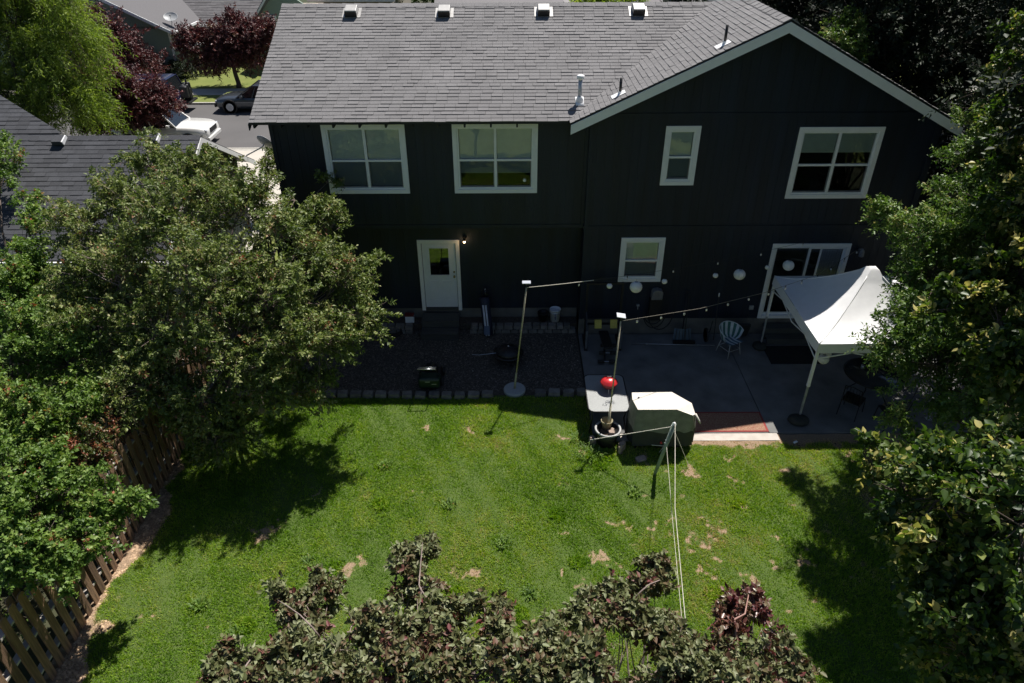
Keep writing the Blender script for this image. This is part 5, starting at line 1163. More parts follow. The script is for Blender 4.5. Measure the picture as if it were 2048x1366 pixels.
for k in range(7):
    y0, y1 = -0.21+0.06*k, -0.155+0.06*k; vs = [cc + R @ Vector((x, y, z)) for x, z in ((-0.17,0.0),(0.06,-0.01),(0.26,0.03)) for y in (y0, y1)]
    MB().add(vs, [(0,1,3,2),(2,3,5,4)]).build('seat_strap', M['stripewhite'] if k % 2 else mat('blue_chair_strap_%d' % k,(0.06,0.14,0.22),0.6), ch)
for sx, sy in ((-1,-1),(-1,1),(1,-1),(1,1)): MB().tube([cc+R @ Vector((0.16*sx,0.16*sy,0.0)), cc+R @ Vector((0.23*sx,0.22*sy,-0.42))], 0.013, 8).build('leg', M['pot_white'], ch, True)
MB().tube([cc+R @ Vector((0.20*x,0.19*y,-0.22)) for x, y in ((-1,-1),(-1,1),(1,1),(1,-1),(-1,-1))], 0.009, 6).build('stretcher', M['pot_white'], ch, True)
mb = MB(); mb.tube([cc+R @ Vector((-0.335*math.cos(a),0.335*math.sin(a),0.38*(0.35+0.65*math.cos(a*0.62))+0.005)) for a in [math.radians(-105+210*k/20) for k in range(21)]], 0.013, 6); mb.build('rim', M['stripewhite'], ch, True)
tl = thing('lounge_cushion', 'dark folded cushion leaning on the wall behind the striped chair', 'cushion', (6.1,-0.3,0)); MB().obox((6.25,-0.30,0.30),(0.55,0.10,0.50),Matrix.Rotation(0.35,3,'X')).build('cushion', mat('dark_grey_cloth',(0.02,0.022,0.025),0.9), tl, bevel=0.04)
# round glass table with chairs below the canopy
rt = Vector((8.72,-2.92,0)); t = thing('round_table', 'round glass table with a dark rim below the canopy front edge', 'table', rt)
MB().lathe(rt+Vector((0,0,0.70)), [(0,0),(0.66,0),(0.66,0.008),(0,0.008)], 40).build('glass_top', mat('smoky_glass',(0.035,0.042,0.05),0.12,var=0.2,scale=3), t, True)
MB().tube([rt+Vector((0.67*math.cos(a),0.67*math.sin(a),0.705)) for a in [2*math.pi*k/40 for k in range(41)]], 0.016, 8, cap=False).build('rim', M['black'], t, True)
for k in range(4): a = 0.785+1.571*k; MB().tube([rt+Vector((0.45*math.cos(a),0.45*math.sin(a),0.69)), rt+Vector((0.25*math.cos(a),0.25*math.sin(a),0.35)), rt+Vector((0.5*math.cos(a),0.5*math.sin(a),0.0))], 0.015, 8).build('leg', M['black'], t, True)
def wire_chair(loc, rz, label):
    t = thing('metal_chair', label, 'chair', loc, 'black metal chairs round the glass table'); c = Vector(loc); R = Matrix.Rotation(rz,3,'Z'); P = lambda x,y,z: c + R @ Vector((x,y,z))
    MB().obox(P(0,0,0.43),(0.44,0.44,0.025),R).build('seat', M['black'], t, bevel=0.01)
    for sx in (-1,1): MB().tube([P(0.22,0.2*sx,0.43),P(0.25,0.22*sx,0.0)],0.012,6).build('leg',M['black'],t); MB().tube([P(-0.24,0.21*sx,0.0),P(-0.21,0.2*sx,0.43),P(-0.30,0.19*sx,0.9)],0.012,6).build('leg',M['black'],t)
    MB().tube([P(-0.30,-0.19,0.9),P(-0.31,0,0.93),P(-0.30,0.19,0.9)],0.012,6).build('back_rail',M['black'],t)
    for k in range(5): y=-0.14+0.07*k; MB().tube([P(-0.22,y,0.46),P(-0.30,y,0.9)],0.006,5).build('back_bar',M['black'],t)
wire_chair((8.05,-3.55,0), math.radians(48), 'metal chair at the left front side of the round glass table')
wire_chair((8.75,-4.0,0), math.radians(92), 'metal chair at the near side of the round glass table')
wire_chair((9.55,-2.35,0), math.radians(215), 'metal chair behind the round glass table to the right')
tt = thing('table_clutter', 'small pale cup standing on the round glass table', 'cup', rt+Vector((-0.2,0.25,0.708))); MB().lathe(rt+Vector((-0.2,0.22,0.708)), [(0.03,0),(0.035,0.09),(0.03,0.09),(0.025,0.01),(0,0.01)], 14).build('cup', M['galv'], tt, True)
tt = thing('ornament', 'pinkish ball shaped ornament on a short stand at the back of the round table', 'ornament', (9.0,-2.55,0.708)); MB().lathe((9.0,-2.48,0.72), [(0.05,0),(0.02,0.02),(0.015,0.10),(0.06,0.14),(0.075,0.2),(0.05,0.26),(0,0.28)], 16).build('ball', mat('dusty_pink',(0.45,0.30,0.27),0.7), tt, True)
# litter on the shaded lawn edge
for k, (px, py, lb) in enumerate(((1591,884,'small scrap of white paper on the dark lawn edge by the patio'),(1845,863,'pale crumpled scrap at the far right end of the patio'))):
    P = at_z(px, py, 0.02); mb = MB(); rough_block(mb, P.x, P.y, 0.02, 0.11, 0.05, 0.02, random.Random(k), 0.5); tag(mb.build('paper_scrap', M['white']), lb, 'litter')
mc2 = thing('white_ornament', 'small white decorative bracket on the wall right of the canopy top', 'ornament', (9.6,-0.05,2.2)); P = at_y(1800, 566, -0.1); MB().lathe(P, [(0,-0.07),(0.05,-0.03),(0.07,0.02),(0.03,0.07),(0,0.08)], 14).build('shape', M['white'], mc2, True)

# ================================================================ STREET: CARS, HOUSES
def car(loc, rz, L_, Wd, H, hood, kind, paint, name, label, rack=False):
    """length axis x, nose at +x"""
    t = thing(name, label, 'car', loc, None, rz); keep = t.location.copy(); t.location = (0,0,0)
    gz_ = 0.22; bz = H*0.56; nose = L_/2; n = 22
    def top(x):
        u = (x+nose)/L_
        if u > 1-hood: q = (u-(1-hood))/hood; return bz - 0.10*q**2 - 0.10*max(0,q-0.8)*5*0.8
        return bz - (0.04 if u < 0.06 else 0)
    mb = MB(); vs = []
    for i in range(n+1):
        x = -nose + L_*i/n; e = min(i, n-i); k = (0.80, 0.93, 0.98)[e] if e < 3 else 1.0; zt = top(x); lo = gz_ + (0.10 if e == 0 else 0.03 if e == 1 else 0)
        w_ = Wd/2*k
        for (yy, zz) in ((-w_*0.90,lo),(-w_*0.99,lo+0.12),(-w_,(lo+zt)/2+0.05),(-w_*0.95,zt-0.05),(-w_*0.86,zt),(0,zt+0.035),(w_*0.86,zt),(w_*0.95,zt-0.05),(w_,(lo+zt)/2+0.05),(w_*0.99,lo+0.12),(w_*0.90,lo)): vs.append((x, yy, zz))
    m_ = 11; fs = [(i*m_+j, i*m_+j+1, (i+1)*m_+j+1, (i+1)*m_+j) for i in range(n) for j in range(m_-1)] + [tuple(range(m_-1,-1,-1)), tuple(n*m_+j for j in range(m_))] + [(i*m_+m_-1, i*m_, (i+1)*m_, (i+1)*m_+m_-1) for i in range(n)]
    mb.add(vs, fs); mb.build('body', paint, t, True)
    # cabin
    x1 = nose - L_*hood; x0 = -nose + (0.10 if kind == 'suv' else 0.55); rx1 = x1 - (0.75 if kind == 'suv' else 0.95); rx0 = x0 + (0.22 if kind == 'suv' else 0.6)
    wb, wt = Wd/2*0.90, Wd/2*0.70; b0, t0 = bz-0.03, H-0.05
    mb = MB(); base = [(x0,-wb,b0),(x1,-wb,b0),(x1,wb,b0),(x0,wb,b0)]; tp_ = [(rx0,-wt,t0),(rx1,-wt,t0),(rx1,wt,t0),(rx0,wt,t0)]
    mb.add(base+tp_, [(0,1,5,4),(1,2,6,5),(2,3,7,6),(3,0,4,7),(4,5,6,7)]); mb.build('windows', M['carglass'], t)
    mb = MB(); o_ = 0.035; mb.add([(rx0-.03,-wt-.02,t0-0.01),(rx1+.03,-wt-.02,t0-0.01),(rx1+.03,wt+.02,t0-0.01),(rx0-.03,wt+.02,t0-0.01),(rx0+.1,-wt+.1,H),(rx1-.1,-wt+.1,H),(rx1-.1,wt-.1,H),(rx0+.1,wt-.1,H)], [(0,3,2,1),(4,5,6,7),(0,1,5,4),(1,2,6,5),(2,3,7,6),(3,0,4,7)]); mb.build('roof_panel', paint, t, bevel=0.02)
    for s in (-1, 1):
        for (xb, xt) in ((x0,rx0),((x0+x1)/2-0.35,(rx0+rx1)/2-0.30),((x0+x1)/2+0.45,(rx0+rx1)/2+0.35),(x1,rx1)):
            MB().beam((xb,s*wb,b0),(xt,s*wt,t0),0.07,0.06,(1,0,0)).build('pillar', paint, t)
        for wx in (-nose+L_*0.2, nose-L_*0.19):
            wh = MB().lathe((wx, s*(Wd/2-0.10), 0.335), [(0.20,-0.11),(0.325,-0.11),(0.335,-0.08),(0.335,0.08),(0.325,0.11),(0.20,0.11)], 24, R=Matrix.Rotation(math.pi/2,3,'X')).build('wheel', M['rubber'], t, True)
            MB().lathe((wx, s*(Wd/2+0.016), 0.335), [(0,-0.008),(0.06,-0.008),(0.08,-0.002),(0.205,-0.006),(0.215,0.004),(0.0,0.008)], 14, R=Matrix.Rotation(math.pi/2,3,'X')).build('rim', M['galv'], wh)
            MB().lathe((wx, s*(Wd/2-0.012), 0.34), [(0.34,-0.03),(0.40,-0.03),(0.40,0.03),(0.34,0.03),(0.34,-0.03)], 24, R=Matrix.Rotation(math.pi/2,3,'X')).build('wheel_arch', M['black'], t)
        MB().box(nose-0.16, nose-0.02, s*Wd*0.33-0.16, s*Wd*0.33+0.16, bz-0.30, bz-0.15).build('headlight', M['galv'], t, bevel=0.03)
        MB().box(-nose+0.0, -nose+0.08, s*Wd*0.40-0.07, s*Wd*0.40+0.07, bz-0.35, bz-0.05).build('tail_light', M['red'], t, bevel=0.02)
        MB().box(x1-0.40, x1-0.25, s*(wb+0.03), s*(wb+0.20), bz, bz+0.14).build('mirror', paint, t, bevel=0.03) if s > 0 else MB().box(x1-0.40, x1-0.25, -wb-0.20, -wb-0.03, bz, bz+0.14).build('mirror', paint, t, bevel=0.03)
    MB().box(nose-0.06, nose+0.03, -Wd*0.22, Wd*0.22, bz-0.36, bz-0.16).build('grille', M['black'], t)
    MB().box(nose-0.05, nose+0.06, -Wd*0.42, Wd*0.42, 0.30, 0.48).build('bumper', paint if kind == 'suv' else M['black'], t, bevel=0.03)
    MB().box(-nose-0.015, -nose+0.02, -0.26, 0.26, 0.52, 0.66).build('number_plate', M['white'], t)
    t.location = keep
    return t
M['carglass'] = mat('car_glass', (0.015,0.018,0.02), 0.06, coat=0.5, spec=0.8)
M['pwhite'] = mat('white_car_paint', (0.78,0.77,0.74), 0.3, coat=0.8, var=0.01); M['pblue'] = mat('dark_blue_car_paint', (0.012,0.013,0.04), 0.25, coat=1.0, var=0.02); M['pgrey'] = mat('grey_car_paint', (0.075,0.085,0.10), 0.3, metal=0.5, coat=1.0, var=0.02)
car((-16.75, 17.55, -0.1), 0.0, 4.65, 1.88, 1.75, 0.30, 'suv', M['pwhite'], 'parked_car', 'white boxy sport utility car parked at the near kerb under the purple tree')
car((-20.6, 23.45, -0.1), math.pi, 4.7, 1.85, 1.80, 0.26, 'suv', M['pblue'], 'parked_car', 'dark blue tall car with a loaded rear rack parked at the far kerb')
car((-14.0, 23.5, -0.1), math.pi, 4.4, 1.8, 1.45, 0.28, 'sedan', M['pgrey'], 'parked_car', 'grey sedan parked at the far kerb half hidden by the dark house roof')
rk2 = thing('luggage_rack', 'black loaded carrier mounted behind the dark blue car', 'luggage rack', (-17.9,23.45,0)); MB().box(-18.22,-17.6,22.9,24.0,0.35,0.42).build('shelf', M['black'], rk2)
g = random.Random(6)
for k in range(5): mb = MB(); rough_block(mb, -17.92+g.uniform(-.12,.12), 23.05+0.2*k, 0.75+g.uniform(-.05,.25), 0.45, 0.3, 0.6, g, k); mb.build('bag', M['black'], rk2, bevel=0.06)
MB().tube([(-17.8,23.4,1.0),(-17.78,23.4,1.55)], 0.05, 8).build('post', M['black'], rk2)
# sage green house across the street
sg = thing('sage_house', 'sage green house with grey roof across the street behind the purple trees', 'house', (-22,34,0))
gx, rz_ = -21.4, 2.75; sl_ = 0.50; ridge_x = -28.5
def zz(x): return rz_ + (gx+0.4-x)*sl_
x = -34.0; pan = 0
while x < gx:
    w_ = min(0.61, gx-x); mx_ = x+w_
    tpf = lambda q: (zz(q) if q > ridge_x else zz(2*ridge_x-q))-0.12
    MB().poly([(x+0.01,31,3.02),(mx_-0.01,31,3.02),(mx_-0.01,31,max(3.03,tpf(mx_))),(x+0.01,31,max(3.03,tpf(x)))], (0,0.1,0)).build('gable_board', M['sage'], sg) if tpf(mx_) > 3.05 else None
    x += 0.61
for k in range(17): z = 0.0+0.178*k; MB().poly([(-34,30.985,z),(gx,30.985,z),(gx,31.005,z+0.175),(-34,31.005,z+0.175)], (0,0.1,0)).build('lap_board', M['sage'], sg) if z < 2.95 and (z+0.175 < zz(gx)-0.05) else None
MB().poly([(-34,31.12,0),(gx-0.01,31.12,0),(gx-0.01,31.12,zz(gx)-0.1),(-28.5,31.12,zz(-28.5)-0.1),(-34,31.12,zz(-28.5)-0.1-2.75)], (0,10,0)).build('wall', M['sage'], sg)
MB().box(-34, gx-0.6, 30.965, 31.0, 2.955, 3.03).build('band_board', M['sage'], sg)
MB().box(gx-0.12, gx+0.01, 30.96, 31.0, 0, 2.6).build('corner_board', M['white'], sg)
mb = MB(); ex = gx+0.45; mb.poly([(ex,30.5,zz(ex)),(ridge_x,30.5,zz(ridge_x)),(ridge_x,44,zz(ridge_x)),(ex,44,zz(ex))], (0,0,-0.08)); mb.poly([(ridge_x,30.5,zz(ridge_x)),(-36,30.5,zz(2*ridge_x+36)),(-36,44,zz(2*ridge_x+36)),(ridge_x,44,zz(ridge_x))], (0,0,-0.08))
M['roofgrey'] = mat('distant_grey_shingles', (0.125,0.12,0.125), 0.9, var=0.1, scale=20, bump=0.3)
mb.build('roof', M['roofgrey'], sg)
mb = MB(); barge(mb, (ex,30.5,zz(ex)), (ridge_x,30.5,zz(ridge_x)), 0.2, 0.04, 0.0); mb.build('barge_board', M['vinyl'], sg)
MB().box(ex, ex+0.1, 30.5, 34.6, zz(ex)-0.13, zz(ex)-0.0).build('gutter', M['white'], sg)
# set back wing, eave parallel to the street
ey = 34.6; ez = 2.50; MB().box(gx+0.1, -14.6, 35.2, 44, 0, 2.5).build('wall', M['tan'], sg)
MB().box(ex, -15.3, ey-0.1, ey-0.0, ez-0.14, ez-0.01).build('gutter', M['white'], sg)
mb = MB(); mb.poly([(ex-1.2,ey,ez),(-15.3,ey,ez),(-15.3,42,ez+7.4*0.42),(ex-6.5,42,ez+7.4*0.42)], (0,0,-0.08)); wr = mb.build('roof', M['shingle_dark'], sg)
cs_, sn_ = math.cos(math.atan(0.42)), math.sin(math.atan(0.42)); Lw = 7.4/cs_
shingles(wr, (ex-6.5, ey-0.02, ez-0.004), (1,0,0), (0,cs_,sn_), -15.3-(ex-6.5), Lw, [(-1,-5.3/Lw,-5.3)], mat('far_wing_shingles',(0.115,0.11,0.115),0.9,tint=0.15), 0, seed=31, exp=0.2, tabw=0.9, lift=0.012)
for (px, y_) in ((358, 35.1),):
    P = at_y(358, 72, 35.15); wn = MB().box(P.x-0.42,P.x+0.42,35.08,35.19,P.z-0.65,P.z+0.5).build('window', M['white'], sg); MB().box(P.x-0.32,P.x+0.32,35.07,35.1,P.z-0.55,P.z+0.4).build('pane', M['carglass'], wn)
# right gable wing of the sage house
MB().poly([(-16.6,33.0,0),(-12.8,33.0,0),(-12.8,33.0,3.6),(-14.7,33.0,4.9),(-16.6,33.0,2.9)], (0,0.15,0)).build('wall', M['sage'], sg)
mb = MB(); barge(mb, (-17.0,32.7,2.62), (-14.9,32.7,5.2), 0.2, 0.04, 0.0); mb.build('barge_board', M['white'], sg)
mb = MB(); mb.poly([(-17.0,32.66,2.65),(-14.9,32.66,5.25),(-14.9,44,5.25),(-17.0,44,2.65)], (0,0,-0.06)); mb.build('roof', M['roofgrey'], sg)
P = at_y(541, 50, 32.95); wn = MB().box(P.x-0.42,P.x+0.46,32.9,33.0,P.z-0.62,P.z+0.55).build('window', M['white'], sg); mb = MB(); mb.box(P.x-0.32,P.x-0.01,32.88,32.91,P.z-0.52,P.z+0.45).box(P.x+0.05,P.x+0.36,32.88,32.91,P.z-0.52,P.z+0.45); mb.build('pane', M['carglass'], wn)
hd2 = at_y(342, 36, 31.5); dish((hd2.x-0.1, 31.5, hd2.z-0.75), 'grey satellite dish on the front roof edge of the sage house', math.radians(35), math.radians(20), 0.42, (0.1,0,0.75), M['dishgrey'])
vp = at_y(397, 6, 37.5); MB().tube([vp+Vector((0,0,-0.35)), vp+Vector((0,0,0.05))], 0.06, 8).build('vent_pipe', M['black'], sg)
# boat-like white cover and little gate beside it
P = at_y(375, 86, 33.6); wt_ = thing('covered_boat', 'white covered boat shape beside the sage house window', 'boat', (P.x,33.6,0)); MB().lathe((P.x+0.3,33.8,P.z-0.05), [(1.0,-0.3),(1.1,0.0),(0.6,0.16),(0,0.22)], 20, sx=1.5, sy=0.7).build('cover', M['white'], wt_, True); MB().box(P.x-0.9,P.x+1.5,33.4,34.2,0,P.z-0.35).build('trailer', M['black'], wt_)
gt = thing('grey_fence', 'pale grey board fence beside the sage house', 'fence', (-20.5,31.5,0))
for k in range(8):
    x = -21.25+0.30*k; MB().box(x, x+0.17+0.05*(k%2), 31.4+0.02*k, 31.43+0.02*k, 0, 1.75).build('board', mat('grey_board_%d' % k,(0.20+0.02*(k%3),0.19+0.02*(k%3),0.17),0.85) if k < 3 else bpy.data.materials['grey_board_%d' % (k%3)], gt)
MB().box(-21.3,-18.7,31.66,31.72,0.3,0.4).box(-21.3,-18.7,31.66,31.72,1.35,1.45).build('rail', M['stone'], gt)
# houses beyond, seen just over the ridge
def far_house(x0, x1, y0, y1, ez_, rh, label, col, gable=None):
    t = thing('far_house', label, 'house', ((x0+x1)/2, y0, 0)); MB().box(x0, x1, y0, y1, 0, ez_).build('wall', M[col], t)
    ym = (y0+y1)/2; mb = MB(); mb.poly([(x0-.5,y0-.5,ez_),(x1+.5,y0-.5,ez_),(x1+.5,ym,rh),(x0-.5,ym,rh)], (0,0,-0.1)); mb.poly([(x1+.5,y1+.5,ez_),(x0-.5,y1+.5,ez_),(x0-.5,ym,rh-.004),(x1+.5,ym,rh-.004)], (0,0,-0.1)); mb.build('roof', M['roofgrey2'], t)
    MB().box(x0-.5,x1+.5,y0-.62,y0-.5,ez_-0.2,ez_-0.02).build('gutter', M['white'], t)
    for k in range(3):
        x = x0+(x1-x0)*(0.2+0.3*k); w_ = MB().box(x-.6,x+.6,y0-.06,y0+.02,ez_-1.7,ez_-0.6).build('window', M['white'], t); MB().box(x-.5,x+.5,y0-.08,y0-.05,ez_-1.6,ez_-0.7).build('pane', M['carglass'], w_)
    if gable:
        mb = MB(); gx_, gw = gable; mb.poly([(gx_-gw,y0-1.5,ez_-0.1),(gx_,y0-1.5,ez_+gw*0.55),(gx_,ym,ez_+gw*0.55),(gx_-gw,ym,ez_-0.1)], (0,0,-0.1)); mb.poly([(gx_,y0-1.5,ez_+gw*0.55-0.003),(gx_+gw,y0-1.5,ez_-0.1),(gx_+gw,ym,ez_-0.1),(gx_,ym,ez_+gw*0.55-0.003)], (0,0,-0.1)); mb.build('porch_roof', M['roofgrey2'], t)
        MB().poly([(gx_-gw+.4,y0-1.2,0),(gx_+gw-.4,y0-1.2,0),(gx_+gw-.4,y0-1.2,ez_-0.05),(gx_,y0-1.2,ez_+gw*0.5-0.1),(gx_-gw+.4,y0-1.2,ez_-0.05)], (0,0.2,0)).build('porch_wall', M['soffit'], t)
M['roofgrey2'] = mat('far_grey_shingles', (0.24,0.23,0.23), 0.9, var=0.12, scale=14)
far_house(-15.5, -9.6, 45, 58, 2.7, 6.0, 'grey roofed house across the street just above the left ridge end', 'tan')
far_house(-4.5, 9.5, 33, 46, 3.0, 6.4, 'grey roofed house with a small gable seen over the middle of the ridge', 'sage', (3.3, 2.2))
far_house(12, 26, 34, 46, 2.8, 6.0, 'grey roofed house behind the dark trees at the upper right', 'tan')

scatter_stones('fallen_leaves', 420, 1.95, 9.8, -4.2, -0.1, 0.008, 0.022, 0.001, mat('fallen_leaf', (0.16,0.12,0.06), 0.9, tint=0.5), 33, 'dry fallen leaves and crumbs scattered on the patio', lambda x, y, r: r.random(len(x)) < 0.25 + 0.75*((x < 2.3) | (y < -3.7) | (x > 8)))
# ================================================================ VEGETATION
LF_crab = leafmat('crabapple_leaf', [(0.0,(0.045,0.078,0.015)),(0.40,(0.125,0.175,0.038)),(0.74,(0.235,0.275,0.082)),(0.93,(0.36,0.34,0.16)),(1.0,(0.26,0.10,0.055))], rough=0.5, trans=0.25, spec=0.4)
LF_maple = leafmat('bright_green_leaf', [(0.0,(0.045,0.090,0.016)),(0.5,(0.135,0.230,0.042)),(0.9,(0.26,0.34,0.085)),(1.0,(0.34,0.12,0.06))], rough=0.5, trans=0.30, spec=0.35)
LF_purple = leafmat('bronze_green_leaf', [(0.0,(0.17,0.050,0.048)),(0.12,(0.16,0.085,0.055)),(0.34,(0.115,0.110,0.045)),(0.62,(0.145,0.170,0.066)),(1.0,(0.29,0.30,0.17))], rough=0.52, trans=0.16, spec=0.4)
LF_redtip = leafmat('bronze_red_leaf', [(0.0,(0.10,0.025,0.025)),(0.4,(0.15,0.055,0.042)),(0.75,(0.16,0.12,0.065)),(1.0,(0.26,0.21,0.13))], rough=0.38, trans=0.15, spec=0.7)
LF_elm = leafmat('elm_leaf', [(0.0,(0.040,0.085,0.014)),(0.5,(0.115,0.205,0.036)),(0.88,(0.25,0.32,0.09)),(1.0,(0.34,0.31,0.12))], rough=0.48, trans=0.28, spec=0.45)
LF_linden = leafmat('linden_leaf', [(0.0,(0.020,0.048,0.009)),(0.5,(0.060,0.110,0.020)),(0.76,(0.15,0.20,0.040)),(0.84,(0.50,0.45,0.15)),(1.0,(0.62,0.55,0.22))], rough=0.45, trans=0.38, spec=0.45)
LF_willow = leafmat('willow_leaf', [(0.0,(0.08,0.13,0.022)),(0.5,(0.21,0.30,0.050)),(1.0,(0.40,0.48,0.11))], rough=0.5, trans=0.45, spec=0.4)
LF_plum = leafmat('purple_plum_leaf', [(0.0,(0.030,0.010,0.011)),(0.5,(0.095,0.026,0.028)),(0.9,(0.17,0.055,0.050)),(1.0,(0.20,0.13,0.08))], rough=0.5, trans=0.2, spec=0.5)
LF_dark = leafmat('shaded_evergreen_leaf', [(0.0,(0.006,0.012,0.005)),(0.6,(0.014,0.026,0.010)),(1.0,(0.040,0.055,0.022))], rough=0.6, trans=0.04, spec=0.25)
def cl(*rows, k=0.8): return [(tuple(at_z(px, py, z)), r*k) for px, py, z, r in rows]
def spikes(rows, g, L=0.35, n=3):
    # slim upright shoots on the outer clumps
    out = []
    for c, r in rows:
        for _ in range(n):
            a = g.uniform(0, 6.28); q = (c[0]+r*0.7*math.cos(a), c[1]+r*0.7*math.sin(a), c[2]+r*0.75+L*0.4); w_ = 0.05+0.05*g.random()
            out.append((q, (w_*1.3, w_*1.3, L*(0.5+0.6*g.random()))))
    return rows + out
# the big crabapple at the left
tree('crabapple_tree', 'big round olive green crabapple tree between the left fence and the gravel bed', 'tree', (-6.1,-3.4,0),
  cl((300,330,5.0,.45),(400,365,4.9,.80),(250,400,4.6,.75),(480,410,4.9,.75),(170,455,4.2,.70),(350,450,4.8,1.0),(560,470,4.6,.6),(640,425,4.4,.42),(660,450,4.2,.45),(620,520,4.0,.70),
     (240,540,4.0,.95),(420,560,4.2,1.0),(690,560,3.7,.55),(725,540,3.6,.26),(540,600,3.8,.9),(710,630,3.2,.55),(330,660,3.2,.9),(470,680,3.2,.9),(640,690,2.9,.75),(730,665,3.0,.28),
     (560,770,2.2,.65),(400,790,2.1,.75),(640,780,1.9,.38),(480,850,1.3,.42),(290,770,2.4,.65),(190,640,3.3,.75),(150,560,3.8,.55),(590,700,3.0,.8),(290,300,5.5,.16),(300,275,5.6,.11),(385,350,5.2,.18),(200,350,5.0,.13),(250,325,5.2,.14),(440,330,5.3,.15),(350,300,5.4,.12),(755,520,3.6,.12),(770,640,3.0,.12),(780,680,2.9,.14),(655,365,4.5,.16),(690,375,4.5,.12),(120,420,4.4,.13),(590,400,4.7,.2),(600,640,3.2,.6),(520,720,2.6,.6),(430,880,1.2,.45),(360,840,1.5,.5), k=0.77),
  LF_crab, M['greybark'], 13500, slen=0.27, nl=11, L=0.078, W=0.040, r0=0.13, fork=0.3, seed=12, up=0.5, droop=0.22, inner=0.5, gap=-0.13, gf=2.6, twfrac=0.2, jut=0.18)
# upright water shoots on its crown
def shoots(name, label, pts, leaf, n, seed, L=0.08, W=0.042, parent=None):
    pass
# hawthorn and maple growth beyond the fence
tree('maple_tree', 'bright green small leaved maple beyond the middle of the left fence', 'tree', (-10.6,-5.6,0),
  cl((60,560,3.2,.65),(130,600,3.0,.6),(50,680,3.0,.75),(140,730,2.7,.65),(60,800,2.6,.75),(150,830,2.3,.55),(30,620,3.0,.6),(195,790,2.2,.33),(10,740,2.8,.7),(90,880,2.2,.5),(20,900,2.2,.55)),
  LF_maple, M['bark'], 3900, slen=0.30, nl=11, L=0.070, W=0.050, r0=0.09, fork=0.3, seed=22, up=0.5, droop=0.12, gap=0.0, gf=2.6, inner=0.5, jut=0.15)
tree('maple_sapling', 'slender green sapling standing in front of the neighbour roof', 'tree', (-11.6,-3.6,0),
  cl((52,400,4.3,.22),(75,440,4.1,.33),(60,475,3.9,.38),(45,510,3.8,.33),(85,405,4.3,.2),(30,555,3.6,.4),(60,540,3.6,.35)), LF_maple, M['bark'], 700, slen=0.24, nl=10, L=0.07, W=0.05, r0=0.035, fork=0.7, seed=23, up=0.7, inner=0.2, gap=-0.6)
tree('maple_sapling', 'green leafy shoots at the far left edge above the neighbour roof', 'tree', (-12.6,-2.5,0),
  cl((5,290,4.8,.3),(14,320,4.6,.28),(2,365,4.3,.3),(-15,330,4.5,.4)), LF_maple, M['bark'], 420, slen=0.24, nl=10, L=0.07, W=0.05, r0=0.03, fork=0.8, seed=24, up=0.6, inner=0.2, gap=-0.6)
tree('maple_tree', 'bright green maple reaching a branch over the near part of the left fence', 'tree', (-9.4,-8.6,0),
  cl((60,1000,2.5,.45),(140,985,2.45,.38),(215,990,2.35,.27),(265,1010,2.25,.20),(30,1060,2.5,.45),(110,1070,2.35,.36),(165,1085,2.2,.26),(120,1130,2.1,.20),(190,1020,2.3,.25),(10,950,2.6,.5),(85,940,2.4,.3),(285,1000,2.25,.14),(130,1165,2.0,.14),(-30,1020,2.6,.5),(20,1120,2.4,.3),(100,1110,2.2,.25),(60,1130,2.2,.28),(150,1120,2.1,.2),(240,1020,2.25,.2), k=0.95),
  LF_maple, M['bark'], 3300, slen=0.22, nl=11, L=0.066, W=0.048, r0=0.06, fork=0.7, seed=25, up=0.35, droop=0.1, gap=-0.1, gf=4, inner=0.3, jut=0.2)
tree('hawthorn_shrub', 'twiggy shrub with pinkish red new leaves above the fence', 'shrub', (-8.2,-5.4,0),
  cl((175,880,2.1,.28),(205,860,2.1,.22),(150,900,2.0,.22),(185,905,1.9,.25)), leafmat('pink_new_leaf', [(0.0,(0.05,0.09,0.02)),(0.45,(0.12,0.14,0.04)),(0.7,(0.30,0.10,0.06)),(1.0,(0.40,0.16,0.10))], trans=0.3), M['greybark'], 520, slen=0.2, nl=10, L=0.055, W=0.032, r0=0.03, fork=0.5, seed=26, up=0.4, gap=-0.7, inner=0.2)
tree('bare_shrub', 'mostly bare tangle of grey twigs and dark leaves beyond the fence', 'shrub', (-8.9,-7.0,0),
  cl((60,930,1.4,.6),(130,920,1.3,.5),(100,960,1.2,.5),(30,980,1.2,.5),(235,860,1.7,.35),(265,830,1.8,.35),(220,800,2.0,.4)), LF_dark, M['greybark'], 700, slen=0.45, nl=7, L=0.05, W=0.025, r0=0.04, fork=0.4, seed=27, twig=0.009, twfrac=0.9, gap=-0.8, inner=0.1)
# undergrowth beyond the fence so that the strip reads as planting
tree('hedge', 'dark leafy undergrowth along the far side of the left fence', 'hedge', (-9.5,-4.0,0),
  [((-9.3+0.35*math.sin(k*2.3), -13.0+0.95*k, 0.75+0.2*math.sin(k*1.7)), (0.95,0.8,0.8)) for k in range(14)] + [((-11.2+0.4*math.sin(k*1.3), -12.0+1.1*k, 0.9), (1.1,0.9,0.9)) for k in range(11)], LF_elm, M['bark'], 5200, slen=0.35, nl=8, L=0.075, W=0.045, trunk=False, twfrac=0.2, seed=28, gap=-0.6)
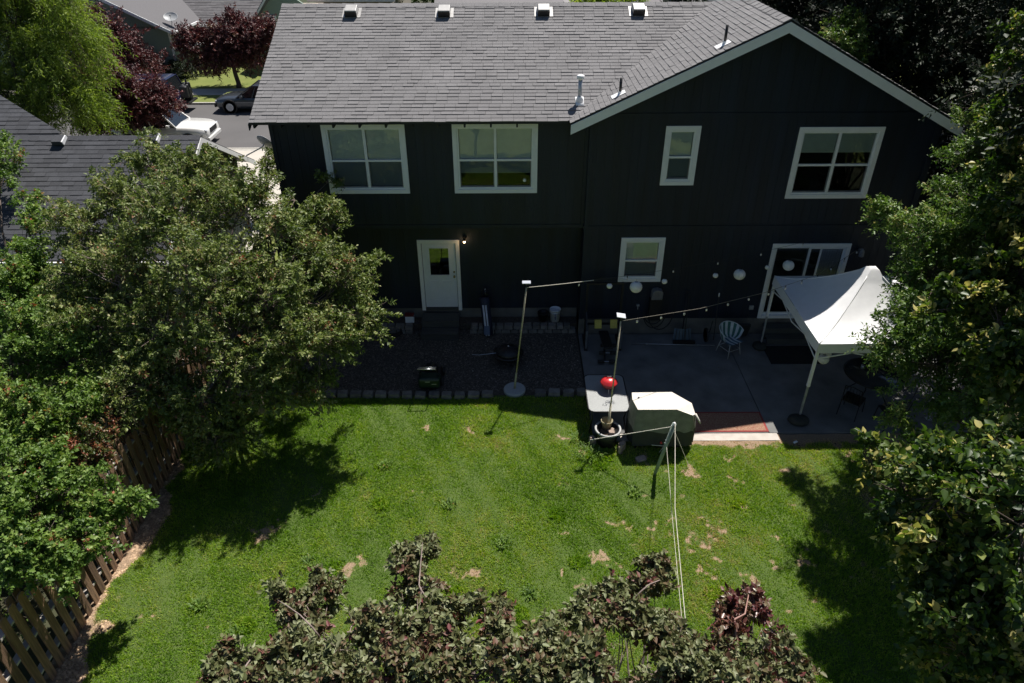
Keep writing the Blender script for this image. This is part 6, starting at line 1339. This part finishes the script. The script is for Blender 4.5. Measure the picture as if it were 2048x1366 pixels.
# bronze leaved crabapples along the bottom
def bronze(label, base, rows, seed, n, red=0):
    rows = [(a, b+22, c, d) for a, b, c, d in rows]; n = int(n*0.85)
    t = tree('bronze_crabapple', label, 'tree', base, spikes(cl(*rows, k=0.53), random.Random(seed), 0.14, 2), LF_redtip if red else LF_purple, M['greybark'], n, group='bronze leaved crabapples at the bottom edge', slen=0.15, nl=10, rnd=True, L=0.068, W=0.040, r0=0.07, fork=0.35, seed=seed, up=0.45, droop=0.18, gap=-0.05, gf=4.6, inner=0.42, twig=0.0065, twfrac=0.45, jut=0.18, flat=0.5)
    return t
bronze('low bronze green crabapple at the lower left, beside a gap of lawn', (-3.6,-13.2,0), [(500,1275,3.4,.26),(455,1320,3.6,.34),(520,1330,3.7,.34),(500,1380,3.9,.45),(555,1262,3.4,.12),(430,1370,3.8,.35),(545,1300,3.6,.20)], 31, 620)
bronze('largest bronze green crabapple filling the bottom left of centre with one tall shoot', (-1.5,-13.3,0),
  [(600,1215,3.6,.28),(575,1180,3.5,.13),(655,1170,3.4,.16),(625,1185,3.5,.15),(640,1270,3.8,.40),(600,1310,3.8,.36),(700,1240,3.8,.36),(760,1265,4.0,.38),(820,1260,4.0,.38),(700,1330,4.1,.46),(790,1340,4.2,.46),(830,1100,3.5,.20),(825,1130,3.5,.22),(815,1160,3.5,.24),(850,1180,3.6,.24),(880,1220,3.8,.34),(930,1225,3.8,.34),(960,1260,3.9,.34),(880,1300,4.1,.46),(950,1330,4.2,.46),(985,1220,3.8,.22),(640,1366,4.0,.4),(850,1085,3.5,.11)], 32, 3300)
bronze('bronze green crabapple just right of the bottom centre behind the clothesline end', (1.0,-13.3,0),
  [(1310,1135,3.4,.12),(1290,1150,3.5,.17),(1255,1140,3.4,.14),(1235,1130,3.4,.10),(1285,1190,3.6,.24),(1230,1190,3.6,.22),(1200,1185,3.6,.13),(1170,1225,3.8,.30),(1110,1250,3.9,.32),(1240,1240,3.9,.38),(1310,1250,3.9,.30),(1060,1290,4.1,.36),(1140,1310,4.2,.44),(1230,1320,4.2,.44),(1320,1310,4.1,.36),(1040,1345,4.2,.4),(1380,1320,4.1,.34),(1400,1345,4.2,.34),(1345,1275,4.0,.20),(1180,1360,4.3,.5)], 33, 2700)
bronze('reddish tipped crabapple with a bare curved pink stem at the lower right', (2.7,-13.4,0),
  [(1478,1195,3.5,.14),(1455,1215,3.5,.14),(1500,1215,3.6,.18),(1475,1235,3.6,.20),(1525,1240,3.7,.18),(1450,1240,3.6,.12)], 34, 330, 1)
bronze('bronze green crabapple at the lower right below the reddish tipped one', (3.3,-13.5,0),
  [(1520,1285,3.8,.24),(1460,1290,3.8,.2),(1440,1330,4.0,.34),(1520,1340,4.1,.38),(1560,1345,4.1,.22),(1480,1366,4.2,.4),(1545,1300,3.9,.18)], 35, 1100)
# visible bare stems
sm = thing('branch', 'smooth curved pink brown stem rising through the reddish crabapple', 'branch', (2.6,-12.9,2.6))
MB().tube([at_z(1440,1400,3.2), at_z(1455,1345,3.5), at_z(1475,1300,3.75), at_z(1472,1255,3.9), at_z(1470,1238,3.95), at_z(1490,1228,3.95), at_z(1497,1190,3.9)], [0.026,0.022,0.018,0.015,0.012,0.009,0.006], 8).build('stem', mat('pink_brown_bark',(0.36,0.20,0.165),0.6), sm, True)
MB().tube([at_z(1455,1345,3.5), at_z(1485,1320,3.75), at_z(1497,1280,3.9)], [0.014,0.011,0.006], 6).build('side_stem', bpy.data.materials['pink_brown_bark'], sm, True)
for k, (lab, pp) in enumerate((('grey forked twig on the left of the largest bottom crabapple', [(640,1275,3.9),(625,1255,4.0),(600,1230,4.0),(575,1212,4.0),(555,1200,3.9)]), ('thin upright grey twig in the tall shoot of the largest bottom crabapple', [(860,1205,3.9),(842,1180,3.9),(838,1170,3.9),(842,1120,3.9),(845,1085,3.8)]), ('grey side twig angled across the crabapple right of the bottom centre', [(1260,1205,3.9),(1285,1180,4.0),(1300,1168,4.0),(1320,1160,4.0)]), ('pale twig at the lower left end of the low crabapple', [(483,1370,4.0),(482,1345,4.1),(500,1320,4.1)]))):
    t = thing('branch', lab, 'branch', at_z(*pp[0])); MB().tube([at_z(*q) for q in pp], [0.012-0.002*i for i in range(len(pp))], 6).build('stem', M['greybark'], t, True)
# linden in the right foreground: large leaves, yellow flower bracts
tree('linden_tree', 'near linden tree with large leaves and yellow bracts filling the lower right corner', 'tree', (10.0,-9.6,0),
  cl((1730,905,5.0,.22),(1790,920,5.2,.34),(1860,935,5.3,.42),(1740,990,5.0,.25),(1800,985,5.3,.45),(1880,1000,5.6,.50),(1800,1050,5.0,.28),(1835,1100,5.0,.28),(1880,1140,5.0,.38),(1900,1190,4.8,.35),(1840,1200,4.6,.14),(1900,1260,4.8,.35),(1960,1020,5.6,.55),(2000,1120,5.2,.7),(1980,1240,4.8,.6),(1930,1310,4.6,.5),(2040,940,5.8,.6),(2050,1310,4.8,.7),(1990,900,5.4,.5),(1900,890,5.0,.3),(1870,1330,4.2,.22),(1850,1280,4.3,.14),(2060,1030,6.0,.8), k=0.68) + cl((1880,1000,3.6,.7),(1950,1080,3.2,.7),(1900,1150,3.0,.6),(1870,940,3.0,.55),(1960,1200,3.4,.8)),
  LF_linden, M['bark'], 3800, slen=0.26, nl=9, rnd=True, L=0.082, W=0.058, r0=0.16, fork=0.5, seed=41, up=0.25, droop=0.25, gap=-0.02, gf=2.8, inner=0.45, jut=0.15)
tree('linden_tree', 'linden boughs with yellow green leaves along the upper right edge', 'tree', (13.2,-5.2,0),
  cl((2035,60,7.6,.35),(2020,140,7.3,.30),(2040,200,7.0,.40),(2000,230,6.9,.22),(2050,300,6.6,.5),(2030,120,7.4,.35),(2060,400,6.2,.6),(1960,560,5.4,.35),(1910,590,5.3,.25),(1890,620,5.2,.18),(2000,640,5.2,.5),(2040,540,5.6,.55),(2050,720,5.0,.6)),
  LF_linden, M['bark'], 2500, slen=0.26, nl=9, rnd=True, L=0.105, W=0.072, r0=0.16, fork=0.6, seed=42, up=0.3, droop=0.25, gap=-0.3, inner=0.35, jut=0.15)
# small leaved elm over the canopy tent
tree('elm_tree', 'small leaved elm overhanging the white canopy at the right', 'tree', (11.6,-2.6,0),
  cl((1800,440,5.0,.40),(1770,432,5.0,.18),(1760,430,5.0,.14),(1850,470,5.0,.55),(1930,330,5.8,.45),(1960,260,6.2,.42),(1990,300,6.2,.5),(1900,400,5.4,.5),(1990,420,5.6,.7),(1870,540,4.6,.55),(1810,560,4.3,.28),(1850,640,4.2,.5),(1760,585,4.2,.20),(1730,595,4.1,.12),(1780,630,4.0,.3),(1740,625,4.0,.18),(1800,690,3.8,.45),(1740,690,3.7,.18),(1870,730,3.8,.5),(1950,700,4.2,.6),(1960,540,4.8,.7),(2030,620,4.6,.7),(1950,790,3.6,.5),(1880,790,3.2,.30),(1770,810,3.0,.18),(1800,840,2.9,.16),(2020,780,4.0,.6),(2040,860,3.6,.5),(1930,850,3.2,.3),(2030,200,6.6,.4),(2010,480,5.4,.6)) + [((9.6,-4.3,4.0),.8),((10.2,-5.5,4.4),.9),((9.6,-6.6,3.6),.7),((10.6,-7.2,4.2),.9),((9.2,-5.2,3.2),.5)],
  LF_elm, M['bark'], 9500, slen=0.30, nl=12, L=0.075, W=0.036, r0=0.14, fork=0.4, seed=43, up=0.25, droop=0.2, gap=-0.08, gf=2.8, inner=0.45, jut=0.18)
# mostly unseen crowns, added and shaped to shade right lawn, patio and linden
tree('shade_tree', 'mostly unseen dark crowns added outside the right edge to shade the ground', 'tree', (13.5,-7.5,0),
  [((12.2,-6.5,5.4),1.8),((13.6,-8.6,5.8),2.0),((11.6,-8.6,4.8),1.3),((12.6,-4.6,5.2),1.5),((14.0,-5.8,7.0),1.8),((12.4,-10.4,5.0),1.5),((10.9,-6.6,4.5),.8),((10.6,-9.8,4.2),.8),((11.2,-7,8.6),1.7),((11.0,-9.6,8.6),1.6),((12.0,-4.4,9.0),1.8),((12.2,-1.8,9.2),1.7),((12.1,-0.4,6.4),1.5),((12.6,-2.2,6.0),1.6),((11.6,-1.6,4.6),1.0),((8.0,-7.5,8.7),1.3),((7.3,-9.4,8.8),1.2),((9.9,-5.0,8.7),1.6),((9.4,-7.4,7.6),1.3),((8.6,-9.6,7.0),1.2),((9.6,-7.6,2.6),.9),((9.0,-9.0,2.2),.8)],
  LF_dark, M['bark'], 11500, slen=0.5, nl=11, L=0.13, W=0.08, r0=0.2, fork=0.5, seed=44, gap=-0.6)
# dark trees behind the right end of the house
for k, (base, rows, lab, n) in enumerate((
  ((12.5,9.0,0), [((12.0,8.6,3.6),2.0),((11.8,8.2,6.6),1.7),((12.8,9.6,8.4),1.9),((11.4,6.6,2.4),1.3),((13.8,8.0,6.0),2.0)], 'dark tree close behind the right gable of the house', 4200),
  ((16.0,6.5,0), [((15.6,6.2,3.4),2.2),((16.4,6.6,6.6),2.3),((15.2,5.4,8.6),1.8),((14.2,4.6,2.4),1.6),((17.8,5.0,4.6),2.0)], 'dark tall tree at the right side yard behind the elm', 4200),
  ((11.5,15.5,0), [((10.6,15.2,4.2),2.4),((11.8,15.6,7.4),2.2),((8.4,15.0,6.3),1.7),((13.6,15.8,5.6),2.4)], 'dark tree in the front yard just right of the roof peak', 4000),
  ((17.5,14.0,0), [((17,14,4.5),2.8),((17.5,14,8.2),2.5),((15.0,13.6,6.4),2.2),((20.5,13.6,6.2),2.8)], 'dark dense tree filling the top right behind the house', 4400),
  ((22.5,10.0,0), [((22,9.5,4.2),2.8),((22.6,10,8.2),2.6),((20.2,8.8,6.0),2.3),((25.0,10.2,6.0),2.8),((19.4,6.4,3.0),2.2)], 'dark dense tree in the far upper right corner', 4400),
  ((14.0,21.0,0), [((13.5,20.5,5.2),2.8),((11.0,20.4,7.0),2.0),((16.5,21,8.2),2.8)], 'dark tree beyond the others near the top edge', 3400))):
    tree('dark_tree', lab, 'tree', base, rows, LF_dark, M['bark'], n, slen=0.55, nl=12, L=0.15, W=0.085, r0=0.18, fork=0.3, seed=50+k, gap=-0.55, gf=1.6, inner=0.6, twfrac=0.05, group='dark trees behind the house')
tree('garden_shrub', 'sunlit yellow green shrub just behind the right roof slope', 'shrub', (9.2,11.0,0), cl((1690,60,6.6,.5),(1700,95,6.2,.45),(1670,85,6.5,.32),(1715,110,6.0,.35)), LF_elm, M['bark'], 700, slen=0.35, nl=11, L=0.09, W=0.05, r0=0.06, fork=0.8, seed=57, gap=-0.3)
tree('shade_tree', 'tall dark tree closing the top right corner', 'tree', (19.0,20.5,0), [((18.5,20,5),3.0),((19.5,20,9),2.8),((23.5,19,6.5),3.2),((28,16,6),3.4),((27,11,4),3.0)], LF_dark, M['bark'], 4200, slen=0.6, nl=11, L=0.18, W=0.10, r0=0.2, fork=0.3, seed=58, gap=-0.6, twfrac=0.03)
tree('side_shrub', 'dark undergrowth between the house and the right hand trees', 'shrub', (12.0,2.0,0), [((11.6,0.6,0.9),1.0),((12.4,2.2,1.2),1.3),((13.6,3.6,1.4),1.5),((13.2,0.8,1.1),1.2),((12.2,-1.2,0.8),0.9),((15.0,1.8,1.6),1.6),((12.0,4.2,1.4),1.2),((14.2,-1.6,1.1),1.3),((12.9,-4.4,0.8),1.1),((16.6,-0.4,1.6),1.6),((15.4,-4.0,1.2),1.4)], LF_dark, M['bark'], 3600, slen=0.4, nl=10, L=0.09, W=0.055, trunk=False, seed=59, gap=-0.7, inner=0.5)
# street trees
tree('willow_tree', 'bright green feathery willow at the upper left corner', 'tree', (-19.0,11.0,0),
  [((-17.6,11.4,5.4),(1.5,1.3,1.2)),((-18.6,11.6,6.6),(1.7,1.4,1.3)),((-16.6,11.8,5.9),(0.9,1.0,.8)),((-16.4,11.8,7.2),(1.0,1.0,.8)),((-17.2,10.8,4.0),(1.2,1.1,1.0)),((-19.2,10.6,4.0),(1.6,1.3,1.2)),((-18.6,9.6,2.9),(1.1,.9,.9)),((-20.8,11.2,5.6),(1.8,1.5,1.6)),((-16.4,10.8,3.6),(.7,.7,.7)),((-21.0,9.6,3.4),(1.6,1.3,1.3)),((-18.5,12,8.0),(1.8,1.4,1.0)),((-20.4,9.0,2.6),(1.2,.9,.9)),((-18.0,11.6,7.6),(1.4,1.2,1.0))],
  LF_willow, M['bark'], 9500, slen=0.75, nl=15, L=0.15, W=0.03, r0=0.22, fork=0.3, seed=61, up=0.0, droop=0.7, gap=0.08, gf=2.1, inner=0.35, jut=0.15, twfrac=0.15)
tree('plum_tree', 'purple leaved plum tree at the near kerb above the white parked car', 'tree', (-17.3,15.7,0),
  [((-18.3,15.9,2.6),(.9,.9,.7)),((-17.3,16.0,2.9),(1.0,1.0,.75)),((-16.2,16.0,2.5),(.8,.8,.5)),((-18.6,15.6,1.8),(.8,.8,.5)),((-17.8,16.2,3.5),(.8,.8,.5)),((-16.9,15.6,2.1),(.9,.8,.5)),((-19.0,15.8,3.1),(.5,.6,.5)),((-15.7,16.0,2.25),(.6,.6,.4)),((-16.4,15.8,1.9),(.7,.6,.4)),((-17.4,15.6,1.6),(.7,.6,.4)),((-19.0,15.6,1.4),(.5,.5,.35))],
  LF_plum, M['bark'], 4600, slen=0.4, nl=12, L=0.10, W=0.055, r0=0.11, fork=0.45, seed=62, up=0.4, gap=-0.3, gf=2.2)
tree('plum_tree', 'dark red plum tree across the street left of the blue car', 'tree', (-24.2,28.6,0),
  [((-24.2,28.6,2.6),(1.5,1.2,1.0)),((-23.2,28.4,2.0),(1.3,1.1,.8)),((-25.4,28.6,3.0),(1.2,1.1,.9)),((-22.0,28.0,1.3),(.9,.8,.6)),((-25.0,28.4,1.7),(1.3,1.1,.8)),((-24.3,28.6,3.6),(.9,.8,.6))],
  LF_plum, M['bark'], 3000, slen=0.5, nl=12, L=0.13, W=0.07, r0=0.12, fork=0.3, seed=63, up=0.5, gap=-0.35, gf=1.8)
tree('plum_tree', 'dark red plum tree with a leaning trunk across the street above the grey car', 'tree', (-16.6,27.9,0),
  [((-17.0,28.2,2.4),(1.3,1.2,.8)),((-18.5,28.2,2.3),(1.1,1.1,.7)),((-15.6,28.2,2.3),(1.2,1.1,.8)),((-16.4,28.2,3.1),(1.0,1.0,.7)),((-14.8,28.2,2.9),(.9,.9,.7)),((-19.2,28.2,2.6),(.7,.8,.5)),((-16.0,27.6,1.5),(.7,.7,.5)),((-17.8,28.0,1.5),(.8,.8,.4))],
  LF_plum, M['bark'], 3600, slen=0.5, nl=12, L=0.13, W=0.07, r0=0.13, fork=0.45, seed=64, up=0.5, gap=-0.35, gf=1.8)
tree('hedge', 'dark shaded hedge in front of the sage house wall', 'hedge', (-21.8,30.3,0), [((-21.7+0.5*k,30.3,0.5),(0.5,0.5,0.6)) for k in range(3)]+[((-23.3+0.8*k,30.2,0.6),(0.6,0.5,0.7)) for k in range(2)], LF_dark, M['bark'], 700, slen=0.3, nl=10, L=0.10, W=0.06, trunk=False, seed=65, gap=-0.9)
tree('street_tree', 'green tree beyond the ridge between the left roof vents', 'tree', (-5.6,50,0), [((-8.0,50,3.6),(1.8,1.4,1.7)),((-6.2,50,3.8),(2.0,1.4,1.8)),((-4.6,50,3.4),(1.4,1.2,1.5))], LF_elm, M['bark'], 1300, slen=0.8, nl=11, L=0.26, W=0.16, r0=0.15, fork=0.4, seed=66)
tree('street_tree', 'yellow green tree beyond the ridge above the fourth roof vent', 'tree', (5.6,31,0), [((4.6,30.5,3.8),(.9,.8,1.0)),((5.7,30.6,3.9),(1.1,.9,1.1)),((7.2,30.6,3.9),(.9,.8,.9))], LF_willow, M['bark'], 900, slen=0.5, nl=11, L=0.18, W=0.10, r0=0.12, fork=0.4, seed=67)
tree('garden_shrub', 'small dark leaved shrub at the left corner of the house beside the dish', 'shrub', (-6.9,7.6,0), cl((543,312,2.2,.32),(540,330,2.0,.3),(548,345,1.8,.3)), LF_crab, M['bark'], 320, slen=0.25, nl=10, L=0.08, W=0.045, r0=0.05, fork=0.7, seed=68, gap=-0.7)
# garden tuft at the planter and weeds
def tuft(name, label, c, n, h, seed, mt, w_=0.010, spread=0.25):
    r = np.random.default_rng(seed); a = r.random(n)*6.283; rad = spread*r.random(n)**0.6; V = []
    x = c[0]+rad*np.cos(a); y = c[1]+rad*np.sin(a); b = a + r.normal(size=n)*0.7; hh = h*(0.5+0.7*r.random(n)); out = hh*(0.3+0.7*r.random(n))
    dx, dy = -np.sin(b)*w_, np.cos(b)*w_; z0 = np.full(n, -0.02)
    P = [np.stack([x-dx,y-dy,z0],1), np.stack([x+dx,y+dy,z0],1), np.stack([x+np.cos(b)*out*0.5+dx,y+np.sin(b)*out*0.5+dy,z0+hh*0.8],1), np.stack([x+np.cos(b)*out*0.5-dx,y+np.sin(b)*out*0.5-dy,z0+hh*0.8],1), np.stack([x+np.cos(b)*out,y+np.sin(b)*out,z0+hh*0.75],1)]
    V = np.stack(P,1).reshape(-1,3); i = np.arange(n)*5; F = np.concatenate([np.stack([i,i+1,i+2],1),np.stack([i,i+2,i+3],1),np.stack([i+3,i+2,i+4],1)])
    t = thing(name, label, 'plant', c); rawmesh('leaves', V, F, mt, t, np.repeat(np.clip(0.45+r.normal(size=n)*0.2,0,1),5))
tuft('grass_tuft', 'strappy tuft of long leaves on the lawn left of the round planter', (1.72,-4.95,0), 150, 0.15, 71, LF_maple, 0.008, 0.28)
tuft('grass_tuft', 'coarse tuft growing at the foot of the stone edging left of the planter', (1.55,-4.45,0), 90, 0.13, 72, LF_maple, 0.008, 0.22)
for k, (px, py, lb) in enumerate(((1008,1085,'small broadleaf weed in the middle of the lawn'),(1060,1190,'broadleaf weed near the bottom centre of the lawn'),(770,930,'small dark weed in the upper lawn'),(470,1270,'pale green weed in the lower left lawn'),(620,1125,'weed beside a dry spot left of centre'),(1270,985,'leafy weed right of the pole shadow'),(400,1210,'light green weed below the tree shadow'),(900,1010,'tiny weed right of the upper lawn centre'))):
    p = at_z(px, py, 0); tuft('weed', lb, (p.x, p.y, 0), 60, 0.10, 80+k, LF_maple, 0.012, 0.13)
